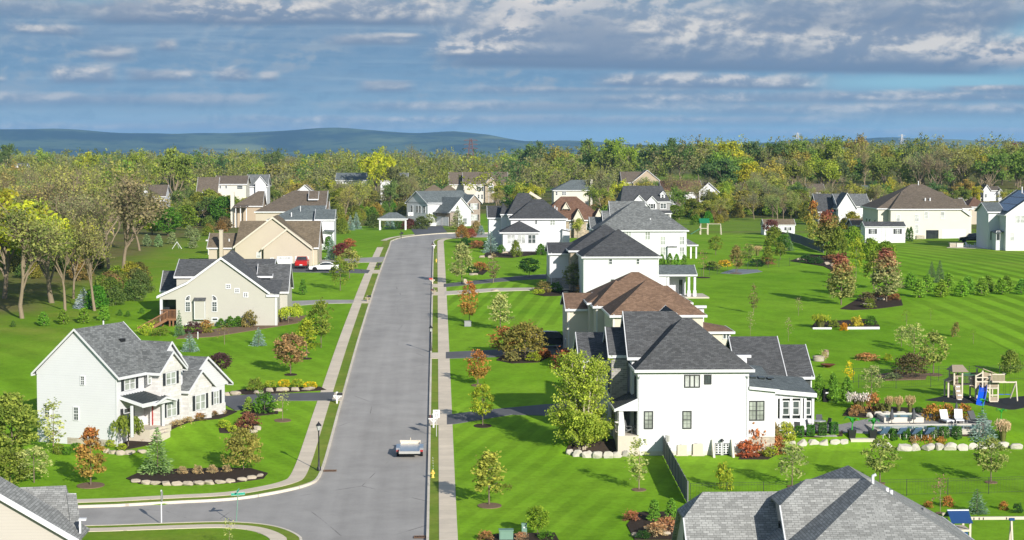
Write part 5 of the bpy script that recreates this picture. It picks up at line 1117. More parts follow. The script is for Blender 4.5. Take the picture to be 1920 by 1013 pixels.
def shed(label, Y, x0, x1, top, eave, rm, w, wl):
    x, z = ex(Y); B = h(x((x0+x1)/2), Y)-.15; H = House('garden_shed', label, 'shed', x((x0+x1)/2), Y); ze = z(eave); d = 4.2
    H.wall(w, x(x0)+.15, x(x1)-.15, Y, Y+d, B, ze); H.roof(rm, x(x0), x(x1), Y-.2, Y+d+.2, ze-.02, Z(top, Y+d/2), 'x', 'g', 'g', wall=w, ins=.15, bh=.14)
    for a, b in wl: H.win('F', Y, x(a), x(b), z(eave+13.5) if Y < 410 else z(eave+10), z(eave+5), 2, 3, TW, 'glass_dark', b=.05, sh='shutter_black')
    m = (x0+x1)/2; xm0, xm1 = x(m-6), x(m+8); H.door('F', Y, xm0, (xm0+xm1)/2-.02, B+.2, ze-.35, w, w, 'door', (1, 2)); H.door('F', Y, (xm0+xm1)/2+.02, xm1, B+.2, ze-.35, w, w, 'door', (1, 2)); H.done()
shed('white garden shed with dark roof and two shuttered windows by the cream house', 388, 1620, 1698, 416.5, 426, 'roof_charcoal', WS, ((1632.5, 1639), (1679, 1685.5)))
shed('white garden shed with tan roof at the end of the grey fence', 428, 1431, 1491, 411.5, 422.5, 'roof_tan', WS, ((1448, 1452), (1474, 1479)))
H = simple_house('white_house', 'white house with dark grey roof behind the red tipped maple', 500, 1568, 1632, 388, 364, 12, 'roof_grey', WS, gables=((1566, 1604, 392, 362, WS),))
H.roof('roof_charcoal', X(1530, 504), X(1586, 504), 503, 516, Z(398, 504), Z(364, 509), 'x', 'g', 'g', wall='side_slate'); H.wall('side_slate', X(1532, 504), X(1580, 504), 503.5, 515, h(70, 504)-.5, Z(398, 504)); q = MB(); q.box(X(1598, 498), X(1610, 498), 497, 498.5, h(90, 498), Z(400, 498)); H.put('chimney', q, 'side_bone'); H.done()
simple_house('garden_pavilion', 'small tan roofed garden building between white house and white shed', 430, 1596, 1622, 424, 411, 6, 'roof_tan', 'side_tan').done()
simple_house('tan_house', 'grey roofed house at the wood edge above the yellow tree', 640, 1514, 1548, 362, 345, 11, 'roof_taupe', WS).done()
simple_house('tan_house', 'pale gabled house with a blue panelled roof among the trees', 640, 1618, 1660, 358, 348, 11, 'roof_slate', 'side_bone', gables=((1624, 1650, 362, 352, 'side_bone'),)).done()
simple_house('tan_house', 'beige house with rust red roof behind the big cream house', 520, 1812, 1858, 389, 371, 12, 'roof_rust', 'side_beige', e0='h', e1='h').done()
simple_house('tan_house', 'tan house with muted brown hip roof at the trees behind the cream house', 640, 1795, 1842, 372, 352, 12, 'roof_rust', 'side_bone', e0='h', e1='h').done()
simple_house('white_house', 'small white house with two steep gables near the right edge', 640, 1838, 1876, 358, 350, 10, 'roof_taupe', WS, gables=((1838, 1854, 358, 347, WS), (1866, 1877, 362, 355, WS)), wins=((1843, 1846, 365, 371),)).done()
def pavilion(label, px, py, w, d, Y, hgt, top, rm):
    xx = X(px, Y); B = h(xx, Y); H = House('pavilion', label, 'pavilion', xx, Y)
    H.roof(rm, xx-w/2, xx+w/2, Y-d/2, Y+d/2, B+hgt, B+top, 'x', 'h', 'h')
    for a in (-1, 1):
        for b in (-1, 1): q = MB(); q.box(xx+a*(w/2-.5)-.18, xx+a*(w/2-.5)+.18, Y+b*(d/2-.5)-.18, Y+b*(d/2-.5)+.18, B-.2, B+hgt-.2); H.put('post', q, TW)
    q = MB(); q.box(xx-w/2+.3, xx+w/2-.3, Y-d/2+.3, Y-d/2+.6, B+hgt-.45, B+hgt-.2); H.put('beam', q, TW); H.done()
pavilion('open pavilion with taupe roof and white posts behind the beige house', 412, 436, 4.3, 4, 352, 2.6, 3.7, 'roof_taupe')
pavilion('open pavilion with slate roof and white posts by the bend', 737, 420, 7., 5, 470, 2.7, 4.1, 'roof_slate')
# ---------------------------------------------------------------- plants
def leaf_mat(name, turn=None, trans=.35):
    m, T = newmat(name); oc = T.n('ShaderNodeObjectInfo').outputs['Color']
    r = T.n('ShaderNodeAttribute', attribute_name='rnd').outputs['Fac']
    v = T.m('MULTIPLY_ADD', r, 1.1, .75); c = oc
    if turn: c = T.mix(T.n('ShaderNodeAttribute', attribute_name='turn').outputs['Fac'], oc, turn)
    c = T.mix(1., c, T.comb(T.m('MULTIPLY', v, T.m('MULTIPLY_ADD', r, .25, .88)), v, v), 'MULTIPLY')
    d = T.n('ShaderNodeBsdfDiffuse', i={0: c}); t = T.n('ShaderNodeBsdfTranslucent', i={0: c})
    mx = T.n('ShaderNodeMixShader', i={0: trans, 1: d, 2: t}); T.n('ShaderNodeOutputMaterial', i={0: mx}); return m
leaf_mat('leaf'); leaf_mat('leaf_turn', (.38, .15, .05)); leaf_mat('leaf_red', (.33, .10, .08)); leaf_mat('needle', None, .12)
RG = np.random.default_rng(11)
def leaf_mesh(name, P, size, mat, rnd=None, turn=None, flat=0., long=1.6, dirs=None):
    P = np.asarray(P, float); n = len(P)
    size = np.broadcast_to(np.asarray(size, float), (n,))*RG.uniform(.7, 1.3, n)
    if dirs is None: a = RG.normal(size=(n, 3)); a[:, 2] *= (1-flat)
    else: a = np.asarray(dirs, float)+RG.normal(size=(n, 3))*.25
    a /= np.linalg.norm(a, axis=1)[:, None]+1e-9
    b = RG.normal(size=(n, 3)); b -= (b*a).sum(1)[:, None]*a; b /= np.linalg.norm(b, axis=1)[:, None]+1e-9
    a = a*(size*long/2)[:, None]; b = b*(size/2)[:, None]
    V_ = np.stack([P-a, P-a*.1+b, P+a, P-a*.1-b], 1).reshape(-1, 3)
    me = bpy.data.meshes.new(name); me.vertices.add(4*n); me.vertices.foreach_set('co', V_.ravel())
    me.loops.add(4*n); me.loops.foreach_set('vertex_index', np.arange(4*n)); me.polygons.add(n)
    me.polygons.foreach_set('loop_start', np.arange(0, 4*n, 4)); me.polygons.foreach_set('loop_total', np.full(n, 4)); me.update(calc_edges=True)
    r = RG.uniform(0, 1, n) if rnd is None else np.clip(rnd + RG.normal(0, .17, n), 0, 1)
    for nm, arr in (('rnd', r), ('turn', np.zeros(n) if turn is None else turn)):
        at = me.attributes.new(nm, 'FLOAT', 'POINT'); at.data.foreach_set('value', np.repeat(arr, 4).astype(np.float32))
    me.materials.append(M[mat]); return me
def clumps(prof, z0, z1, rad, ncl, per, spread, shell=.55, gap=.12):
    """leaf points in clumps spread through a crown; prof(t) is the relative radius at height t"""
    P, rr, tt = [], [], []
    for _ in range(ncl):
        t = RG.uniform(0, 1); r = prof(t)*rad*RG.uniform(shell, 1.)**.8; a = RG.uniform(0, 6.283)
        if RG.uniform() < gap: continue
        c = np.array([r*math.cos(a), r*math.sin(a), z0+(z1-z0)*t]); k = int(per*RG.uniform(.6, 1.4)); s = spread*RG.uniform(.6, 1.25)
        P.append(c+RG.normal(0, 1, (k, 3))*[s, s, s*.7]); rr.append(np.full(k, RG.uniform(.15, .85))); tt.append(np.full(k, t))
    return np.concatenate(P), np.concatenate(rr), np.concatenate(tt)
def grow(H, th, kids, ratios, spread, r0, seed, lean=0.):
    """a branching skeleton: list of (points, radii, level) and the twig tips"""
    g = random.Random(seed); segs, tips = [], []
    def branch(p, d, L, r, lv):
        n = 3 if lv < 2 else 2; pts = [p]; q = p; dd = d.copy()
        for i in range(n):
            dd = (dd+Vector((g.gauss(0, .12), g.gauss(0, .12), g.gauss(.06, .08)))).normalized(); q = q+dd*(L/n); pts.append(q)
        segs.append((pts, [r*(1-.5*i/n) for i in range(n+1)], lv))
        if lv >= len(kids): tips.append(q); return
        if lv >= 2: tips.append(q)
        for k in range(kids[lv]):
            t = 1. if k == 0 else g.uniform(.45, 1.); i = min(int(t*n), n-1); s = pts[i].lerp(pts[i+1], t*n-i)
            a = g.uniform(0, 6.283)+k*6.283/kids[lv]; sp = spread[lv]*g.uniform(.6, 1.2)
            e = dd.orthogonal().normalized(); f = dd.cross(e); nd = (dd*math.cos(sp)+(e*math.cos(a)+f*math.sin(a))*math.sin(sp))
            nd.z += .12; branch(s, nd.normalized(), L*ratios[lv]*g.uniform(.75, 1.2), r*(.5 if k else .66), lv+1)
    branch(Vector((0, 0, -.3)), Vector((lean, 0, 1)).normalized(), th, r0, 0)
    mz = max(p.z for p in tips); s = H/mz
    return [([p*s for p in ps], rs, l) for ps, rs, l in segs], [p*s for p in tips]
def skel_mesh(name, segs, mat, minr=.012):
    mb = MB()
    for ps, rs, l in segs: mb.tube(ps, [max(r, minr) for r in rs], 8 if l == 0 else 6 if l == 1 else 4 if l == 2 else 3, cap=False)
    return mb.mesh(name, M[mat])
PROTO = {}
def proto(key, H, crown=None, trunk=None, color_crown=True): PROTO[key] = (H, crown, trunk)
def stem(H, r, mat, br=5, sp=.5, seed=1):
    g = random.Random(seed); mb = MB(); mb.tube([(0, 0, -.2), (g.gauss(0, .03), g.gauss(0, .03), H*.4), (g.gauss(0, .05), g.gauss(0, .05), H)], [r, r*.7, r*.15], 7, False)
    for k in range(br):
        z = H*g.uniform(.3, .8); a = g.uniform(0, 6.28); l = sp*g.uniform(.6, 1.1); mb.tube([(0, 0, z), (math.cos(a)*l*.6, math.sin(a)*l*.6, z+l*.6), (math.cos(a)*l, math.sin(a)*l, z+l*1.3)], [r*.4, r*.25, r*.08], 4, False)
    return mb.mesh('trunk', M[mat])
def mk_leafy(key, H, z0, rad, prof, ncl, per, spread, size, mat='leaf', bark='bark', r=.06, shell=.4, gap=.1, turnf=None, br=6):
    P, rr, tt = clumps(prof, z0, H, rad, ncl, per, spread, shell, gap)
    turn = None if turnf is None else np.clip(turnf(tt)+RG.normal(0, .18, len(tt)), 0, 1)
    proto(key, H, leaf_mesh('crown', P, size, mat, rr, turn), stem(H*.93, r, bark, br, rad*.75, len(key)))
oval = lambda t: math.sin(math.pi*min(1, (t*.9+.08)))**.75
egg = lambda t: (1-t)**.55*min(1, t*5+.35)
cone = lambda t: (1-t)*.95+.05
globe = lambda t: math.sqrt(max(0, 1-(2*t-1)**2))
dome = lambda t: math.sqrt(max(0, 1-t*t))
vase = lambda t: .45+.55*math.sin(math.pi*min(1, t*.75+.2))
colm = lambda t: min(1, (1-t)*2.2)**.7
mk_leafy('young_a', 4.6, 1.1, 1.25, egg, 90, 22, .17, .15); mk_leafy('young_b', 4.6, 1.3, 1.3, oval, 80, 22, .18, .15); mk_leafy('young_c', 4.6, 1.0, 1.1, vase, 60, 16, .2, .15)
mk_leafy('thin', 4.2, .8, .55, oval, 45, 12, .14, .12, bark='bark_pale', r=.035); mk_leafy('sapling', 3.6, 1., .6, oval, 24, 7, .16, .1, bark='bark_grey', r=.03, br=9)
mk_leafy('turning_a', 4.6, .9, 1.2, egg, 95, 22, .17, .15, 'leaf_turn', turnf=lambda t: (t-.45)*1.7); mk_leafy('turning_b', 4.6, .9, 1.2, oval, 95, 20, .17, .15, 'leaf_turn', turnf=lambda t: t*.9)
mk_leafy('maple', 7, 1.3, 1.75, egg, 170, 24, .26, .2, 'leaf_red', turnf=lambda t: (t-.5)*1.9, r=.09); mk_leafy('spread', 4, .9, 2.1, dome, 130, 22, .24, .17, r=.07, shell=.3)
mk_leafy('round', 4, 1.2, 1.5, globe, 110, 22, .2, .16); mk_leafy('bigyoung', 8, 1.2, 2.6, oval, 190, 26, .34, .24, r=.12)
mk_leafy('shrub', 1.2, .02, .8, dome, 60, 16, .12, .1, br=3, r=.03); mk_leafy('shrub_open', 1.2, .02, .75, vase, 45, 12, .14, .11, br=4, r=.03); mk_leafy('shrub_turn', 1.2, .02, .8, dome, 60, 16, .12, .1, 'leaf_turn', turnf=lambda t: t*.8-.1, br=3, r=.03)
mk_leafy('ball', 1., .02, .55, globe, 90, 16, .06, .07, shell=.8, gap=0, br=3, r=.03); mk_leafy('bigshrub', 3., .05, 1.7, dome, 110, 22, .24, .17, r=.05)
mk_leafy('arbor', 2.4, .02, .55, egg, 150, 16, .07, .09, 'needle', shell=.75, gap=0); mk_leafy('column', 3.2, .02, .48, colm, 190, 16, .08, .1, 'needle', shell=.75, gap=0)
def mk_box():
    P = RG.uniform(-1, 1, (1500, 3)); k = RG.integers(0, 3, 1500); s = np.sign(P[np.arange(1500), k]); P[np.arange(1500), k] = s*RG.uniform(.85, 1.02, 1500)
    P = P*[.38, .38, .55]+[0, 0, .56]; P[:, :2] *= (1-.12*(P[:, 2:]/1.1)**4); proto('clipped', 1.1, leaf_mesh('crown', P, .08, 'leaf'), stem(.9, .03, 'bark', 3, .3))
mk_box()
def mk_spruce(key, H, rad, layers, per, size, seed):
    g = random.Random(seed); P, D, rr = [], [], []
    for i in range(layers):
        t = i/(layers-1); z = H*(.04+.93*t); r = rad*(1-t)**.85+.06; nb = max(4, int(13*(1-t)+4))
        for k in range(nb):
            a = 6.283*k/nb+g.uniform(-.25, .25)+i*.6; L = r*g.uniform(.72, 1.12); tone = g.uniform(.15, .85)
            for _ in range(max(3, int(per*(1-t*.7)))):
                f = g.uniform(.12, 1)**.7; w = (1-f)*.16*L+.05; zz = z-.22*L*f+g.gauss(0, .05)
                P.append((math.cos(a)*L*f+g.gauss(0, w), math.sin(a)*L*f+g.gauss(0, w), max(zz, .02))); D.append((math.cos(a), math.sin(a), -.12+.5*t)); rr.append(tone)
    proto(key, H, leaf_mesh('crown', P, size, 'needle', np.array(rr), None, 0, 2.6, D), stem(H*.97, .07, 'bark', 0))
mk_spruce('spruce_a', 4., 1.25, 17, 13, .1, 3); mk_spruce('spruce_b', 4., 1.5, 14, 12, .11, 5); mk_spruce('pine', 6, 2.1, 15, 16, .18, 8)
def mk_grass(key, H, rad, n, plume):
    mb = MB(); g = random.Random(n); P, rr = [], []
    for k in range(n):
        a = g.uniform(0, 6.283); r = rad*g.uniform(.1, 1); l = H*g.uniform(.7, 1.); b = Vector((math.cos(a)*r*.25, math.sin(a)*r*.25, 0)); m_ = Vector((math.cos(a)*r*.5, math.sin(a)*r*.5, l*.65)); e = Vector((math.cos(a)*r, math.sin(a)*r, l))
        w = Vector((-math.sin(a), math.cos(a), 0))*.018; mb.poly([b-w, b+w, m_+w, m_-w]); mb.poly([m_-w, m_+w, e])
        if g.random() < plume:
            for _ in range(5): P.append(e+Vector((g.gauss(0, .03), g.gauss(0, .03), g.uniform(-.3, .08)*H*.6))); rr.append(g.uniform(.3, 1))
    proto(key, H, leaf_mesh('plume', P, .05, 'leaf', np.array(rr), None, 0, 3, [(0, 0, 1)]*len(P)), mb.mesh('blades', M['blade']))
plain('blade', (.16, .17, .05), .9, .1, .25, 3); mk_grass('grass_plume', 1.6, .55, 260, .75); mk_grass('grass_mound', 1.2, 1.0, 320, .5)
def mk_weep():
    P, D, rr = [], [], []; g = random.Random(4)
    for k in range(90):
        a = g.uniform(0, 6.283); r = 1.25*math.sqrt(g.random()); top = 2.6-.5*(r/1.25)**2; tone = g.uniform(.2, .8); L = g.uniform(.5, 1.25)*(.4+r*.6)
        for i in range(22): f = i/21; P.append((math.cos(a)*r*(1+.12*f)+g.gauss(0, .06), math.sin(a)*r*(1+.12*f)+g.gauss(0, .06), top-L*f+g.gauss(0, .04))); D.append((math.cos(a)*.3, math.sin(a)*.3, -1)); rr.append(tone)
    proto('weeping', 2.7, leaf_mesh('crown', P, .1, 'leaf', np.array(rr), None, 0, 2, D), stem(2.3, .07, 'bark', 8, .9))
mk_weep()
def mk_forest(key, H, seed, leaves, size, clus, bark, kids=(5, 4, 4, 3), spread=(.55, .6, .7, .8), th=.36, r0=.3, minr=.02, tw=True, ratios=(.8, .7, .62, .55)):
    segs, tips = grow(H*.95, H*th, kids, ratios, spread, r0, seed)
    tr = skel_mesh('trunk', segs, bark, minr); cr = None
    if leaves:
        T_ = np.array([tuple(p) for p in tips]); keep = RG.uniform(size=len(T_)) < clus; T_ = T_[keep]; per = max(1, leaves//max(1, len(T_)))
        tone = RG.uniform(.1, .9, len(T_)); tone = .5*tone+.5*(.5+.5*np.sin(T_[:, 0]*1.3+T_[:, 1]*1.1+T_[:, 2]*.9))
        P = np.repeat(T_, per, 0)+RG.normal(0, 1, (len(T_)*per, 3))*[.42, .42, .34]*(H/14.); cr = leaf_mesh('crown', P, size, 'leaf', np.repeat(tone, per))
    proto(key, H, cr, tr)
for i in range(4): mk_forest(f'wood_{i}', 14., 20+i, 3600, .34, .92, 'bark_grey', kids=(5, 4, 4, 2), th=.3)
for i in range(3): mk_forest(f'sparse_{i}', 14., 40+i, 2200, .24, .75, 'bark_grey', kids=(5, 4, 4, 4), th=.33, minr=.022)
for i in range(4): mk_forest(f'bare_{i}', 15., 60+i, 2000, .19, .8, 'bark_grey', kids=(5, 5, 5, 5), th=.34, minr=.016, r0=.24)
for i in range(2): mk_forest(f'pale_{i}', 15., 80+i, 2300, .23, .85, 'bark_pale', kids=(5, 5, 5, 4), th=.34, spread=(.36, .42, .6, .8), r0=.27, minr=.014)
TRUNKNAME = {'grass_plume': ('plume', 'blades'), 'grass_mound': ('plume', 'blades')}
def plant(key, x, y, H, col, name, label, cat, group=None, w=1., dz=0., rz=None, z=None):
    H0, cr, tr = PROTO[key]; s = H/H0; r = thing(name, label, cat, (x, y, (h(x, y) if z is None else z)+dz), random.uniform(0, 6.28) if rz is None else rz, group)
    r.scale = (s*w, s*w, s); nm = TRUNKNAME.get(key, ('crown', 'trunk'))
    for n_, me in ((nm[0], cr), (nm[1], tr)):
        if me is None: continue
        o = bpy.data.objects.new(n_, me); COL.objects.link(o); o.parent = r; o.color = (*col, 1)
    return r
def pp(key, px, py, top, col, name, label, cat, group=None, wpx=None, dz=0.):
    """plant at the pixel of its foot, with the pixel of its top giving its height"""
    x, y = G(px, py); s = F/y; H = (py-top)/s*1.02; w = 1.
    if wpx: P = WID[key]; w = (wpx/s)/(P*H/PROTO[key][0])
    return plant(key, x, y, H, col, name, label, cat, group, w, dz)
WID = {}
for k, (H0, cr, tr) in PROTO.items():
    if cr: n = len(cr.vertices); a = np.empty(n*3); cr.vertices.foreach_get('co', a); a = a.reshape(-1, 3)[:, 0]; WID[k] = float(np.quantile(a, .985)-np.quantile(a, .015))
random.seed(5)
YG, OG, GR, DG, OL, BR, RS, RD, PU, BS, PA, YE, TN, LM = (.26, .31, .03), (.17, .22, .035), (.09, .20, .025), (.04, .10, .025), (.22, .19, .06), (.22, .14, .08), (.40, .17, .06), (.32, .07, .05), (.10, .055, .055), (.20, .29, .25), (.36, .40, .14), (.60, .50, .03), (.42, .33, .17), (.34, .42, .04)
def bed(px, mat='mulch', off=.06, name='mulch_bed'): return st(drape(name, PL(px), off, M[mat], 1.2, None, .2))
def ring(px, py, wpx, mat='mulch', label=None):
    x, y = G(px, py); r = wpx/2/(F/y); return st(drape('mulch_bed', [(x+r*math.cos(t), y+r*1.15*math.sin(t)) for t in np.linspace(0, 6.283, 18)[:-1]], .05, M[mat], 1.2, None, .2))
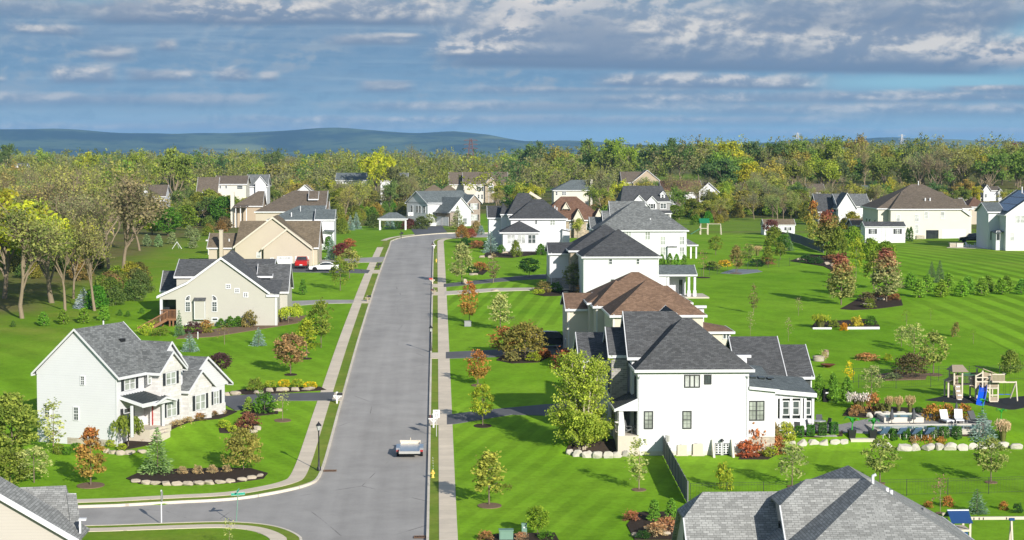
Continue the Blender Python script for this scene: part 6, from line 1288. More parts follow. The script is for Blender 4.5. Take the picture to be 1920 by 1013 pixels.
# street and garden trees: kind, foot x, foot y, top y, width, colour, name, label, category
TREES = [
 ('turning_a', 170, 910, 806, 50, (.34, .24, .06), 'young_tree', 'young tree with red tinged top in a mulch ring beside the white gable wall', 'tree'),
 ('spruce_a', 295, 887, 801, 54, (.17, .27, .09), 'spruce', 'dense green spruce in the boulder edged island bed', 'spruce'),
 ('spread', 457, 882, 806, 72, (.26, .25, .06), 'young_tree', 'round olive tree at the right end of the island bed', 'tree'),
 ('weeping', 240, 838, 778, 52, OG, 'weeping_tree', 'weeping dwarf tree beside the front porch of the corner house', 'tree'),
 ('thin', 100, 850, 752, 44, PA, 'birch_tree', 'thin pale birch standing against the white gable wall', 'tree'),
 ('bigyoung', 22, 872, 745, 86, (.22, .28, .05), 'leafy_tree', 'bushy light green tree left of the white gable wall', 'tree'),
 ('young_c', 64, 905, 838, 58, PA, 'young_tree', 'pale green staked young tree behind the bottom left roof', 'tree'),
 ('bigshrub', 20, 905, 850, 70, OG, 'big_shrub', 'broad green shrub in the bed behind the bottom left roof', 'shrub'),
 ('young_a', 575, 672, 600, 38, YG, 'young_tree', 'yellow green young tree near the sidewalk beside the brown leaved one', 'tree'),
 ('round', 545, 702, 630, 52, (.30, .20, .09), 'young_tree', 'brown leaved round tree near the sidewalk above the yellow balls', 'tree'),
 ('young_b', 602, 652, 566, 42, OG, 'young_tree', 'green young tree by the sidewalk beyond the yellow green one', 'tree'),
 ('spruce_b', 356, 659, 622, 28, BS, 'spruce', 'small blue spruce behind the grey roof of the corner house', 'spruce'),
 ('spruce_b', 485, 648, 614, 26, BS, 'spruce', 'small blue spruce alone on the lawn before the shrub bed', 'spruce'),
 ('sapling', 421, 646, 608, 34, OL, 'sapling', 'thin sapling between the two blue spruces', 'tree'),
 ('young_c', 638, 545, 484, 36, OG, 'young_tree', 'green young tree by the sidewalk in front of the white sedan', 'tree'),
 ('young_b', 655, 522, 468, 32, (.26, .27, .08), 'young_tree', 'olive young tree by the sidewalk right of the white sedan', 'tree'),
 ('arbor', 568, 553, 525, 13, GR, 'arborvitae', 'single arborvitae on the lawn below the red pickup', 'conifer'),
 ('sapling', 530, 788, 734, 40, PA, 'young_tree', 'pale sparse young tree on the lawn beside the asphalt driveway', 'tree'),
 ('round', 413, 704, 664, 38, PU, 'purple_tree', 'dark purple smoke bush behind the white garage gable', 'tree'),
 ('young_a', 917, 947, 848, 60, (.30, .33, .06), 'young_tree', 'yellow green tree in a white edged oval ring by the sidewalk', 'tree'),
 ('young_b', 905, 798, 722, 40, YG, 'young_tree', 'yellow green tree where the near right driveway starts', 'tree'),
 ('turning_b', 896, 722, 658, 36, (.34, .24, .05), 'young_tree', 'orange topped young tree on the lawn between two driveways', 'tree'),
 ('thin', 1198, 918, 822, 38, PA, 'young_tree', 'slim pale young tree below the boulder wall of the white house', 'tree'),
 ('round', 1008, 1006, 952, 38, (.2, .3, .03), 'lollipop_tree', 'round clipped tree behind the green utility boxes', 'tree'),
 ('young_c', 1485, 912, 830, 52, (.28, .32, .12), 'young_tree', 'pale green tree left of three on the lawn below the pool boulders', 'tree'),
 ('young_b', 1650, 906, 824, 56, (.24, .29, .08), 'young_tree', 'olive green tree in the middle of three below the pool boulders', 'tree'),
 ('young_b', 1858, 904, 822, 54, (.26, .30, .09), 'young_tree', 'green tree right of three on the lawn below the pool boulders', 'tree'),
 ('shrub_open', 1358, 918, 872, 34, YG, 'big_shrub', 'yellow green bush on the lawn above the grey roof', 'shrub'),
 ('sapling', 1763, 962, 890, 40, (.24, .15, .11), 'young_tree', 'brown leaved young tree beside the swing set', 'tree'),
 ('spruce_b', 1832, 962, 916, 38, (.12, .2, .12), 'spruce', 'grey green spruce beyond the blue swing set roof', 'spruce'),
 ('turning_b', 880, 606, 530, 30, (.36, .25, .05), 'young_tree', 'orange and green street tree beside the utility cabinets', 'tree'),
 ('young_a', 938, 620, 552, 40, PA, 'young_tree', 'pale yellow green tree on the striped lawn', 'tree'),
 ('young_a', 866, 533, 458, 36, (.3, .33, .12), 'young_tree', 'pale tall street tree above the two narrow drives', 'tree'),
 ('thin', 925, 531, 476, 22, (.24, .2, .1), 'young_tree', 'thin brownish tree beside the dark driveway', 'tree'),
 ('round', 992, 520, 486, 36, DG, 'round_tree', 'dark green rounded tree at the dark driveway by the white house', 'tree'),
 ('spread', 985, 672, 608, 82, (.22, .20, .05), 'spreading_tree', 'wide olive tree over the shrub island near the cream house', 'tree'),
 ('turning_b', 945, 668, 614, 46, (.28, .24, .06), 'small_tree', 'rusty small tree at the left of the shrub island', 'tree'),
 ('young_b', 1076, 548, 496, 36, (.20, .22, .09), 'birch_tree', 'grey green birch before the stone bay of the black roofed house', 'tree'),
 ('spruce_b', 920, 474, 434, 28, BS, 'spruce', 'blue spruce at the corner of the low sunroom', 'spruce'),
 ('bigshrub', 967, 482, 453, 19, OG, 'big_shrub', 'upright green bush left below the sunroom windows', 'shrub'),
 ('bigshrub', 1014, 479, 459, 19, GR, 'big_shrub', 'upright green bush right below the sunroom', 'shrub'),
 ('spruce_a', 858, 429, 386, 26, (.16, .2, .05), 'spruce', 'olive spruce in front of the white gable at the bend', 'spruce'),
 ('young_b', 806, 425, 402, 22, (.2, .25, .05), 'young_tree', 'small green tree before the shaded garage at the bend', 'tree'),
 ('bigshrub', 882, 446, 430, 24, (.3, .1, .06), 'big_shrub', 'red brown bush at the inside of the street bend', 'shrub'),
 ('maple', 1577, 572, 480, 48, (.27, .29, .09), 'maple_tree', 'red topped maple in front of the circular mulch bed', 'maple'),
 ('maple', 1662, 566, 470, 50, (.30, .32, .13), 'maple_tree', 'pink red topped maple standing in the circular mulch bed', 'maple'),
 ('maple', 1550, 481, 398, 44, (.22, .25, .06), 'maple_tree', 'red tipped maple near the end of the grey fence', 'maple'),
 ('turning_a', 1524, 462, 380, 26, (.28, .3, .06), 'young_tree', 'narrow tree with orange top behind the fence slope', 'tree'),
 ('young_c', 1605, 522, 446, 28, YG, 'young_tree', 'slim yellow green tree between the red topped maples', 'tree'),
 ('young_a', 1638, 542, 474, 34, OG, 'young_tree', 'green tree just left of the pink topped maple', 'tree'),
 ('bigshrub', 1572, 482, 430, 34, OG, 'young_tree', 'bushy green tree right of the red tipped maple', 'tree'),
 ('sapling', 1700, 612, 580, 26, OG, 'sapling', 'small sapling on the mown slope, nearest the timber bed', 'tree'),
 ('sapling', 1745, 600, 578, 14, OG, 'sapling', 'tiny sapling on the mown slope beside the olive one', 'tree'),
 ('shrub_open', 1791, 632, 606, 15, OL, 'sapling', 'olive brown sapling on the mown slope', 'tree'),
 ('young_c', 1714, 662, 608, 36, PA, 'young_tree', 'pale young tree behind the dark spreading one', 'tree'),
 ('young_b', 1750, 702, 624, 48, (.26, .3, .08), 'birch_tree', 'multi stemmed birch with pale trunks above the play set fence', 'tree'),
 ('spread', 1710, 708, 664, 66, (.13, .11, .05), 'spreading_tree', 'dark leaved low spreading tree behind the pool', 'tree'),
 ('young_c', 1634, 744, 686, 38, (.3, .34, .13), 'young_tree', 'pale green tree behind the silver grass by the pool', 'tree'),
 ('thin', 1592, 722, 678, 18, YE, 'sapling', 'yellow leaved sapling behind the arborvitae columns', 'tree'),
 ('thin', 1413, 588, 534, 17, (.2, .19, .07), 'sapling', 'thin brown sapling alone in the middle lawn', 'tree'),
 ('sapling', 1497, 592, 558, 20, (.3, .25, .14), 'sapling', 'pale bare sapling right of the thin brown one', 'tree'),
 ('sapling', 1478, 640, 596, 18, (.3, .26, .15), 'sapling', 'leafless sapling behind the dark garage roof', 'tree'),
 ('sapling', 1407, 632, 586, 18, (.3, .26, .15), 'sapling', 'leafless sapling right of the brown roof', 'tree'),
 ('column', 1536, 752, 703, 19, (.12, .25, .03), 'arborvitae', 'first tall arborvitae column right of the sunroom', 'conifer'), ('column', 1562, 755, 700, 19, (.12, .25, .03), 'arborvitae', 'middle tall arborvitae column of the three by the sunroom', 'conifer'), ('column', 1588, 754, 706, 19, (.12, .25, .03), 'arborvitae', 'third tall arborvitae column nearest the silver grass', 'conifer'),
 ('spruce_b', 1842, 826, 764, 46, BS, 'spruce', 'pale blue spruce at the right end of the pool', 'spruce'),
 ('spruce_a', 1747, 520, 490, 15, (.1, .16, .07), 'spruce', 'small spruce above the arborvitae rows, left of the pair', 'spruce'), ('spruce_a', 1762, 530, 488, 20, (.1, .16, .07), 'spruce', 'taller spruce above the arborvitae rows, right of the pair', 'spruce'),
 ('spruce_a', 622, 488, 440, 20, BS, 'spruce', 'tall blue spruce beside the white house near its driveway', 'spruce'), ('round', 641, 490, 458, 28, (.18, .05, .05), 'purple_tree', 'dark red small tree right of the tall blue spruce', 'tree'),
 ('spruce_a', 657, 432, 404, 15, BS, 'spruce', 'blue spruce left of a close pair up the lawn', 'spruce'), ('spruce_a', 668, 430, 398, 17, BS, 'spruce', 'blue spruce right of a close pair up the lawn', 'spruce'), ('spruce_b', 731, 430, 402, 20, BS, 'spruce', 'blue spruce in front of the slate pavilion', 'spruce'),
 ('column', 1061, 500, 474, 11, GR, 'arborvitae', 'lone narrow arborvitae hidden between two white houses', 'conifer'),
 ('column', 1029, 520, 494, 9, DG, 'arborvitae', 'narrow dark conifer at the shaded garage corner', 'conifer'),
 ('spruce_a', 336, 630, 582, 18, (.09, .17, .07), 'conifer', 'slender green conifer at the foot of the wooden deck', 'conifer'),
 ('young_b', 1470, 473, 440, 24, GR, 'young_tree', 'dark green tree in the far garden bed', 'tree'), ('young_a', 1463, 487, 455, 22, OG, 'young_tree', 'green tree before the far garden bed', 'tree'), ('young_a', 1380, 512, 462, 22, OL, 'young_tree', 'olive tree by the far lawn edge', 'tree'),
 ('young_b', 1342, 478, 444, 26, OG, 'young_tree', 'green tree at the left of the far garden bed', 'tree'), ('young_c', 1404, 496, 458, 24, (.24, .27, .08), 'young_tree', 'olive tree behind the far garden pond', 'tree'), ('young_a', 1440, 500, 462, 22, OG, 'young_tree', 'green tree right of the far garden pond', 'tree'), ('spruce_a', 1476, 470, 432, 22, (.12, .2, .08), 'spruce', 'dark spruce before the grey fence slope', 'spruce'), ('bigshrub', 1452, 462, 428, 34, OG, 'young_tree', 'bushy green tree left of the grey fence slope', 'tree'), ('round', 1446, 448, 414, 26, (.16, .07, .06), 'purple_tree', 'dark purple tree in front of the tan roofed shed', 'tree'), ('sapling', 1545, 690, 655, 22, PA, 'sapling', 'pale sapling beside the rusty fire bowl', 'tree'), ('young_c', 1690, 650, 612, 24, PA, 'young_tree', 'faint pale young tree left of the pale one on the slope', 'tree'), ('sapling', 1825, 645, 618, 18, OG, 'sapling', 'green sapling at the right of the mown slope', 'tree'), ('thin', 1560, 560, 520, 16, OL, 'sapling', 'small olive sapling left of the red topped maple', 'tree'),
 ('sapling', 1319, 520, 470, 22, (.26, .17, .1), 'sapling', 'brown sapling behind the covered rear porch', 'tree'), ('sapling', 1382, 508, 460, 24, (.26, .22, .1), 'sapling', 'thin sapling left of the far garden pond', 'tree'),
]
for k, px, py, top, wd, c, nm, lb, ct in TREES: pp(k, px, py, top, c, nm, lb, ct, 'garden trees', wd)
def big_birch():
    x, y = G(1092, 838); s = F/y; P, rr, D = [], [], []
    mb = MB(); g = random.Random(9); tips = []
    for k in range(9):
        a = k*.7+g.uniform(0, .4); l = g.uniform(.5, 1.); top = Vector((math.cos(a)*1.9*l, math.sin(a)*1.8*l, 5.6+2.2*(1.2-l)+g.uniform(-.6, .6))); b = Vector((math.cos(a)*.35, math.sin(a)*.35, -.2)); m_ = b.lerp(top, .5)+Vector((0, 0, .5))
        mb.tube([b, m_, top], [.11, .07, .02], 6, False)
        for j in range(46):
            t = g.uniform(.02, 1.); q = b.lerp(m_, t*2) if t < .5 else m_.lerp(top, t*2-1); a2 = g.uniform(0, 6.28); L = g.uniform(.6, 1.4)*(1.35-.6*t); e = q+Vector((math.cos(a2)*L, math.sin(a2)*L, L*.55+.1)); mb.tube([q, e], [.02, .008], 3, False); tips.append((q, e))
    for k in range(9):
        a = k*.7+.3; b = Vector((math.cos(a)*.3, math.sin(a)*.3, -.1)); top = Vector((math.cos(a)*g.uniform(1.4, 2.3), math.sin(a)*1.9, g.uniform(1.2, 3.4))); mb.tube([b, top], [.05, .015], 5, False)
        for j in range(26):
            q = b.lerp(top, g.uniform(.3, 1)); a2 = g.uniform(0, 6.28); L = g.uniform(.6, 1.2); e = q+Vector((math.cos(a2)*L, math.sin(a2)*L, g.uniform(-.2, .6)*L)); tips.append((q, e))
    for q, e in tips:
        tone = g.uniform(.15, .95)
        for _ in range(44): f = g.uniform(.15, 1.1); p = q.lerp(e, f); P.append((p.x+g.gauss(0, .13), p.y+g.gauss(0, .13), p.z+g.gauss(0, .13))); rr.append(tone); D.append((e-q).normalized()+Vector((0, 0, .4)))
    proto('birch', 7.6, leaf_mesh('crown', P, .115, 'leaf', np.array(rr), None, 0, 1.6), mb.mesh('trunk', M['bark_birch']))
    o = plant('birch', x, y, 7.8, (.29, .37, .05), 'birch_tree', 'large multi stemmed yellow green birch beside the white house porch', 'tree', 'garden trees', 1.0, rz=.3)
big_birch()
# shrubs: kind, foot, top, width, colour, label
SHRUBS = [
 ('ball', 507, 727, 714, 22, LM, 'first yellow ball shrub from left above the asphalt driveway'), ('ball', 533, 726, 712, 21, YE, 'second yellow ball shrub above the asphalt driveway'), ('ball', 558, 726, 711, 20, LM, 'third yellow ball shrub above the asphalt driveway'), ('ball', 582, 730, 716, 23, YE, 'yellow ball shrub nearest the sidewalk above the driveway'),
 ('shrub', 478, 734, 710, 34, OG, 'green mound shrub at the left of the yellow balls'), ('arbor', 466, 772, 746, 17, (.2, .3, .05), 'small upright conifer in the driveway bed'), ('shrub', 496, 774, 736, 44, GR, 'big green mound shrub in the driveway bed'), ('shrub', 466, 802, 775, 42, (.22, .10, .06), 'dark red brown dome shrub on the front lawn bed'), ('ball', 420, 803, 788, 22, LM, 'lime ball shrub left in the small lawn bed'), ('ball', 436, 811, 798, 18, LM, 'lime ball shrub right in the small lawn bed'),
 ('shrub', 342, 889, 875, 20, TN, 'first tan shrub from left in the island bed'), ('shrub', 371, 889, 873, 22, TN, 'second tan shrub in the island bed'), ('shrub', 398, 888, 872, 20, TN, 'third tan shrub in the island bed'), ('shrub', 425, 886, 872, 20, TN, 'tan shrub furthest right in the island bed'),
 ('shrub_open', 330, 800, 788, 26, TN, 'low tan shrub by the front walk, nearest the porch'), ('shrub_open', 352, 793, 782, 22, TN, 'low tan shrub second along the front walk'), ('shrub_turn', 374, 787, 775, 24, OL, 'low russet shrub below the wide garage window'), ('shrub_turn', 397, 780, 770, 22, OL, 'low russet shrub between the garage windows'), ('shrub_open', 415, 776, 766, 18, TN, 'low tan shrub at the end of the front walk'),
 ('shrub_turn', 300, 818, 806, 26, (.28, .16, .07), 'russet shrub right of the porch steps'), ('shrub_turn', 275, 824, 810, 26, (.28, .16, .07), 'russet shrub before the porch'), ('bigshrub', 205, 826, 800, 30, GR, 'dark green shrub behind the weeping tree'), ('ball', 210, 838, 825, 20, LM, 'lime ball shrub in front of the porch bed'), ('ball', 228, 844, 832, 17, LM, 'smaller lime ball shrub below the weeping tree'),
 ('ball', 110, 852, 833, 19, OG, 'light green ball shrub left by the gable wall'), ('ball', 126, 853, 838, 17, GR, 'dark green ball shrub in the middle by the gable wall'), ('ball', 143, 849, 831, 20, GR, 'round green shrub right by the gable wall'),
 ('shrub', 362, 626, 604, 34, PU, 'dark purple shrub beneath the arched window'), ('shrub_turn', 386, 624, 601, 27, (.22, .22, .05), 'rust topped round shrub by the sage wall'), ('arbor', 414, 614, 598, 15, GR, 'short green shrub right of the rust topped one'), ('arbor', 432, 614, 594, 17, GR, 'left upright green shrub of a pair at the sage wall'), ('arbor', 447, 613, 594, 18, GR, 'right upright green shrub of a pair at the sage wall'), ('shrub', 468, 614, 584, 28, OL, 'olive rounded shrub at the sage wall'), ('shrub', 500, 608, 580, 28, OL, 'olive rounded shrub near the sage house corner'), ('shrub', 519, 604, 588, 22, OL, 'small dull shrub at the sage house corner'), ('weeping', 541, 606, 575, 36, LM, 'weeping light green shrub by the sage house entrance'), ('shrub', 556, 592, 570, 22, LM, 'yellow green shrub behind the weeping one'),
 ('shrub_open', 275, 628, 608, 28, LM, 'yellow green clump beside the deck stair foot'), ('shrub_open', 300, 630, 616, 34, OG, 'low green clump under the deck stair'),
 ('shrub_turn', 1415, 850, 790, 44, (.34, .14, .06), 'tall rust shrub below the twin window of the white house'), ('shrub', 1446, 838, 792, 40, (.26, .2, .08), 'olive brown shrub beside the tall rust one'), ('shrub_turn', 1402, 856, 826, 40, (.34, .10, .05), 'red shrub at the corner of the basement doors'), ('shrub', 1474, 828, 792, 36, (.34, .38, .05), 'lime shrub left of the patio chairs'), ('shrub_turn', 1455, 850, 818, 34, (.36, .18, .07), 'orange shrub at the end of the boulders'), ('shrub', 1474, 800, 778, 32, (.36, .06, .05), 'bright red shrub below the sunroom window'), ('shrub_open', 1445, 856, 838, 30, YG, 'yellow green low shrub at the boulder row end'),
 ('shrub_turn', 1715, 833, 818, 20, TN, 'small orange shrub between clipped boxes, left'), ('shrub_turn', 1738, 832, 816, 20, (.38, .24, .06), 'small orange shrub between clipped boxes, middle'), ('shrub_turn', 1764, 834, 819, 20, (.42, .28, .05), 'small orange shrub between clipped boxes, right'),
 ('shrub_turn', 1748, 788, 758, 32, (.34, .24, .04), 'autumn hedge shrub left of three behind the pool'), ('shrub_turn', 1776, 788, 758, 30, (.36, .27, .04), 'autumn hedge shrub in the middle behind the pool'), ('shrub_turn', 1808, 786, 758, 28, (.34, .22, .04), 'autumn hedge shrub right of three behind the pool'),
 ('shrub_turn', 1637, 770, 738, 24, (.36, .22, .08), 'orange green shrub beside the spa boulders'), ('shrub_turn', 1607, 776, 760, 24, (.36, .28, .1), 'low tan orange shrub before the silver grass'), ('shrub', 1655, 774, 756, 30, (.2, .2, .06), 'olive shrub among the spa boulders'),
 ('ball', 1722, 774, 763, 14, DG, 'dark green ball shrub right of the plume grasses'),
 ('shrub_turn', 1582, 620, 606, 14, (.65, .35, .02), 'orange mum ball at the timber edge'), ('shrub', 1606, 614, 594, 26, (.5, .42, .05), 'yellow flowering mound in the timber edged bed'), ('grass_mound', 1538, 616, 590, 36, YG, 'pale grassy clump at the left of the timber edged bed'), ('shrub', 1562, 614, 600, 26, OG, 'green clump in the timber edged bed'), ('shrub', 1632, 610, 592, 24, GR, 'green shrub at the right of the timber edged bed'),
 ('shrub', 1625, 566, 548, 30, (.14, .12, .06), 'dark shrub in the circular mulch bed, left'), ('shrub_turn', 1648, 560, 545, 26, (.2, .14, .08), 'brown shrub in the circular mulch bed'), ('shrub_turn', 1676, 563, 550, 22, (.3, .16, .08), 'russet shrub in the circular mulch bed, right'), ('shrub', 1630, 578, 560, 24, OG, 'green shrub at the near rim of the circular mulch bed'),
 ('shrub', 1512, 492, 478, 26, DG, 'dark shrub in the upper garden bed, left'), ('shrub', 1530, 495, 482, 28, DG, 'dark shrub in the upper garden bed, right'), ('shrub_turn', 1560, 488, 478, 30, BR, 'brown shrub row end in the upper garden bed'),
 ('bigshrub', 1632, 486, 450, 40, (.2, .3, .03), 'bright green bush left in the row below the white shed'), ('bigshrub', 1660, 486, 455, 40, (.18, .28, .03), 'bright green bush right in the row below the white shed'), ('bigshrub', 1600, 470, 428, 40, (.17, .27, .03), 'bright green bush at the corner below the white shed'),
 ('shrub_turn', 1060, 690, 656, 46, (.22, .06, .045), 'dark red shrub beside the cream house drive'), ('shrub', 1078, 694, 678, 30, (.16, .14, .05), 'olive shrub beside the dark red one'), ('shrub', 960, 678, 660, 34, (.26, .24, .08), 'low tan shrub at the front of the shrub island'), ('shrub', 1000, 678, 660, 30, YG, 'yellow green low shrub at the front of the shrub island'), ('shrub_turn', 1020, 672, 654, 24, (.4, .15, .05), 'orange low shrub at the right of the shrub island'),
 ('shrub', 1020, 548, 528, 34, OL, 'olive shrub before the shaded garage'), ('shrub', 1042, 548, 530, 26, GR, 'green shrub before the stone bay'), ('shrub_turn', 1098, 550, 534, 34, (.5, .36, .14), 'tan flowering shrub at the foot of the white wall'), ('ball', 1004, 552, 543, 11, LM, 'left lime ball shrub at the walk bed'), ('ball', 1015, 552, 543, 11, LM, 'right lime ball shrub at the walk bed'),
 ('shrub_turn', 900, 508, 492, 28, (.34, .2, .06), 'rust shrub in the small rock bed'), ('shrub', 886, 512, 500, 24, DG, 'dark shrub in the small rock bed'), ('shrub_turn', 894, 466, 452, 26, (.36, .2, .1), 'pinkish shrub among the rocks by the spruce'), ('shrub', 872, 464, 446, 20, DG, 'dark shrub by the rocks near the bend'), ('shrub', 980, 470, 458, 14, YE, 'yellow shrub below the middle sunroom window'), ('shrub', 940, 476, 460, 16, GR, 'green shrub right of the blue spruce by the sunroom'),
 ('bigshrub', 790, 430, 408, 30, (.1, .13, .04), 'dark green bush before the shaded gable at the bend'), ('bigshrub', 768, 430, 412, 28, (.14, .06, .05), 'dark red bush left of the shaded gable'), ('bigshrub', 866, 448, 424, 24, (.3, .17, .05), 'rust bush beside the conifer at the bend'), ('bigshrub', 893, 438, 416, 20, (.3, .24, .1), 'tan bush before the brick gable'), ('arbor', 902, 440, 424, 11, BS, 'small blue conifer at the bend bed'),
 ('bigshrub', 700, 428, 404, 34, (.1, .14, .04), 'dark bush left of the slate pavilion'), ('bigshrub', 640, 438, 412, 26, OG, 'green bush near the white stepped house'), ('bigshrub', 616, 474, 446, 20, GR, 'green bush at the white house corner'), ('shrub_turn', 655, 462, 448, 22, (.3, .12, .06), 'red shrub on the lawn below the spruce pair'), ('shrub', 660, 484, 470, 26, YG, 'yellow green shrub at the light driveway'),
 ('shrub_turn', 1230, 1004, 980, 40, (.44, .36, .2), 'pale tan shrub in the bottom bed left of the grey roof'), ('shrub_turn', 1183, 976, 958, 28, (.36, .17, .1), 'pinkish shrub at the left end of the bottom bed'), ('shrub_turn', 1250, 996, 970, 36, (.4, .26, .16), 'pinkish tan shrub nearest the grey roof'), ('arbor', 1226, 978, 938, 22, (.11, .24, .03), 'left cone shaped conifer in the bottom bed'), ('arbor', 1258, 978, 936, 22, (.11, .24, .03), 'right cone shaped conifer in the bottom bed'), ('shrub', 1205, 1010, 995, 30, DG, 'dark low shrub in the bottom bed'),
 ('shrub_turn', 910, 1012, 996, 28, (.36, .24, .1), 'tan shrub left of the green utility boxes'), ('shrub_turn', 978, 1012, 998, 24, (.4, .3, .18), 'pale shrub between the green utility boxes'), ('shrub', 1024, 1010, 996, 34, GR, 'green shrub under the lollipop tree'),
 ('shrub_turn', 1777, 950, 930, 20, (.38, .2, .05), 'orange shrub beside the brown leaved tree'), ('shrub_turn', 1740, 952, 940, 18, (.36, .22, .05), 'small orange shrub left of the brown leaved tree'), ('shrub_turn', 1882, 956, 940, 16, (.36, .22, .05), 'small orange shrub right of the grey spruce'), ('shrub', 1908, 962, 944, 22, DG, 'dark shrub at the right edge of the lower lawn'),
 ('grass_plume', 1667, 776, 744, 16, TN, 'left plume grass behind the spa'), ('grass_plume', 1685, 777, 744, 16, TN, 'middle plume grass behind the spa'), ('grass_plume', 1706, 777, 743, 18, TN, 'right plume grass behind the spa'), ('grass_plume', 1880, 832, 788, 28, (.5, .4, .25), 'tall tan plume grass right of the pale blue spruce'), ('grass_mound', 1610, 768, 738, 46, (.55, .52, .48), 'silver haired grass mound beside the arborvitae'),
 ('shrub', 1600, 780, 768, 20, (.36, .22, .1), 'small tan shrub at the rim of the patio bed'), ('shrub', 1545, 672, 660, 14, TN, 'dry tuft beside the fire pit'), ('shrub_turn', 1625, 675, 662, 40, (.45, .3, .12), 'row of orange perennials on the upper lawn'), ('shrub', 1665, 676, 664, 18, YG, 'yellow green perennial right of the orange row'), ('shrub', 1675, 712, 700, 30, (.2, .26, .1), 'pale low shrub left of the dark spreading tree'),
 ('shrub', 1335, 505, 490, 30, (.22, .26, .06), 'green shrub at the left rim of the far garden pond'), ('shrub_turn', 1358, 500, 488, 24, YE, 'yellow shrub behind the far garden pond'), ('shrub', 1418, 500, 486, 34, DG, 'dark green shrub behind the far garden pond'), ('shrub_turn', 1436, 496, 484, 34, (.24, .13, .07), 'reddish brown shrub right of the far garden pond'), ('shrub', 1392, 484, 470, 26, OG, 'green shrub under the olive tree of the far garden'), ('grass_plume', 1420, 480, 462, 16, TN, 'plume grass in the far garden'),
 ('bigshrub', 1895, 700, 660, 40, (.2, .26, .05), 'olive green bush at the right edge by the play mat'),
]
for k, px, py, top, wd, c, lb in SHRUBS:
    nm = 'ornamental_grass' if k.startswith('grass') else 'conifer_shrub' if k == 'arbor' else 'shrub'
    pp(k, px, py, top, c, nm, lb, 'grass clump' if k.startswith('grass') else 'shrub', 'garden shrubs', wd)
ORD = ['first', 'second', 'third', 'fourth', 'fifth', 'sixth', 'seventh', 'eighth', 'ninth', 'tenth', 'eleventh', 'twelfth', 'thirteenth', 'fourteenth', 'fifteenth', 'sixteenth', 'seventeenth', 'eighteenth', 'nineteenth', 'twentieth', 'twenty-first', 'twenty-second', 'twenty-third', 'twenty-fourth', 'twenty-fifth', 'twenty-sixth', 'twenty-seventh', 'twenty-eighth']
def row(key, pts, hpx, wd, col, name, lab, cat, group):
    for i, (px, py) in enumerate(pts): pp(key, px, py, py-hpx*random.uniform(.9, 1.1), tuple(c*random.uniform(.88, 1.12) for c in col), name, lab.format(ORD[i]), cat, group, wd)
row('clipped', [(1674, 825), (1697, 824), (1722, 823), (1747, 822), (1770, 822), (1794, 823)], 21, 15, (.07, .17, .03), 'clipped_shrub', '{} clipped box shrub from left in front of the pool', 'shrub', 'clipped box shrubs before the pool')
row('clipped', [(1500, 819), (1520, 817), (1542, 816), (1563, 813)], 21, 15, (.07, .17, .03), 'clipped_shrub', '{} clipped box shrub from left in front of the patio chairs', 'shrub', 'clipped box shrubs before the patio')
row('arbor', [(82, 611), (119, 608), (157, 606), (195, 601)], 25, 20, (.14, .28, .03), 'arborvitae', '{} young arborvitae from left in the row below the bare trees', 'conifer', 'young arborvitae on the left lawn')
row('arbor', [(25, 613), (225, 592), (240, 594), (266, 588)], 11, 9, (.09, .2, .03), 'arborvitae', '{} tiny conifer from left on the left lawn', 'conifer', 'tiny conifers on the left lawn')
row('arbor', [(1724, 558), (1765, 557), (1803, 556), (1841, 554), (1878, 552)], 31, 24, (.18, .32, .035), 'arborvitae', '{} bright arborvitae from left in the front row on the slope', 'conifer', 'arborvitae rows on the slope')
row('arbor', [(1708, 540), (1738, 548), (1778, 547), (1815, 547), (1853, 547), (1888, 546), (1915, 552)], 30, 22, (.14, .28, .035), 'arborvitae', '{} arborvitae from left in the back row on the slope', 'conifer', 'arborvitae rows on the slope')
row('column', [(1241, 497), (1256, 498), (1268.5, 498), (1283, 498)], 21, 10, (.13, .27, .03), 'arborvitae', '{} narrow arborvitae from left behind the covered porch roof', 'conifer', 'arborvitae behind the rear porch')
row('column', [(1702, 452), (1708, 453)], 26, 8, (.06, .14, .03), 'arborvitae', '{} tall arborvitae from left beside the white shed', 'conifer', 'arborvitae beside the shed')
row('column', [(738, 428), (745, 429), (752, 429), (759, 428)], 15, 8, (.06, .14, .03), 'arborvitae', '{} dark arborvitae from left under the slate pavilion roof', 'conifer', 'arborvitae by the slate pavilion')
row('arbor', [(276, 462), (297, 463), (323, 458), (355, 447), (362, 466), (367, 452)], 22, 15, (.19, .26, .11), 'conifer', '{} young conifer from left on the far left lawn', 'conifer', 'young conifers on the far left lawn')
# mulch beds
bed([(236, 898), (262, 886), (330, 880), (420, 878), (470, 879), (502, 888), (494, 898), (440, 906), (330, 911), (262, 908)])
bed([(225, 846), (205, 822), (300, 806), (330, 796), (420, 768), (445, 772), (410, 786), (310, 812), (285, 834)]); bed([(330, 636), (340, 628), (520, 598), (575, 592), (560, 606), (500, 616), (400, 632)], 'mulch_tan')
bed([(445, 796), (470, 788), (486, 800), (480, 812), (452, 814), (412, 812), (410, 804)]); bed([(425, 737), (470, 728), (600, 726), (612, 732), (470, 741)]); bed([(450, 776), (480, 762), (520, 766), (522, 776), (470, 782)])
bed([(1060, 848), (1075, 826), (1150, 824), (1180, 834), (1196, 846), (1150, 854), (1100, 856)]); bed([(1385, 862), (1400, 838), (1475, 824), (1480, 838), (1440, 862)])
bed([(1480, 832), (1490, 815), (1580, 806), (1580, 828)]); bed([(1660, 832), (1665, 820), (1810, 816), (1905, 826), (1905, 838), (1780, 838)])
bed([(1575, 580), (1610, 560), (1640, 552), (1690, 562), (1693, 573), (1650, 579), (1600, 582)]); bed([(1520, 615), (1530, 604), (1640, 598), (1650, 613)]); bed([(1480, 490), (1520, 478), (1580, 482), (1595, 500), (1560, 508), (1545, 500)])
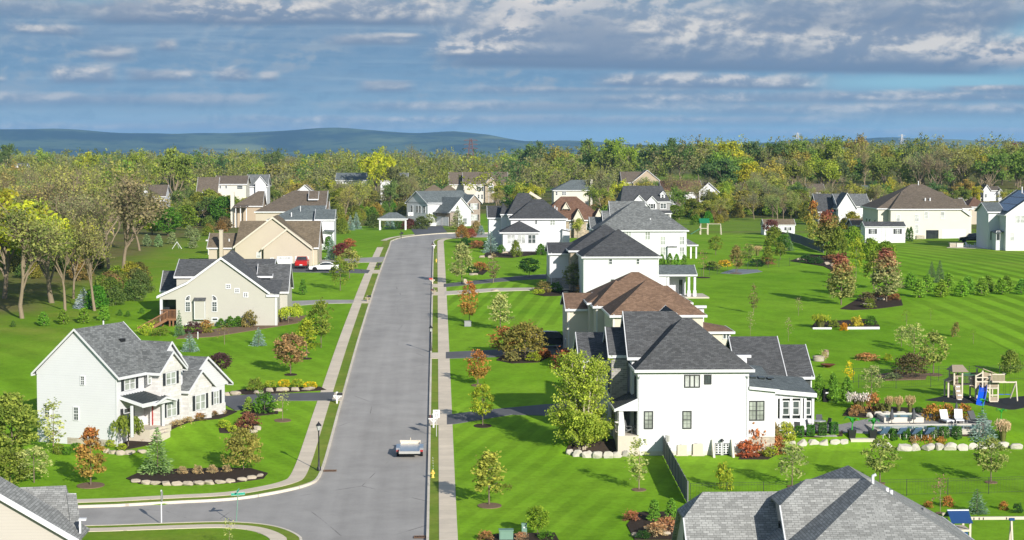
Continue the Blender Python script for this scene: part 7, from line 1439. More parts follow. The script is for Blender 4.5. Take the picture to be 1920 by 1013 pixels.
bed([(930, 676), (950, 662), (1020, 660), (1034, 668), (1010, 680), (960, 682)]); bed([(1175, 985), (1195, 962), (1270, 960), (1280, 1013), (1190, 1013)]); bed([(1000, 552), (1020, 544), (1120, 546), (1120, 553), (1020, 556)])
bed([(905, 482), (915, 470), (1000, 462), (1030, 474), (960, 484)]); bed([(880, 512), (895, 502), (915, 508), (905, 516)]); bed([(902, 1018), (930, 1002), (1040, 1000), (1050, 1018)])
bed([(1580, 780), (1590, 766), (1650, 762), (1740, 768), (1740, 778), (1620, 784)]); bed([(1640, 704), (1680, 698), (1740, 702), (1735, 712), (1660, 714)], 'mulch_tan')
for a, b, c, m_ in ((170, 911, 52, 'mulch_tan'), (457, 883, 30, 'mulch'), (918, 949, 46, 'mulch_tan'), (905, 799, 34, 'mulch'), (896, 723, 26, 'mulch_tan'), (1198, 919, 28, 'mulch_tan'), (1485, 913, 20, 'mulch_tan'), (1650, 907, 20, 'mulch_tan'), (1858, 905, 24, 'mulch_tan'), (530, 789, 32, 'mulch_tan'), (1550, 482, 20, 'mulch'), (1750, 703, 34, 'mulch_tan'), (1763, 963, 18, 'mulch_tan'), (545, 703, 24, 'mulch'), (575, 673, 20, 'mulch'), (1319, 521, 26, 'mulch'), (1380, 513, 24, 'mulch_tan')): ring(a, b, c, m_)
# ---------------------------------------------------------------- woods
FC = {'w': [(.29, .32, .045), (.20, .27, .05), (.27, .27, .06), (.14, .22, .045), (.40, .40, .035), (.10, .17, .05), (.29, .28, .06), (.22, .30, .04)], 's': [(.25, .27, .08), (.22, .25, .07), (.29, .31, .07)], 'b': [(.22, .235, .10), (.25, .26, .09)]}
def wood(kind, px, py, top, i=0, col=None, w=1., label=None, name=None, group='trees of the woods'):
    x, y = G(px, py); s = F/y
    key = {'w': f'wood_{i%4}', 's': f'sparse_{i%3}', 'b': f'bare_{i%4}', 'p': f'pale_{i%2}'}[kind]
    c = col or random.choice(FC.get(kind, FC['b'])); nm = name or {'w': 'leafy_tree', 's': 'thinning_tree', 'b': 'bare_tree', 'p': 'bare_tree'}[kind]
    return plant(key, x, y, (py-top)/s, tuple(v*random.uniform(.88, 1.12) for v in c), nm, label, 'tree', group, w)
KEY = [
 ('p', 42, 597, 365, 0, (.25, .28, .08), 1.15, 'big pale trunked bare tree at the left lawn edge'), ('p', 122, 583, 390, 1, (.27, .30, .06), .9, 'leaning pale trunked tree left of the blue grey bush'), ('p', 178, 583, 384, 0, (.24, .25, .08), .9, 'pale trunked tree right of the blue grey bush'), ('p', 229, 528, 316, 1, (.22, .22, .09), 1.2, 'wide bare forked tree before the half hidden pale house'),
 ('w', 98, 568, 362, 1, (.36, .42, .035), 1.3, 'bright yellow green tree between the pale trunks'), ('w', 8, 560, 345, 0, (.33, .37, .04), 1.1, 'olive tree at the left picture edge'), ('s', 60, 520, 350, 1, None, 1.1, 'thinning tree behind the big pale trunked one'), ('b', 150, 520, 345, 2, None, 1.2, 'grey bare tree behind the yellow green one'), ('b', 205, 510, 325, 3, None, 1.2, 'dense grey twigged tree left of the forked one'),
 ('s', 138, 560, 420, 2, (.26, .27, .05), .9, 'half bare tree above the blue grey bush'), ('b', 262, 470, 330, 1, None, 1.1, 'bare tree right of the forked one'), ('w', 326, 398, 272, 2, (.22, .24, .05), .9, 'tall tree with open trunk left of the cream house'), ('w', 703, 390, 273, 3, (.36, .36, .03), .8, 'tall yellow green tree rising over the middle of the street'),
 ('w', 748, 395, 310, 0, (.14, .16, .05), .9, 'dark green tree right of the tall yellow green one'), ('b', 826, 372, 306, 1, None, 1., 'dark limbed tree behind the tan roofs'), ('w', 962, 382, 334, 2, (.17, .24, .06), 1.1, 'rounded green tree right of the brick entrance house'),
 ('b', 1040, 378, 312, 0, None, 1., 'bare tree rising over the slate roof'), ('p', 1125, 400, 312, 1, None, 1., 'pale forked tree left of the dormer house'), ('p', 1143, 402, 318, 0, None, .9, 'second pale forked tree by the dormer house'), ('w', 1088, 375, 322, 1, (.14, .13, .07), 1., 'brown limbed tree by the tall chimney'), ('b', 1270, 400, 320, 2, None, 1.1, 'bare tree before the rust roofed house'), ('b', 1310, 405, 330, 3, None, 1., 'bare tree before the arched window gable'), ('w', 1337, 408, 350, 1, (.14, .15, .05), .8, 'dark leafy tree right of the arched window gable'),
 ('b', 1600, 402, 335, 1, None, 1.3, 'spreading bare tree in front of the white house on the right'), ('w', 1082, 450, 408, 0, (.34, .36, .08), .9, 'pale leafy tree before the tan stone house'),
 ('w', 967, 338, 310, 0, (.25, .07, .07), 1., 'dark red tree left of the red crowned pair'), ('w', 1005, 342, 310, 1, (.28, .07, .07), 1.1, 'dark red tree right of the red crowned pair'), ('w', 925, 338, 306, 2, (.25, .07, .07), .9, 'red crowned tree behind the brick entrance house'), ('w', 1362, 318, 303, 3, (.35, .16, .17), 1., 'pink flushed tree on the wooded rise'),
 ('w', 1358, 360, 262, 0, (.34, .33, .03), 1.2, 'bright yellow green crown standing out on the wooded rise'), ('w', 1410, 345, 262, 1, (.14, .19, .05), 1.1, 'deep green crown on the wooded rise'), ('w', 1600, 345, 250, 2, (.28, .22, .07), .9, 'tall brownish crown highest on the wooded rise'), ('w', 1735, 350, 262, 3, (.08, .14, .06), .9, 'dark green crown near the second pylon'),
]
for k, a, b, c, i, col, w, lb in KEY: wood(k, a, b, c, i, col, w, lb)
pp('spruce_b', 157, 578, 540, (.32, .38, .42), 'spruce', 'blue grey bush between the pale trunks', 'spruce', 'garden trees', 34)
for k, a, b, c, i, col, w, lb in [('w', 385, 425, 366, 0, (.13, .2, .05), .9, 'green tree hiding the left wing of the cream house'), ('s', 410, 424, 372, 1, None, 1., 'olive tree in front of the cream house wall'), ('w', 355, 428, 370, 2, (.2, .25, .05), .8, 'light green tree left of the cream house'), ('s', 475, 404, 352, 2, None, .9, 'thin tree between the brown and grey roofs'), ('w', 428, 422, 378, 3, (.3, .3, .05), .8, 'yellow green small tree above the taupe pavilion'), ('b', 455, 415, 368, 1, None, .8, 'bare tree beside the white porch posts'), ('s', 645, 412, 345, 0, None, .9, 'thin olive tree before the long white house'), ('s', 672, 404, 348, 1, None, .9, 'thin brown tree before the long white house'), ('w', 730, 402, 335, 2, (.15, .18, .06), .8, 'open dark tree before the grey roofed white house'), ('b', 765, 398, 325, 2, None, .9, 'bare tree left of the tan hipped roofs'), ('w', 320, 425, 380, 3, (.14, .2, .05), .8, 'green tree right of the pale gabled house'), ('s', 240, 440, 350, 2, None, 1., 'thinning tree before the pale wing house'), ('w', 500, 394, 348, 1, (.1, .2, .05), .8, 'deep green tree right of the grey white gable'), ('w', 612, 398, 352, 0, (.18, .22, .06), .7, 'green tree right of the beige gables')]: wood(k, a, b, c, i, col, w, lb)
for a, b, c, w, co in ((372, 424, 364, 40, OG), (392, 424, 360, 44, (.22, .28, .05)), (418, 426, 372, 46, GR), (446, 412, 384, 30, YG), (402, 420, 364, 42, OL), (432, 418, 370, 46, OG), (462, 412, 374, 36, (.26, .26, .06)), (478, 412, 386, 34, OG), (492, 406, 382, 26, YG), (640, 392, 348, 44, YG), (690, 398, 352, 40, OL), (1298, 408, 374, 34, OG), (1325, 410, 378, 34, (.28, .3, .05)), (1420, 398, 362, 44, YG), (1480, 398, 362, 40, OL), (640, 402, 356, 46, OG), (668, 400, 352, 44, (.24, .24, .06)), (738, 398, 352, 46, OL), (760, 396, 362, 36, OG), (1240, 412, 384, 36, YG), (1265, 414, 386, 34, OG), (1355, 408, 366, 46, OG), (1395, 404, 360, 48, (.28, .28, .06)), (1440, 402, 356, 50, OL), (1500, 404, 358, 46, OG), (1535, 412, 372, 36, YG), (1660, 396, 356, 44, OG), (1180, 414, 392, 26, OG), (1140, 420, 394, 34, GR), (955, 388, 350, 40, GR), (985, 378, 346, 44, OG), (870, 392, 372, 30, OG), (285, 440, 384, 50, YG), (315, 442, 392, 44, GR), (350, 432, 388, 40, OG)): pp('bigyoung', a, b, c, tuple(v*random.uniform(.85, 1.15) for v in co), 'leafy_tree', 'low dense tree among the far houses', 'tree', 'low trees among the far houses', w)
SK = [(5, 268, 'w', 5), (35, 280, 's', 0), (85, 277, 'w', 1), (125, 286, 's', 0), (165, 282, 'w', 4), (200, 290, 'b', 0), (255, 276, 'w', 0), (290, 284, 's', 1), (385, 280, 'w', 3), (420, 288, 'w', 5), (452, 276, 's', 0), (508, 277, 'w', 5), (545, 288, 'b', 0), (600, 296, 's', 1), (765, 262, 'b', 0), (820, 300, 'w', 3), (985, 266, 'w', 3), (1012, 262, 'w', 5), (1060, 268, 'w', 6), (1105, 258, 'w', 3), (1140, 256, 'w', 1), (1180, 262, 'w', 7), (1222, 256, 'w', 5), (1252, 268, 'b', 0), (1278, 257, 'w', 5), (1310, 262, 'w', 1), (1385, 266, 'w', 4), (1440, 272, 's', 0), (1478, 266, 'w', 1), (1510, 258, 'w', 3), (1555, 260, 'w', 1), (1636, 264, 's', 1), (1660, 270, 'w', 2), (1690, 276, 'w', 7), (1765, 280, 's', 0), (1800, 270, 'w', 6), (1845, 282, 'w', 1), (1880, 286, 'w', 7), (1912, 278, 'w', 0)]
for a, c, k, ci in SK: wood(k, a, 346+random.uniform(-4, 8), c, random.randrange(4), FC[k][ci] if k != 'b' else None, random.uniform(.8, 1.05), {'w': 'tall leafy tree rising to the skyline of the woods', 's': 'tall thinning tree rising to the skyline of the woods', 'b': 'tall bare tree rising to the skyline of the woods'}[k], group='skyline trees of the woods')
FOOT = [(o.location.x, o.location.y) for o in COL.objects if o.get('category') in ('house', 'shed', 'pavilion')]
GL = {'w': 'leafy tree of the woods in olive, green or yellow', 's': 'thinning tree of the woods with few olive leaves', 'b': 'bare grey twigged tree of the woods'}
def scatter(n, poly, kinds, h0, h1, clear=9., seed=1, w=1.):
    g = random.Random(seed); xs = [p[0] for p in poly]; ys = [p[1] for p in poly]; k = 0; tries = 0
    while k < n and tries < n*40:
        tries += 1; px = g.uniform(min(xs), max(xs)); py = g.uniform(min(ys), max(ys))
        if not inpoly([px], [py], poly)[0]: continue
        x, y = G(px, py)
        if any((x-a)**2+((y-b)*.8)**2 < clear*clear for a, b in FOOT): continue
        kd = g.choice(kinds); H = g.uniform(h0, h1); i = g.randrange(4)
        key = {'w': f'wood_{i%4}', 's': f'sparse_{i%3}', 'b': f'bare_{i%4}'}[kd]; c = g.choice(FC[kd])
        plant(key, x, y, H, tuple(v*g.uniform(.85, 1.15) for v in c), {'w': 'leafy_tree', 's': 'thinning_tree', 'b': 'bare_tree'}[kd], GL[kd], 'tree', 'trees of the woods', w*g.uniform(.85, 1.15), rz=g.uniform(0, 6.28)); k += 1
scatter(34, [(0, 535), (110, 520), (195, 485), (250, 435), (250, 415), (0, 420)], 'wssbbb', 12, 17, 5, 2)
scatter(40, [(0, 420), (270, 415), (330, 395), (330, 352), (0, 352)], 'wwssb', 11, 16, 10, 3)
scatter(16, [(330, 420), (480, 392), (480, 378), (340, 392)], 'wwsb', 7, 11, 8, 4); scatter(12, [(620, 420), (760, 400), (760, 380), (630, 385)], 'wsb', 8, 12, 9, 5)
scatter(44, [(340, 352), (820, 352), (820, 340), (340, 340)], 'wwsb', 8, 14, 10, 6, 1.1); scatter(34, [(950, 352), (1160, 352), (1160, 342), (950, 342)], 'wwsb', 11, 17, 10, 7, 1.1)
scatter(44, [(1130, 412), (1300, 412), (1520, 418), (1520, 385), (1330, 382), (1130, 392)], 'wwwsb', 6, 11, 9, 8); scatter(60, [(1330, 388), (1920, 376), (1920, 345), (1330, 345)], 'wwwsb', 11, 17, 12, 9, 1.1)
scatter(14, [(1440, 410), (1530, 412), (1640, 405), (1640, 390), (1440, 392)], 'wwsb', 6, 10, 10, 10)
scatter(16, [(1640, 400), (1660, 385), (1920, 385), (1920, 400), (1840, 405)], 'wws', 6, 10, 10, 11); scatter(10, [(860, 400), (1010, 395), (1010, 380), (950, 380)], 'wws', 6, 9, 9, 12); scatter(14, [(480, 400), (640, 395), (640, 375), (480, 375)], 'wws', 7, 11, 9, 13)
def brush(n, poly, cols, h0, h1, seed, label):
    g = random.Random(seed); xs = [p[0] for p in poly]; ys = [p[1] for p in poly]; k = 0
    for _ in range(n*30):
        if k >= n: break
        px = g.uniform(min(xs), max(xs)); py = g.uniform(min(ys), max(ys))
        if not inpoly([px], [py], poly)[0]: continue
        x, y = G(px, py)
        if any((x-a)**2+(y-b)**2 < 49 for a, b in FOOT): continue
        plant('bigshrub', x, y, g.uniform(h0, h1), tuple(v*g.uniform(.8, 1.2) for v in g.choice(cols)), 'wild_bush', label, 'bush', 'wild bushes', g.uniform(.8, 1.3), rz=g.uniform(0, 6.28)); k += 1
BC = [(.24, .32, .04), OG, GR, (.24, .26, .04), (.2, .17, .06), (.13, .17, .04)]
brush(16, [(178, 590), (262, 560), (268, 520), (170, 545)], BC, 1.6, 3.2, 1, 'wild green bush at the edge of the left trees'); brush(18, [(0, 540), (170, 525), (235, 470), (0, 470)], BC, 2, 3.5, 2, 'wild bush in the shade of the left trees')
brush(26, [(270, 428), (400, 405), (470, 398), (460, 385), (270, 405)], BC, 2, 4, 3, 'wild bush behind the far left lawn'); brush(30, [(1290, 425), (1345, 425), (1420, 405), (1520, 412), (1520, 398), (1290, 400)], BC, 2, 4.5, 4, 'wild bush behind the far right lawn')
brush(36, [(600, 440), (700, 410), (780, 405), (780, 395), (620, 405)], BC, 2, 4, 5, 'wild bush left of the bend'); brush(26, [(1100, 425), (1170, 415), (1170, 395), (1110, 400)], BC, 2, 4, 6, 'wild bush between the far houses'); brush(14, [(385, 450), (440, 425), (480, 400), (385, 420)], BC, 1.5, 3, 7, 'wild bush around the taupe pavilion')
brush(24, [(1500, 420), (1600, 432), (1640, 440), (1640, 415), (1500, 408)], BC, 2, 4, 8, 'wild bush behind the grey fence')
def far_wood():
    """the woods that run on to the foot of the hills, too many to count"""
    g = np.random.default_rng(8); P, S_, rr, tn = [], [], [], []
    N = 3000; yy = np.exp(g.uniform(math.log(640), math.log(3600), N)); ww = .30; xx = yy*(g.uniform(-.34, .34, N)); keep = np.ones(N, bool)
    for a, b in FOOT: keep &= ((xx-a)**2+((yy-b)*.6)**2 > 17**2) & ~((abs(xx-a) < 14) & (yy < b) & (yy > b-45))
    xx, yy = xx[keep], yy[keep]; zz = hv(xx, yy); out = [[] for _ in range(6)]
    for x, y, z in zip(xx, yy, zz):
        Hh = g.choice([g.uniform(9, 14), g.uniform(13, 21)]); k = int(np.clip(230*(900/y)**1.1, 45, 260)); rad = Hh*.3; ncl = max(6, k//9)
        c = g.normal(0, 1, (ncl, 3)); c /= np.linalg.norm(c, axis=1)[:, None]; c *= g.uniform(.35, 1, (ncl, 1))*[rad, rad, Hh*.36]; c += [x, y, z+Hh*.6]
        j = g.integers(0, ncl, k); sp = .5*max(1, y/1100)**.5
        out[g.choice(6, p=[.26, .22, .2, .14, .08, .10])].append((c[j]+g.normal(0, sp, (k, 3)), np.full(k, .55*max(1., (y/900))**.75), g.uniform(.2, .8, ncl)[j]))
    cols = [(.24, .26, .06), (.19, .24, .05), (.24, .25, .10), (.33, .36, .05), (.10, .18, .05), (.24, .23, .10)]
    ms = []
    for o_, c in zip(out, cols):
        me = leaf_mesh('far_wood', np.concatenate([a for a, _, _ in o_]), np.concatenate([a for _, a, _ in o_]), 'leaf', np.concatenate([a for _, _, a in o_]), None, 0, 1.3); ms.append((me, c))
    tot = bmesh.new(); me0 = None
    V_, R_, C_ = [], [], []
    for me, c in ms:
        n = len(me.vertices); a = np.empty(n*3); me.vertices.foreach_get('co', a); V_.append(a); r = np.empty(n, np.float32); me.attributes['rnd'].data.foreach_get('value', r); R_.append(r); C_.append(np.tile([*c, 1], (n, 1)))
    V_ = np.concatenate(V_); R_ = np.concatenate(R_); C_ = np.concatenate(C_).astype(np.float32); n = len(R_)
    me = bpy.data.meshes.new('woodland'); me.vertices.add(n); me.vertices.foreach_set('co', V_); me.loops.add(n); me.loops.foreach_set('vertex_index', np.arange(n)); me.polygons.add(n//4)
    me.polygons.foreach_set('loop_start', np.arange(0, n, 4)); me.polygons.foreach_set('loop_total', np.full(n//4, 4)); me.update(calc_edges=True)
    at = me.attributes.new('rnd', 'FLOAT', 'POINT'); at.data.foreach_set('value', R_); at = me.color_attributes.new('tint', 'FLOAT_COLOR', 'POINT'); at.data.foreach_set('color', C_.ravel())
    m, T = newmat('far_leaf'); c = T.n('ShaderNodeAttribute', attribute_name='tint').outputs['Color']; r = T.n('ShaderNodeAttribute', attribute_name='rnd').outputs['Fac']; v = T.m('MULTIPLY_ADD', r, 1.15, .5)
    c = T.mix(1., c, T.comb(v, v, v), 'MULTIPLY'); mx = T.n('ShaderNodeMixShader', i={0: .35, 1: T.n('ShaderNodeBsdfDiffuse', i={0: c}), 2: T.n('ShaderNodeBsdfTranslucent', i={0: c})}); T.n('ShaderNodeOutputMaterial', i={0: mx})
    me.materials.append(m); o = bpy.data.objects.new('woodland', me); COL.objects.link(o); tag(o, kind='stuff')
    for me_, _ in ms: bpy.data.meshes.remove(me_)
    tot.free()
far_wood()
# ---------------------------------------------------------------- smaller things
def T_(name, label, cat, px, py, rz=0., group=None, dz=0.):
    x, y = G(px, py); return thing(name, label, cat, (x, y, h(x, y)+dz), rz, group), F/y
def pt(e, name, mat, fn, parent=None):
    q = MB(); fn(q); return q.build(name, M[mat], parent or e)
def boulder(px, py, wpx, hpx, label, mat='rock_pale', group='boulders'):
    x, y = G(px, py); s = F/y; g = random.Random(int(px*7+py)); bm = bmesh.new(); bmesh.ops.create_icosphere(bm, subdivisions=3, radius=1.)
    w, hh = wpx/s/2, hpx/s; d = w*g.uniform(.6, .85); fl = [(Vector((g.gauss(0, 1), g.gauss(0, 1), g.gauss(0, .7))).normalized(), g.uniform(.5, .85)) for _ in range(8)]
    for v in bm.verts:
        p = Vector([math.copysign(abs(c)**.62, c) for c in v.co])*.86
        for n, k in fl:
            t = p.dot(n)
            if t > k: p -= n*(t-k)
        p += Vector((math.sin(p.y*7+px), math.sin(p.z*6+py), math.sin(p.x*8)))*.04
        v.co = (p.x*w*1.28, p.y*d*1.1, p.z*hh*.72+hh*.36)
    me = bpy.data.meshes.new('boulder'); bm.to_mesh(me); bm.free(); me.materials.append(M[mat]); o = bpy.data.objects.new('boulder', me); COL.objects.link(o)
    o.location = (x, y, h(x, y)); o.rotation_euler = (0, 0, g.uniform(-.15, .15)); tag(o, label, 'boulder', group)
def brow(pts, lab, mat='rock_pale', group='boulders'):
    for i, (a, b, w, hh) in enumerate(pts): boulder(a, b, w, hh, lab.format(ORD[i]), mat, group)
brow([(1487, 836, 15, 10), (1505, 836, 24, 13), (1525, 836, 22, 13), (1545, 836, 22, 13), (1565, 836, 20, 13), (1584, 835, 18, 12), (1648, 838, 16, 12), (1664, 841, 18, 12), (1695, 845, 27, 14), (1718, 845, 19, 14), (1740, 845, 24, 15), (1760, 844, 18, 14), (1781, 844, 24, 15), (1803, 844, 22, 13), (1824, 842, 19, 13), (1842, 842, 18, 12), (1860, 841, 16, 10), (1882, 841, 21, 13), (1906, 842, 22, 11)], '{} boulder from left in the row below the pool terrace', group='boulder wall below the pool')
brow([(1069, 853, 14, 11), (1083, 856, 18, 13), (1102, 858, 20, 14), (1121, 859, 20, 13), (1140, 859, 18, 13), (1158, 858, 18, 13), (1175, 856, 17, 14), (1191, 850, 16, 18), (1206, 846, 16, 16)], '{} boulder from left in the wall under the big birch', group='boulder wall under the birch')
brow([(254, 905, 18, 7), (273, 908, 20, 8), (292, 909, 19, 8), (312, 910, 20, 8), (332, 910, 20, 8), (352, 910, 20, 8), (372, 909, 20, 8), (393, 908, 20, 8), (413, 907, 20, 8), (434, 905, 20, 8), (454, 902, 18, 8), (472, 899, 17, 8), (488, 895, 14, 7)], '{} stone from left edging the island bed', 'rock', 'stones edging the island bed')
brow([(200, 849, 12, 8), (212, 851, 16, 8), (226, 853, 16, 9), (244, 852, 20, 8), (266, 850, 18, 7)], '{} stone from left below the porch bed', 'rock', 'stones below the porch bed')
brow([(426, 742, 13, 7), (442, 741, 20, 8), (484, 738, 18, 6), (507, 735, 16, 8), (530, 734, 24, 8), (554, 734, 16, 8), (578, 732, 24, 7)], '{} stone from left along the asphalt driveway', 'rock', 'stones along the driveway')
brow([(1631, 783, 12, 10), (1647, 781, 16, 10), (1663, 780, 16, 9), (1690, 779, 18, 8), (1709, 779, 15, 7)], '{} boulder from left behind the spa', group='boulders behind the spa')
brow([(1250, 1003, 14, 7), (1190, 1006, 16, 8), (1212, 992, 9, 6)], '{} pale rock in the bottom bed', 'rock', 'rocks in the bottom bed')
brow([(474, 812, 18, 7), (482, 806, 14, 8), (520, 771, 18, 5)], '{} pale rock in the front lawn beds', 'rock', 'rocks in the front lawn beds')
brow([(905, 484, 12, 5), (920, 484, 10, 5), (946, 476, 14, 5), (973, 472, 12, 4), (888, 516, 16, 4), (873, 534, 8, 12), (1003, 545, 16, 4), (928, 546, 14, 4), (1060, 553, 12, 7)], '{} pale rock in the lawn beds right of the street', 'rock', 'rocks right of the street')
brow([(1551, 497, 12, 6), (1562, 499, 10, 6), (1625, 574, 16, 6), (1650, 563, 16, 5), (1500, 488, 14, 5), (1770, 967, 9, 6)], '{} rock among the far garden beds', 'rock', 'rocks in the far garden beds')
def wheel(e, x, y, r, w, rim='grey_metal'):
    t = MB(); n = 18
    for sg in (-1,): t.lathe([(r*.6, -w/2), (r*.94, -w/2), (r, -w*.35), (r, w*.35), (r*.94, w/2), (r*.6, w/2)], n)
    o = t.build('wheel', M['rubber'], e); o.location = (x, y, r); o.rotation_euler = (0, math.pi/2, 0)
    q = MB(); q.lathe([(.01, -w*.42), (r*.62, -w*.42), (r*.62, w*.42), (.01, w*.42)], n)
    for k in range(5): a = k*1.2566; q.beam((0, 0, w*.45), (math.cos(a)*r*.55, math.sin(a)*r*.55, w*.45), .08, .03)
    q.build('rim', M[rim], o)
def car(label, px, py, rz, L, W, prof, glass, mat, cat, name, wb, r=.33, sil=.35, dz=.05, bed=None):
    """side profile (x along the car, z), body narrowing above the belt line; local front is +y"""
    e, s = T_(name, label, cat, px, py, rz, None, dz); belt = .98 if bed is None else 1.12
    q = MB(); n = len(prof)
    def half(z): return W/2 if z < belt else W/2-(z-belt)*.32
    vs = [(sg*half(z)*(1 if z > .35 else .94), y, z) for sg in (-1, 1) for y, z in prof]
    q.add(vs, [tuple(range(n)), tuple(range(2*n-1, n-1, -1))]+[(i, n+i, n+(i+1) % n, (i+1) % n) for i in range(n)]); o = q.build('body', M[mat], e)
    b = o.modifiers.new('bevel', 'BEVEL'); b.width = .06; b.segments = 2; b.limit_method = 'ANGLE'; b.angle_limit = .5
    for nm, pl in glass:
        q = MB()
        if nm == 'side_window':
            for sg in (-1, 1): pts = [(sg*(half(z)+.012), y, z) for y, z in pl]; q.poly(pts if sg > 0 else pts[::-1])
        else: (y0, z0), (y1, z1) = pl; d = Vector((0, z1-z0, y0-y1)).normalized()*.02*(1 if (y0-y1) > 0 else 1); dy, dz_ = (abs(z1-z0), abs(y1-y0)); sgn = 1 if nm == 'windscreen' else -1; l = math.hypot(dy, dz_); oy, oz = sgn*dy/l*.02, dz_/l*.02; q.poly([(-half(z0)*.92, y0+oy, z0+oz), (half(z0)*.92, y0+oy, z0+oz), (half(z1)*.9, y1+oy, z1+oz), (-half(z1)*.9, y1+oy, z1+oz)])
        q.build(nm, M['glass_dark'], e)
    for sx in (-1, 1):
        for y in wb: wheel(e, sx*(W/2-.1), y, r, .22)
        pt(e, 'taillight', 'lamp_red', lambda q: q.box(sx*(W/2-.2)-.12, sx*(W/2-.2)+.12, -L/2-.02, -L/2+.05, .72, .9)); pt(e, 'headlight', 'fabric_white', lambda q: q.box(sx*(W/2-.22)-.16, sx*(W/2-.22)+.16, L/2-.1, L/2+.012, .6, .74)); pt(e, 'mirror', mat, lambda q: q.box(sx*(W/2+.02)-.1, sx*(W/2+.02)+.1, L*.14, L*.14+.12, belt, belt+.14))
    pt(e, 'licence_plate', 'fabric_white', lambda q: q.box(-.22, .22, -L/2-.03, -L/2, .55, .68)); pt(e, 'bumper', 'black_metal', lambda q: (q.box(-W/2+.08, W/2-.08, -L/2-.05, -L/2+.1, .3, .46), q.box(-W/2+.1, W/2-.1, L/2-.1, L/2+.03, .26, .4)))
    for sx in (-1, 1): pt(e, 'wheel_arch', 'black_metal', lambda q: [q.poly([(sx*(W/2+.006), y+(r+.06)*math.cos(t), r+(r+.06)*math.sin(t)) for t in np.linspace(0, math.pi, 11)][::-sx]) for y in wb])
    return e
SED = [(-2.32, .3), (2.3, .28), (2.34, .62), (2.1, .78), (1.0, .95), (.25, 1.40), (-.35, 1.46), (-1.05, 1.36), (-1.85, 1.02), (-2.3, .98), (-2.36, .6)]
car('white sedan parked across the asphalt driveway by the beige house', 608, 509, R(90), 4.7, 1.82, SED, [('side_window', [(.88, .99), (.22, 1.33), (-.35, 1.39), (-1., 1.3), (-1.5, 1.04)]), ('windscreen', ((.95, 1.0), (.27, 1.38))), ('rear_window', ((-1.8, 1.04), (-1.08, 1.34)))], 'car_white', 'car', 'parked_car', (1.42, -1.4))
PIC = [(-2.8, .5), (2.75, .45), (2.8, .95), (2.6, 1.12), (1.45, 1.2), (.75, 1.78), (-.55, 1.84), (-.75, 1.22), (-2.78, 1.2)]
car('red pickup truck parked in front of the right white garage door', 566.5, 502.8, 0, 5.6, 1.95, PIC, [('side_window', [(1.3, 1.22), (.72, 1.7), (-.5, 1.76), (-.62, 1.22)]), ('windscreen', ((1.42, 1.22), (.78, 1.76))), ('rear_window', ((-.72, 1.26), (-.57, 1.78)))], 'car_red', 'pickup', 'pickup_truck', (1.75, -1.7), .4, bed=1)
SUV = [(-2.4, .35), (2.35, .32), (2.4, .8), (2.2, 1.0), (1.2, 1.1), (.6, 1.72), (-.6, 1.8), (-2.1, 1.72), (-2.42, 1.05)]
SG = [('side_window', [(1.1, 1.1), (.55, 1.62), (-.6, 1.7), (-1.9, 1.6), (-2.1, 1.1)]), ('windscreen', ((1.15, 1.12), (.62, 1.7))), ('rear_window', ((-2.4, 1.1), (-2.14, 1.66)))]
car('black sport utility vehicle beside the white house with solar panels', 1822, 455, R(80), 4.9, 1.95, SUV, SG, 'car_black', 'car', 'parked_car', (1.5, -1.45), .37)
car('black car half hidden behind the shrub island at the cream house', 1036, 652, R(-80), 4.8, 1.9, SUV, SG, 'car_black', 'car', 'parked_car', (1.5, -1.45), .37)
car('dark car far off on the grass beyond the tan roofed shed', 1470, 385, R(80), 4.7, 1.85, SED, [('side_window', [(.88, .99), (.22, 1.33), (-.35, 1.39), (-1., 1.3), (-1.5, 1.04)])], 'car_silver', 'car', 'parked_car', (1.42, -1.4))
def trailer():
    e, s = T_('utility_trailer', 'empty open utility trailer with metal bed parked on the street', 'trailer', 768, 858, 0, None, -.12); L = 4.4; w = .8
    pt(e, 'bed', 'alu', lambda q: [q.box(-w, w, .1+k*.31, .4+k*.31, .55, .6) for k in range(14)]); pt(e, 'chassis', 'grey_metal', lambda q: (q.box(-w, w, 0, L+.1, .45, .548), q.box(-w-.05, w+.05, -.06, .1, .42, .62)))
    pt(e, 'front_rail', 'wood_pale', lambda q: (q.box(-w-.04, w+.04, L, L+.08, .55, .8), q.box(-w-.06, w+.06, L-.04, L+.12, .8, .86)))
    for sx in (-1, 1):
        pt(e, 'side_rail', 'alu', lambda q: (q.box(sx*w-.03, sx*w+.03, .1, L, .6, .72),))
        pt(e, 'fender', 'alu', lambda q: (q.box(min(sx*w, sx*(w+.3)), max(sx*w, sx*(w+.3)), .75, 2.9, .72, .78), q.box(min(sx*(w+.27), sx*(w+.3)), max(sx*(w+.27), sx*(w+.3)), .75, 2.9, .6, .72), q.box(min(sx*w, sx*(w+.3)), max(sx*w, sx*(w+.3)), .7, .75, .45, .78)))
        wheel(e, sx*(w+.16), 1.35, .33, .2); wheel(e, sx*(w+.16), 2.2, .33, .2)
        pt(e, 'taillight', 'lamp_red', lambda q: q.box(sx*(w+.15)-.12, sx*(w+.15)+.12, .6, .69, .48, .62))
    pt(e, 'tongue', 'wood_pale', lambda q: (q.beam((-.45, L+.1, .5), (0, L+1.7, .5), .09, .1), q.beam((.45, L+.1, .5), (0, L+1.7, .5), .09, .1), q.beam((0, L, .5), (0, L+1.8, .52), .09, .1), q.tube([(0, L+1.5, .02), (0, L+1.5, .85)], .04)))
trailer()
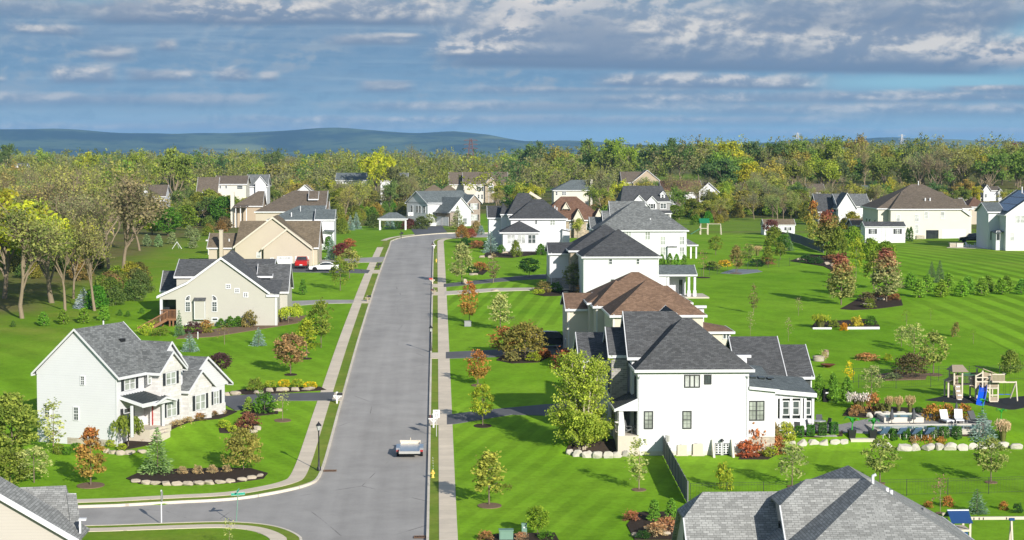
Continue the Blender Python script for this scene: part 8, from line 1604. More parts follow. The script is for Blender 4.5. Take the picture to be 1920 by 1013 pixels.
def text_mesh(body, size, mat, parent, loc, rot=(math.pi/2, 0, 0), name='lettering'):
    cu = bpy.data.curves.new('t', 'FONT'); cu.body = body; cu.size = size; cu.align_x = 'CENTER'; cu.align_y = 'CENTER'; cu.extrude = .004; cu.space_line = .85
    ob = bpy.data.objects.new('t', cu); COL.objects.link(ob); dg = bpy.context.evaluated_depsgraph_get(); me = bpy.data.meshes.new_from_object(ob.evaluated_get(dg)); bpy.data.objects.remove(ob); me.materials.clear(); me.materials.append(M[mat])
    o = bpy.data.objects.new(name, me); COL.objects.link(o); o.parent = parent; o.location = loc; o.rotation_euler = rot
def lamp(px, py, top, label):
    e, s = T_('street_lamp', label, 'street lamp', px, py, 0, 'street lamps'); H = (py-top)/s
    pt(e, 'post', 'black_metal', lambda q: q.lathe([(.16, 0), (.16, .25), (.1, .35), (.07, .9), (.05, 1.), (.045, H-.75), (.08, H-.72), (.08, H-.66)], 10))
    pt(e, 'lantern', 'glass_pale', lambda q: q.lathe([(.1, H-.66), (.19, H-.28)], 6, smooth=False)); pt(e, 'lantern_cap', 'black_metal', lambda q: q.lathe([(.23, H-.3), (.21, H-.24), (.07, H-.08), (.03, H), (.005, H+.05)], 8))
lamp(598, 883, 790, 'black street lamp on the verge at the corner')
lamp(808, 658, 610, 'black street lamp on the right verge at the middle driveway')
def signs():
    e, s = T_('traffic_sign', 'traffic sign seen edge on, on a white post by the side street', 'sign', 303, 979); H = 61/s
    pt(e, 'post', 'trim_white', lambda q: q.box(-.035, .035, -.035, .035, -.2, H)); pt(e, 'sign_plate', 'grey_metal', lambda q: q.add([(sx*.012+.05, .4*math.cos(a), H-.42+.4*math.sin(a)) for sx in (-1, 1) for a in np.arange(8)*math.pi/4+math.pi/8], [tuple(range(8))[::-1], tuple(range(8, 16))]+[(i, (i+1) % 8, 8+(i+1) % 8, 8+i) for i in range(8)]))
    e, s = T_('street_name_sign', 'street name sign with two crossed green blades on a thin post', 'sign', 444, 979); H = 65/s
    pt(e, 'post', 'util_green', lambda q: q.tube([(-.05, 0, -.2), (.1, 0, H-.35)], .035)); 
    for a, z in ((.35, H-.42), (1.5, H-.2)):
        c, s_ = math.cos(a), math.sin(a); pt(e, 'sign_blade', 'sign_green', lambda q: q.beam((.1-c*.48, -s_*.48, z), (.1+c*.48, s_*.48, z), .02, .19))
        pt(e, 'blade_edge', 'fabric_white', lambda q: [q.beam((.1-c*.47, -s_*.47, z+d), (.1+c*.47, s_*.47, z+d), .026, .012) for d in (-.088, .088)])
    e, s = T_('speed_limit_sign', 'white speed limit sign reading 25 above the white mailbox', 'sign', 818.5, 819); H = 51/s
    pt(e, 'post', 'grey_metal', lambda q: q.box(-.03, .03, .0, .05, -.2, H)); pt(e, 'sign_plate', 'fabric_white', lambda q: q.box(-.29, .27, -.02, 0, H-.66, H))
    text_mesh('25', .36, 'black_metal', e, (-.01, -.026, H-.46)); text_mesh('SPEED\nLIMIT', .1, 'black_metal', e, (-.01, -.026, H-.16))
signs()
def mailbox(px, py, hpx, label, post='trim_white', box='black_metal', rz=0.):
    e, s = T_('mailbox', label, 'mailbox', px, py, rz, 'mailboxes along the street'); H = hpx/s
    pt(e, 'post', post, lambda q: (q.box(-.07, .07, -.07, .07, -.1, H*.97), q.box(-.45, .35, -.06, .06, H*.62, H*.72), q.beam((.05, 0, H*.4), (.32, 0, H*.64), .07, .07), q.beam((-.05, 0, H*.4), (-.32, 0, H*.64), .07, .07), q.box(-.1, .1, -.1, .1, H*.97, H*1.02)))
    def bx(q):
        pr = [(.11*math.cos(t), .12+.11*math.sin(t)) for t in np.linspace(0, math.pi, 8)]+[(-.11, 0), (.11, 0)]; n = len(pr)
        q.add([(x, a, H*.72+b) for x in (-.5, .02) for a, b in pr], [tuple(range(n))[::-1], tuple(range(n, 2*n))]+[(i, (i+1) % n, n+(i+1) % n, n+i) for i in range(n)])
    o = pt(e, 'box', box, bx); pt(e, 'flag', 'red_paint', lambda q: q.box(-.3, -.27, -.13, -.115, H*.74, H*.74+.2), o)
mailbox(813, 802, 26, 'white mailbox with arms below the speed limit sign'); mailbox(632, 757, 22, 'white post mailbox at the left asphalt driveway', rz=math.pi); mailbox(689, 566, 12, 'dark mailbox on the left verge by the sage house', 'wood_mid', rz=math.pi); mailbox(814, 552, 10, 'dark mailbox on the right verge at the light drive', 'wood_mid'); mailbox(811, 533, 12, 'reddish mailbox with white flag on the right verge', 'wood_pale', 'red_paint'); mailbox(752, 447, 13, 'black mailbox at the outside of the bend', 'black_metal', rz=math.pi); mailbox(814, 466, 9, 'small mailbox on the far right verge', 'trim_white')
mailbox(709, 503, 10, 'dark mailbox at the sedan driveway', 'black_metal', rz=math.pi)
def hydrant(px, py, hpx, label):
    e, s = T_('fire_hydrant', label, 'hydrant', px, py, 0, 'yellow fire hydrants'); k = hpx/s/.78
    o = pt(e, 'barrel', 'yellow_paint', lambda q: q.lathe([(.17*k, 0), (.17*k, .05*k), (.11*k, .07*k), (.11*k, .5*k), (.15*k, .52*k), (.15*k, .56*k), (.11*k, .6*k), (.07*k, .7*k), (.03*k, .73*k), (.03*k, .78*k)], 14))
    for d in ((-1, 0), (1, 0), (0, -1)): pt(e, 'outlet', 'yellow_paint', lambda q: q.tube([(0, 0, .42*k), (d[0]*.2*k, d[1]*.2*k, .42*k)], .065*k, 10), None)
    pt(e, 'marker_rod', 'fabric_white', lambda q: [q.tube([(.03, .05, .8*k+.2*i), (.03-.012*i, .05, .9*k+.2*i)], .014, 6) for i in range(5)])
hydrant(811.5, 896, 16, 'yellow fire hydrant on the right verge near the trailer'); hydrant(818, 492, 7, 'small yellow fire hydrant far up the right verge')
def grate(px, py, label, w=1., d=.6):
    e, s = T_('storm_drain', label, 'drain', px, py, 0, 'storm drains', -.11); pt(e, 'frame', 'grate', lambda q: (q.box(-w/2, w/2, -d/2, -d/2+.07, 0, .03), q.box(-w/2, w/2, d/2-.07, d/2, 0, .03), q.box(-w/2, -w/2+.07, -d/2+.07, d/2-.07, 0, .03), q.box(w/2-.07, w/2, -d/2+.07, d/2-.07, 0, .03)))
    pt(e, 'bars', 'grate', lambda q: [q.box(-w/2+.07+k*.1, -w/2+.11+k*.1, -d/2+.07, d/2-.07, 0, .025) for k in range(int((w-.14)/.1))]); pt(e, 'pit', 'rubber', lambda q: q.box(-w/2+.02, w/2-.02, -d/2+.02, d/2-.02, -.01, .006))
grate(619, 880, 'rusty storm drain at the left corner kerb'); grate(790, 1004, 'rusty storm drain at the right kerb near the bottom', 1., .7)
def utility():
    e, s = T_('utility_box', 'flat green utility box at the bottom of the right lawn', 'utility box', 949, 1012, 0, 'utility boxes'); pt(e, 'cabinet', 'util_green', lambda q: (q.box(-.45, .45, -.3, .3, 0, .62), q.box(-.48, .48, -.34, .34, .62, .68))); pt(e, 'door', 'util_green', lambda q: q.box(-.4, -.01, -.32, -.3, .06, .56))
    e, s = T_('utility_box', 'narrow green utility pedestal at the bottom of the right lawn', 'utility box', 983, 1004, 0, 'utility boxes'); pt(e, 'pedestal', 'util_green', lambda q: (q.box(-.17, .17, -.13, .13, 0, .75), q.box(-.19, .19, -.15, .15, .75, .82))); pt(e, 'label_plate', 'fabric_white', lambda q: q.box(-.06, .06, -.14, -.13, .5, .6))
    e, s = T_('utility_box', 'blue grey utility cabinet beside the orange street tree', 'utility box', 877, 612, 0, 'utility boxes'); pt(e, 'cabinet', 'steel', lambda q: (q.box(-.4, .4, -.35, .35, 0, .6), q.box(-.43, .43, -.38, .38, .6, .66))); pt(e, 'door', 'steel', lambda q: q.box(-.36, .36, -.37, -.35, .06, .55))
utility()
pp('sapling', 430, 1032, 972, PA, 'sapling', 'pale sapling cut by the lower picture edge near the street sign', 'tree', 'garden trees', 34)
# fences
def fence(name, label, pts, H, mat, step=2., kind='board', cat='fence'):
    pl = resample(pts, step); o = pl[0]; e = thing(name, label, cat, (o[0], o[1], h(*o)), 0, 'fences'); oz = h(*o)
    P = [Vector((a-o[0], b-o[1], h(a, b)-oz)) for a, b in pl]; U = Vector((0, 0, H)); pw = .05 if kind == 'board' else .02
    for p in P[:100]: pt(e, 'post', mat, lambda q: q.box(p.x-pw, p.x+pw, p.y-pw, p.y+pw, p.z-.2, p.z+H*1.03))
    for a, b in zip(P[:-1], P[1:]):
        if kind == 'board':
            n = int((b-a).length/.2)
            def pan(q):
                for k in range(n): c = a.lerp(b, (k+.06)/n); d = a.lerp(b, (k+.94)/n); q.beam((c+d)/2+Vector((0, 0, .06)), (c+d)/2+U, (d-c).length if abs(d.x-c.x) > abs(d.y-c.y) else .03, .03 if abs(d.x-c.x) > abs(d.y-c.y) else (d-c).length, (0, 1, 0))
                for zz in (.35, H-.3): q.beam(a+Vector((0, .03, zz)), b+Vector((0, .03, zz)), .04, .08)
            pt(e, 'panel', mat, pan)
        else:
            def pan(q):
                for zz in (.12, H*.86, H): q.beam(a+Vector((0, 0, zz)), b+Vector((0, 0, zz)), .016, .016)
                m_ = max(2, int((b-a).length/.22))
                for k in range(1, m_): c = a.lerp(b, k/m_); q.beam(c+Vector((0, 0, .1)), c+U, .007, .007)
            pt(e, 'panel', mat, pan)
fence('board_fence', 'solid grey fence running from the white house toward the camera', [(X(1243, 159.5), 159.5), (X(1292, 139.5), 139.5)], 1.65, 'fence_grey', 2.2)
fence('board_fence', 'dark grey privacy fence curving down the far slope', PL([(1476, 451), (1500, 458), (1522, 467), (1544, 475)]), 1.7, 'fence_grey', 2.4); fence('board_fence', 'tan board fence beside the tan roofed shed', PL([(1456, 446), (1476, 450.5)]), 1.5, 'wood_mid', 2.4)
fence('metal_fence', 'thin black metal fence across the lawn below the pool', PL([(1294, 938), (1500, 934), (1700, 930), (1930, 924)]), 1.2, 'black_metal', 2.4, 'metal'); fence('metal_fence', 'thin black metal fence behind the pool garden', PL([(1610, 728), (1680, 729), (1745, 726), (1790, 722)]), 1.3, 'black_metal', 2.4, 'metal'); fence('metal_fence', 'black metal fence behind the play set', PL([(1600, 718), (1680, 716), (1760, 714), (1930, 712)]), 1.4, 'black_metal', 2.4, 'metal'); fence('metal_fence', 'black metal fence along the far garden', PL([(1300, 523), (1345, 515), (1420, 505), (1500, 497)]), 1.3, 'black_metal', 2.4, 'metal')
# pool terrace
area('patio', [(1560, 828), (1572, 798), (1630, 786), (1720, 776), (1800, 780), (1860, 790), (1850, 822), (1668, 818), (1650, 830)], .06, 'paver', .3, 1.5); area('patio', [(1470, 818), (1480, 800), (1560, 794), (1590, 800), (1570, 820)], .064, 'paver', .3, 1.5); area('play_mat', [(1735, 751), (1780, 742), (1925, 743), (1925, 764), (1893, 769), (1840, 758), (1800, 757)], .05, 'playmat', .2, 1.5); area('patio', [(1775, 465), (1790, 460), (1850, 460), (1850, 467)], .05, 'concrete'); area('pond', [(1350, 513), (1375, 505), (1420, 506), (1430, 510), (1390, 515)], .04, 'steel')
m_, T9 = newmat('pool_water'); b9 = principled(T9, (.10, .26, .30), .06, .6); T9.put(b9.inputs['Normal'], T9.n('ShaderNodeBump', i={'Strength': .12, 'Distance': .05, 'Height': T9.noise(T9.n('ShaderNodeTexCoord').outputs['Object'], 2.5, 3)}))
def pool():
    p = PL([(1645, 812), (1652, 800), (1822, 798), (1826, 812)]); x0 = p[0][0]; x1 = p[2][0]; y0 = p[0][1]; y1 = p[1][1]; zt = max(h(x, y) for x, y in p)+.1
    e = thing('swimming_pool', 'rectangular swimming pool in the pale paved terrace', 'pool', ((x0+x1)/2, (y0+y1)/2, zt)); w = (x1-x0)/2; d = (y1-y0)/2
    pt(e, 'coping', 'rock_pale', lambda q: (q.box(-w-.35, w+.35, -d-.35, -d, -.5, .06), q.box(-w-.35, w+.35, d, d+.35, -.5, .06), q.box(-w-.35, -w, -d, d, -.5, .06), q.box(w, w+.35, -d, d, -.5, .06))); pt(e, 'water', 'pool_water', lambda q: q.box(-w, w, -d, d, -.5, -.03))
    e, s = T_('spa', 'raised white spa basin behind the pool', 'spa', 1695, 794); w = 38/s
    pt(e, 'basin_wall', 'stucco', lambda q: (q.box(-w, w, 0, .3, -.2, .5), q.box(-w, w, 2.7, 3., -.2, .5), q.box(-w, -w+.3, .3, 2.7, -.2, .5), q.box(w-.3, w, .3, 2.7, -.2, .5))); pt(e, 'water', 'pool_water', lambda q: q.box(-w+.3, w-.3, .3, 2.7, -.1, .42))
pool()
def umbrella(px, py, top, label):
    e, s = T_('closed_umbrella', label, 'umbrella', px, py, 0, 'closed umbrellas by the pool'); H = (py-top)/s
    pt(e, 'pole', 'black_metal', lambda q: q.tube([(0, 0, 0), (0, 0, H)], .03)); pt(e, 'base', 'black_metal', lambda q: q.lathe([(.28, 0), (.28, .08), (.06, .12)], 14)); pt(e, 'canopy', 'fabric_grey', lambda q: q.lathe([(.05, H*.3), (.2, H*.34), (.17, H*.55), (.1, H*.85), (.03, H), (.01, H+.05)], 9, smooth=False))
umbrella(1672, 796, 766, 'dark closed umbrella at the left end of the spa'); umbrella(1713, 796, 765, 'dark closed umbrella at the right of the spa'); umbrella(1793, 790, 754, 'dark closed umbrella behind the white pool chairs')
def lounger(px, py, rz, label, fab='fabric_white', up=.75, group='pool loungers', name='pool_lounger'):
    e, s = T_(name, label, 'lounger', px, py, rz, group); pt(e, 'frame', 'grey_metal', lambda q: [q.box(x-.03, x+.03, y-.03, y+.03, 0, .3) for x in (-.3, .3) for y in (-.8, .75)]+[q.box(x-.03, x+.03, -.9, .8, .28, .33) for x in (-.3, .3)]); pt(e, 'seat', fab, lambda q: q.box(-.34, .34, -.9, .3, .33, .42)); pt(e, 'backrest', fab, lambda q: q.add([(a, y, z) for a in (-.34, .34) for y, z in ((.25, .36), (.33, .33), (.33+.5*(1-up)+.3, .36+up), (.25+.5*(1-up)+.26, .4+up))], [(0, 1, 2, 3), (7, 6, 5, 4), (0, 4, 5, 1), (1, 5, 6, 2), (2, 6, 7, 3), (3, 7, 4, 0)]))
lounger(1774, 795, R(10), 'white chair left of two behind the pool'); lounger(1798, 794, R(-8), 'white chair right of two behind the pool')
for i, a in enumerate((1652, 1684, 1712, 1736)): lounger(a, 820, R(200), f'{ORD[i]} blue lounger from left behind the clipped box shrubs', 'fabric_blue', .5)
lounger(1830, 796, R(30), 'dark lounge chair near the pale blue spruce', 'fabric_grey', .7)
def palm(px, py, top, label, pot=True):
    e, s = T_('artificial_palm', label, 'artificial palm', px, py, 0, 'artificial palms by the pool'); H = (py-top)/s; z0 = 0
    if pot: z0 = .72; pt(e, 'planter', 'black_metal', lambda q: q.add([(a*k, b*k, z) for z, k in ((0, .24), (.72, .33)) for a, b in ((-1, -1), (1, -1), (1, 1), (-1, 1))], [(3, 2, 1, 0), (4, 5, 6, 7), (0, 1, 5, 4), (1, 2, 6, 5), (2, 3, 7, 6), (3, 0, 4, 7)]))
    pt(e, 'stem', 'toy_green', lambda q: q.tube([(0, 0, z0-.05), (.05, 0, H*.7)], [.07, .04], 8)); g = random.Random(int(px))
    for k in range(6):
        a = k*1.05+g.uniform(-.3, .3); L = H*.38*g.uniform(.8, 1.2); d = Vector((math.cos(a), math.sin(a), 0)); w = Vector((-math.sin(a), math.cos(a), 0))*L*.22; b = Vector((.05, 0, H*.66)); m1 = b+d*L*.35+Vector((0, 0, L*.65)); m2 = b+d*L*.8+Vector((0, 0, L*.75)); t = b+d*L*1.1+Vector((0, 0, L*.45))
        pt(e, 'leaf', 'toy_green', lambda q: (q.poly([b, m1-w, m1+Vector((0, 0, .02)), m1+w]), q.poly([m1-w, m2-w*.8, m2, m1+Vector((0, 0, .02))]), q.poly([m1+Vector((0, 0, .02)), m2, m2+w*.8, m1+w]), q.poly([m2-w*.8, t, m2+w*.8, m2])))
palm(1597, 822, 781, 'green artificial palm in a dark planter at the patio corner'); palm(1636, 822, 784, 'green artificial palm in a dark planter beside the pool'); palm(1842, 775, 747, 'large green artificial palm under the blue slide', False); palm(1876, 794, 766, 'small green artificial palm right of the pale blue spruce', False)
def slabs():
    e, s = T_('stone_step', 'long tan stone step between the pool boulders', 'step', 1617, 834); pt(e, 'block', 'wood_pale', lambda q: q.box(-22/s, 22/s, 0, .8, -.2, .42)); pt(e, 'tread', 'rock_pale', lambda q: q.box(-23/s, 23/s, -.04, .84, .42, .5))
    e, s = T_('timber_edging', 'pale timber edging in front of the flower bed', 'edging', 1585, 618); pt(e, 'timber', 'trim_white', lambda q: (q.box(-62/s, -26/s, 0, .2, 0, .25), q.box(4/s, 66/s, .15, .35, 0, .28)))
    e, s = T_('wine_barrel', 'old grey wooden barrel on the upper lawn', 'barrel', 1549, 669); r = 5.2/s; pt(e, 'staves', 'wood_mid', lambda q: q.lathe([(r*.8, 0), (r, r*.9), (r*1.02, r*1.3), (r*.82, r*2.5), (r*.75, r*2.5), (r*.75, r*2.4)], 16)); pt(e, 'hoop', 'rust', lambda q: [q.lathe([(r*k+.012, z*r), (r*k+.012, z*r+.06)], 16) for k, z in ((.9, .45), (.97, 1.75), (.88, 2.2))])
    e, s = T_('fire_bowl', 'rusty shallow fire bowl on the upper lawn', 'fire bowl', 1552, 689); pt(e, 'bowl', 'rust', lambda q: q.lathe([(.15, 0), (.3, .05), (.75, .3), (.8, .34), (.72, .34), (.3, .12), (.02, .1)], 20)); pt(e, 'foot', 'rust', lambda q: q.lathe([(.3, -.05), (.15, .06)], 12))
    e, s = T_('stump_table', 'pale round stone ring left of the barrel', 'fire ring', 1535, 677); pt(e, 'ring', 'block', lambda q: q.lathe([(.6, 0), (.62, .45), (.42, .46), (.42, .2), (.02, .2)], 16)); pt(e, 'cap', 'rock', lambda q: q.lathe([(.66, .45), (.66, .52), (.4, .52), (.4, .45)], 16))
    e, s = T_('trash_bin', 'black bin between the arborvitae columns', 'bin', 1549, 753); pt(e, 'bin_body', 'rubber', lambda q: q.box(-.32, .32, -.35, .35, 0, 1.)); pt(e, 'lid', 'rubber', lambda q: q.box(-.35, .35, -.4, .38, 1., 1.08)); pt(e, 'label_plate', 'fabric_white', lambda q: q.box(-.12, .12, -.36, -.35, .75, .9))
slabs()
def adirondack(px, py, rz, label, mat, loc=None, group='garden chairs'):
    if loc: e = thing('garden_chair', label, 'chair', loc, rz, group)
    else: e, s = T_('garden_chair', label, 'chair', px, py, rz, group)
    pt(e, 'seat', mat, lambda q: [q.add([(x, -.3, .38), (x+.09, -.3, .38), (x+.09, .3, .25), (x, .3, .25), (x, -.3, .35), (x+.09, -.3, .35), (x+.09, .3, .22), (x, .3, .22)], [(0, 1, 2, 3), (7, 6, 5, 4), (0, 4, 5, 1), (1, 5, 6, 2), (2, 6, 7, 3), (3, 7, 4, 0)]) for x in (-.28, -.17, -.06, .05, .16)])
    pt(e, 'backrest', mat, lambda q: [q.beam((x, .25, .25), (x*1.15, .55, 1.02-abs(x)*.35), .1, .025) for x in (-.22, -.11, 0, .11, .22)])
    for sx in (-1, 1): pt(e, 'armrest', mat, lambda q: q.box(sx*.36-.07, sx*.36+.07, -.38, .36, .56, .59)); pt(e, 'leg', mat, lambda q: q.box(sx*.33-.03, sx*.33+.03, -.34, -.25, 0, .56)); pt(e, 'leg', mat, lambda q: q.beam((sx*.33, .45, 0), (sx*.33, -.25, .36), .04, .1))
adirondack(0, 0, R(60), 'grey adirondack chair on the front porch of the white house', 'steel', (X(1183, 160), 160, Z(818, 158.6)+.02)); adirondack(1815, 464, R(40), 'white adirondack chair on the patio of the solar panel house', 'fabric_white'); adirondack(1832, 463, R(-60), 'second white adirondack chair beside the black vehicle', 'fabric_white')
def patio_set():
    e, s = T_('patio_table', 'grey patio table with chairs behind the clipped shrubs', 'table', 1535, 806); pt(e, 'table_top', 'grey_metal', lambda q: q.lathe([(.6, .72), (.62, .74), (.6, .77)], 20))
    for a in range(4): pt(e, 'leg', 'black_metal', lambda q: q.tube([(.45*math.cos(a*1.57+.8), .45*math.sin(a*1.57+.8), 0), (.3*math.cos(a*1.57+.8), .3*math.sin(a*1.57+.8), .72)], .025))
    for i, (a, b, rz) in enumerate(((1522, 808, 1.2), (1549, 806, -1.2), (1537, 800, 0), (1497, 812, 2.6), (1512, 803, .5))):
        e, s = T_('patio_chair', ['dark patio chair left of the grey table', 'dark patio chair right of the grey table', 'dark patio chair behind the grey table', 'dark patio chair at the foot of the sunroom steps', 'dark patio chair before the sunroom windows'][i], 'chair', a, b, rz, 'patio chairs')
        pt(e, 'seat', 'fabric_grey', lambda q: q.box(-.27, .27, -.27, .27, .4, .46)); pt(e, 'backrest', 'fabric_grey', lambda q: q.beam((0, .26, .46), (0, .38, .98), .52, .03))
        for x in (-.25, .25): pt(e, 'leg', 'black_metal', lambda q: (q.tube([(x, -.25, 0), (x, -.25, .62)], .018), q.tube([(x, -.25, .62), (x, .28, .64)], .018), q.tube([(x, .28, .64), (x, .3, 0)], .018)))
    for px, lb in ((1786, 'pale stone planter block left on the far patio'), (1799, 'white cube planter in the middle of the far patio')): e, s = T_('planter', lb, 'planter', px, 464, 0, 'planters on the far patio'); pt(e, 'box', 'block' if px < 1790 else 'stucco', lambda q: q.box(-.6, .6, -.4, .4, 0, .75)); pt(e, 'rim', 'stucco', lambda q: q.box(-.66, .66, -.46, .46, .75, .83))
    for px, lb in ((1893, 'dark covered grill by the white wall at right'), (1917, 'dark covered grill cut by the right edge')): e, s = T_('covered_grill', lb, 'grill', px, 468, 0, 'covered grills'); pt(e, 'cover', 'fabric_grey', lambda q: q.lathe([(.85, 0), (.8, .35), (.4, .8), (.1, .95)], 9)); pt(e, 'hem', 'rubber', lambda q: q.lathe([(.87, 0), (.87, .06)], 9))
patio_set()
def playset():
    xo, yo = G(1830, 752); s = F/yo; zo = h(xo, yo); e = thing('play_set', 'wooden play set with two towers, bridge and bright blue slide', 'play set', (xo, yo, zo))
    def L(px): return (px-1830)/s
    def V(py): return (752-py)/s*1.02
    def post(x, y, z0, z1, w=.13): pt(e, 'post', 'wood_pale', lambda q: q.box(x-w/2, x+w/2, y-w/2, y+w/2, z0, z1))
    a0, a1 = L(1787.5), L(1803)
    for x in (a0, a1):
        for y in (0, 1.7): post(x, y, 0, V(697))
    post(L(1777.5), .2, 0, V(718)); post(L(1777.5), 1.5, 0, V(718))
    zr = V(697); pt(e, 'roof', 'wood_mid', lambda q: (q.poly([(a0-.25, -.35, zr), (a1+.5, -.35, zr), (a1+.25, .85, V(686)), (a0, .85, V(686))]), q.poly([(a0-.25, 2.05, zr), (a0, .85, V(686)), (a1+.25, .85, V(686)), (a1+.5, 2.05, zr)]), q.poly([(a1+.5, -.35, zr), (a1+.5, 2.05, zr), (a1+.25, .85, V(686))]), q.poly([(a0-.25, 2.05, zr), (a0-.25, -.35, zr), (a0, .85, V(686))])))
    zd = V(722); pt(e, 'platform', 'wood_mid', lambda q: (q.box(a0, a1, 0, 1.7, zd-.1, zd), q.box(a0, a1, -.05, 0, zd+.75, zd+.87), q.box(a0-.05, a0, 0, 1.7, zd, zd+.8), q.box(a0, a1, 1.7, 1.75, zd, zd+.8)))
    pt(e, 'lean_roof', 'wood_mid', lambda q: q.poly([(L(1776), -.1, V(717)), (a0, -.1, V(711)), (a0, 1.8, V(711)), (L(1776), 1.8, V(717))]))
    wz = pt(e, 'climbing_wall', 'wood_mid', lambda q: q.add([(x, y, z) for x in (a0, L(1798)) for y, z in ((-.05, zd), (-1.1, 0), (-1.15, .05), (-.1, zd+.06))], [(0, 1, 2, 3), (7, 6, 5, 4), (0, 4, 5, 1), (1, 5, 6, 2), (2, 6, 7, 3), (3, 7, 4, 0)])); g = random.Random(2)
    for k in range(12): f = (k//3+.5)/4; xx = a0+.12+(L(1798)-a0-.2)*((k % 3)+.5*(k//3 % 2))/2.6; pt(e, 'climbing_hold', 'fabric_white', lambda q: q.box(xx-.06, xx+.06, -1.2+f*1.05-.03, -1.2+f*1.05+.04, f*zd+.02, f*zd+.14), wz)
    b0, b1 = L(1829), L(1872); pt(e, 'bridge', 'fence_dark', lambda q: (q.box(a1, b0, .3, 1.4, zd-.05, zd+.02), [q.box(a1+.1+k*.14, a1+.13+k*.14, y, y+.02, zd, zd+.8) for k in range(int((b0-a1)/.14)) for y in (.3, 1.4)], q.box(a1, b0, .28, .34, zd+.8, zd+.86), q.box(a1, b0, 1.38, 1.44, zd+.8, zd+.86)))
    pt(e, 'monkey_bar', 'green_plastic', lambda q: (q.tube([(a1, .3, V(704)), (b0, .3, V(704))], .03), q.tube([(a1, 1.4, V(704)), (b0, 1.4, V(704))], .03)))
    for x, zt in ((b0, V(703)), (L(1842), V(695)), (L(1856), V(700)), (b1, V(717))): post(x, 0, 0, zt); post(x, 1.9, 0, zt)
    ze = V(716); pt(e, 'house_wall', 'wood_mid', lambda q: (q.box(b0, L(1836), -.03, .02, V(728), ze), q.box(L(1846), L(1856), -.03, .02, V(728), ze), q.box(L(1856), b1, -.03, .02, V(726), V(717)), q.box(L(1856), b1, -.03, .02, V(753), V(744)), q.box(b0, b1, 1.88, 1.93, V(728), V(703)), q.poly([(L(1842), -.03, V(708)), (L(1855), -.03, V(708)), (L(1855), -.03, V(700)), (L(1842), -.03, V(697))])))
    pt(e, 'trim', 'wood_pale', lambda q: ([q.box(b0, b1, -.08, -.03, V(y), V(y)+.11) for y in (729, 717)], q.box(b0, L(1856), -.08, -.03, V(709), V(709)+.1), q.beam((b0, -.06, V(705)), (L(1842), -.06, V(698)), .06, .1), [q.box(L(1856), b1, -.08, -.03, V(y), V(y)+.1) for y in (754, 742)], q.beam((L(1850), -.06, V(731)), (L(1856), -.06, V(738)), .06, .1)))
    pt(e, 'roof', 'wood_mid', lambda q: (q.add([(x, y, z) for x, z in ((L(1841), V(690)), (L(1872), V(702))) for y in (-.3, 2.2)]+[(x, y, z-.08) for x, z in ((L(1841), V(690)), (L(1872), V(702))) for y in (-.3, 2.2)], [(0, 2, 3, 1), (4, 5, 7, 6), (0, 4, 6, 2), (1, 3, 7, 5), (0, 1, 5, 4), (2, 6, 7, 3)]),))
    pt(e, 'platform', 'wood_mid', lambda q: q.box(b0, b1, 0, 1.9, V(728)-.1, V(728)))
    pt(e, 'balcony', 'wood_mid', lambda q: ([q.box(L(1857)+k*.12, L(1857)+k*.12+.09, -.6, -.57, V(714), V(702)) for k in range(int((L(1883)-L(1857))/.12))], q.box(L(1857), L(1883), -.6, .2, V(716), V(714)))); pt(e, 'balcony_rail', 'wood_pale', lambda q: (q.box(L(1857), L(1884), -.66, -.6, V(702), V(702)+.1), q.box(L(1857), L(1884), -.66, -.6, V(716), V(716)+.12), q.box(L(1881), L(1884), -.66, .2, V(702), V(702)+.1)))
    sl = [(L(1843), -.1, V(727)), (L(1838), -.9, V(733)), (L(1831), -1.7, V(744)), (L(1826), -2.2, V(751)), (L(1823), -2.6, V(753))]
    def slide(q):
        for a, b in zip(sl[:-1], sl[1:]):
            for o0, o1, zz0, zz1 in ((-.32, .32, 0, 0), (-.36, -.32, 0, .26), (.32, .36, 0, .26)):
                w0, w1 = o0, o1; q.add([(p[0]+w, p[1], p[2]+z) for p in (a, b) for w, z in ((w0, -.04), (w1, -.04), (w1, zz1+.02), (w0, zz1+.02))], [(0, 1, 2, 3), (7, 6, 5, 4), (0, 4, 5, 1), (1, 5, 6, 2), (2, 6, 7, 3), (3, 7, 4, 0)])
    pt(e, 'slide', 'slide_blue', slide)
    sb = V(718); pt(e, 'swing_beam', 'wood_pale', lambda q: q.box(b1, L(1912), .8, .95, sb-.12, sb))
    for y in (-.3, 2.): pt(e, 'swing_leg', 'wood_pale', lambda q: q.beam((L(1912), .87, sb), (L(1908), y, 0), .1, .1))
    for x in (L(1884), L(1896)):
        pt(e, 'swing_rope', 'black_metal', lambda q: (q.tube([(x-.2, .87, sb), (x-.2, .87, .5)], .012, 5), q.tube([(x+.2, .87, sb), (x+.2, .87, .5)], .012, 5))); pt(e, 'swing_seat', 'slide_blue', lambda q: q.box(x-.24, x+.24, .75, 1., .46, .5))
playset()
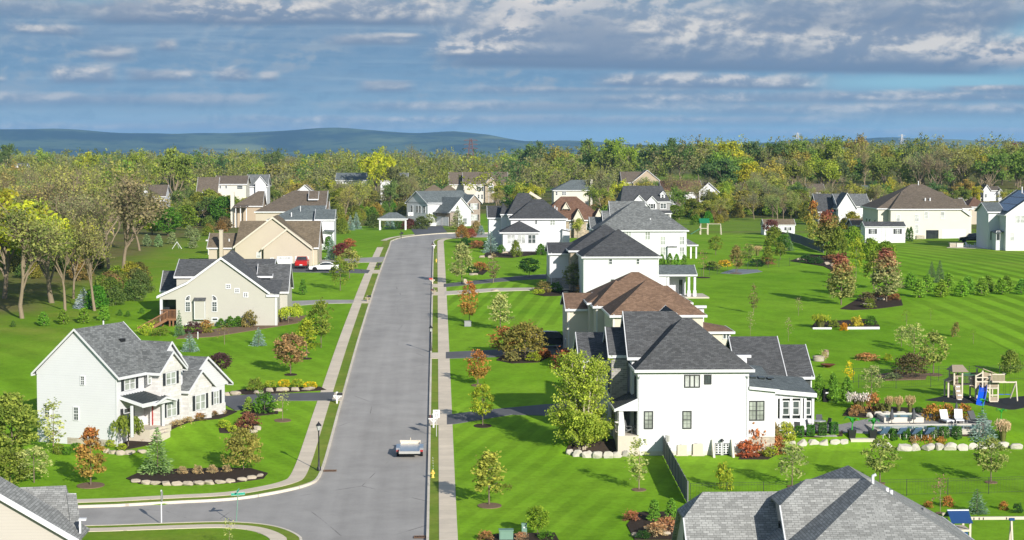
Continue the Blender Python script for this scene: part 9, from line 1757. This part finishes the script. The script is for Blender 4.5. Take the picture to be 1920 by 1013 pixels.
def swingset():
    Y = 118.; x, z = ex(Y); xo = x(1810); zo = h(xo, Y); e = thing('swing_set', 'swing set with a navy roof and white beams at the bottom right', 'play set', (xo, Y, zo)); L = lambda a: x(a)-xo; V = lambda b: z(b)-zo
    for a in (1794.5, 1826):
        for y in (0, 1.6): pt(e, 'post', 'wood_pale', lambda q: q.box(L(a)-.06, L(a)+.06, y-.06, y+.06, 0, V(986)))
    pt(e, 'roof', 'awning_blue', lambda q: (q.poly([(L(1789), -.3, V(986)), (L(1829), -.3, V(986)), (L(1829), .8, V(967.5)), (L(1789), .8, V(967.5))]), q.poly([(L(1789), 1.9, V(986)), (L(1789), .8, V(967.5)), (L(1829), .8, V(967.5)), (L(1829), 1.9, V(986))]))); pt(e, 'ridge_board', 'trim_white', lambda q: q.box(L(1788.5), L(1829.5), .72, .88, V(968), V(966)))
    pt(e, 'platform', 'wood_pale', lambda q: (q.box(L(1794), L(1827), 0, 1.6, V(1003), V(1000)), q.box(L(1794), L(1827), -.08, 0, V(1003), V(999)))); pt(e, 'wall_panel', 'awning_blue', lambda q: q.box(L(1797), L(1822), -.06, -.02, V(1030), V(1004)))
    pt(e, 'beam', 'wood_pale', lambda q: q.box(L(1827), L(1960), .7, .86, V(985.5), V(980)))
    for a in (1839, 1849, 1857, 1901): pt(e, 'hook', 'black_metal', lambda q: q.box(L(a)-.03, L(a)+.03, .68, .7, V(985), V(981)))
    pt(e, 'bracket', 'awning_blue', lambda q: q.box(L(1906), L(1916), .62, .94, V(987), V(982)))
    for y in (.2, 1.4): pt(e, 'swing_leg', 'wood_pale', lambda q: q.beam((L(1911), .78, V(986)), (L(1911), y, 0), .11, .11))
    q = adirondack
swingset()
def far_bits():
    e, s = T_('play_set', 'green roofed play set at the edge of the far lawn', 'play set', 1320, 440); 
    for a in (-.8, .8):
        for b in (-.7, .7): pt(e, 'post', 'wood_pale', lambda q: q.box(a-.07, a+.07, b-.07, b+.07, 0, 2.5))
    pt(e, 'roof', 'green_plastic', lambda q: (q.poly([(-1.1, -1, 2.5), (1.1, -1, 2.5), (1.1, 0, 3.5), (-1.1, 0, 3.5)]), q.poly([(1.1, 1, 2.5), (-1.1, 1, 2.5), (-1.1, 0, 3.5), (1.1, 0, 3.5)]))); pt(e, 'platform', 'wood_pale', lambda q: q.box(-.8, .8, -.7, .7, 1.3, 1.4)); pt(e, 'slide', 'green_plastic', lambda q: (q.beam((-.8, -.3, 1.4), (-3., -.6, .1), .1, .6, (0, 1, 0)),)); pt(e, 'swing_beam', 'wood_pale', lambda q: (q.beam((.8, 0, 2.3), (3.6, 0, 2.3), .1, .1), q.beam((3.6, 0, 2.3), (3.7, -.9, 0), .1, .1), q.beam((3.6, 0, 2.3), (3.7, .9, 0), .1, .1)))
    e, s = T_('basketball_hoop', 'basketball hoop at the driveway of the house by the bend', 'basketball hoop', 764, 424); pt(e, 'pole', 'black_metal', lambda q: (q.tube([(0, 0, 0), (0, 0, 2.7)], .07), q.tube([(0, 0, 2.6), (.7, -.3, 2.9)], .05))); b = pt(e, 'backboard', 'fabric_white', lambda q: q.box(.2, 1.5, -.4, -.36, 2.6, 3.5)); pt(e, 'target_square', 'black_metal', lambda q: (q.box(.6, 1.1, -.42, -.4, 2.8, 2.85), q.box(.6, 1.1, -.42, -.4, 3.2, 3.25), q.box(.6, .65, -.42, -.4, 2.85, 3.2), q.box(1.05, 1.1, -.42, -.4, 2.85, 3.2)), b); pt(e, 'rim', 'orange', lambda q: q.tube([(.85+.23*math.cos(t), -.66+.23*math.sin(t), 2.75) for t in np.linspace(0, 6.283, 15)], .015, 6, False))
    e, s = T_('climbing_frame', 'white A frame standing on the far left lawn', 'play frame', 332, 467); pt(e, 'leg', 'trim_white', lambda q: (q.beam((-.9, 0, 0), (0, 0, 1.3), .12, .08), )); pt(e, 'leg', 'trim_white', lambda q: q.beam((.8, .3, 0), (0, 0, 1.3), .12, .08)); pt(e, 'leg', 'trim_white', lambda q: q.beam((.1, 1.6, 0), (0, 0, 1.3), .1, .08))
    e, s = T_('marker_pipe', 'white pipe stub standing in the lawn by the sage house', 'pipe', 371, 636); pt(e, 'pipe', 'trim_white', lambda q: q.tube([(0, 0, -.1), (0, 0, .75)], .06)); pt(e, 'pipe_cap', 'trim_white', lambda q: q.lathe([(.08, .72), (.08, .8), (.02, .82)], 10))
    def pylon(px, Y, top, label, w0=4.):
        xx = X(px, Y); z0 = h(xx, Y); H = Z(top, Y)-z0; e = thing('transmission_tower', label, 'pylon', (xx, Y, z0), 0, 'transmission towers')
        def wd(t): return w0*(1-t)**.8*.9+.55
        def tw(q):
            n = 9; r = .1*Y/900
            for i in range(n):
                t0, t1 = i/n, (i+1)/n; a, b = wd(t0), wd(t1)
                c0 = [(sx*a, sy*a, t0*H) for sx, sy in ((-1, -1), (1, -1), (1, 1), (-1, 1))]; c1 = [(sx*b, sy*b, t1*H) for sx, sy in ((-1, -1), (1, -1), (1, 1), (-1, 1))]
                for k in range(4): q.beam(c0[k], c1[k], r*2, r*2); q.beam(c0[k], c1[(k+1) % 4], r, r); q.beam(c0[(k+1) % 4], c1[k], r, r)
        pt(e, 'lattice', 'rust' if Y < 2000 else 'steel', tw)
        for t in (.72, .84, .96): pt(e, 'cross_arm', 'rust' if Y < 2000 else 'steel', lambda q: (q.beam((-5.2, 0, t*H), (5.2, 0, t*H), .3, .25), q.beam((-5.2, 0, t*H), (0, 0, t*H+1.6), .15, .15), q.beam((5.2, 0, t*H), (0, 0, t*H+1.6), .15, .15)))
    pylon(883, 1500, 261, 'lattice pylon rising over the woods in the middle', 3.); pylon(1898, 1050, 268, 'lattice pylon at the right edge of the woods', 3.); pylon(1493, 2600, 249, 'faint pylon above the wooded rise', 3.); pylon(1688, 2700, 252, 'faint pylon left of the dark green crown', 3.)
far_bits()
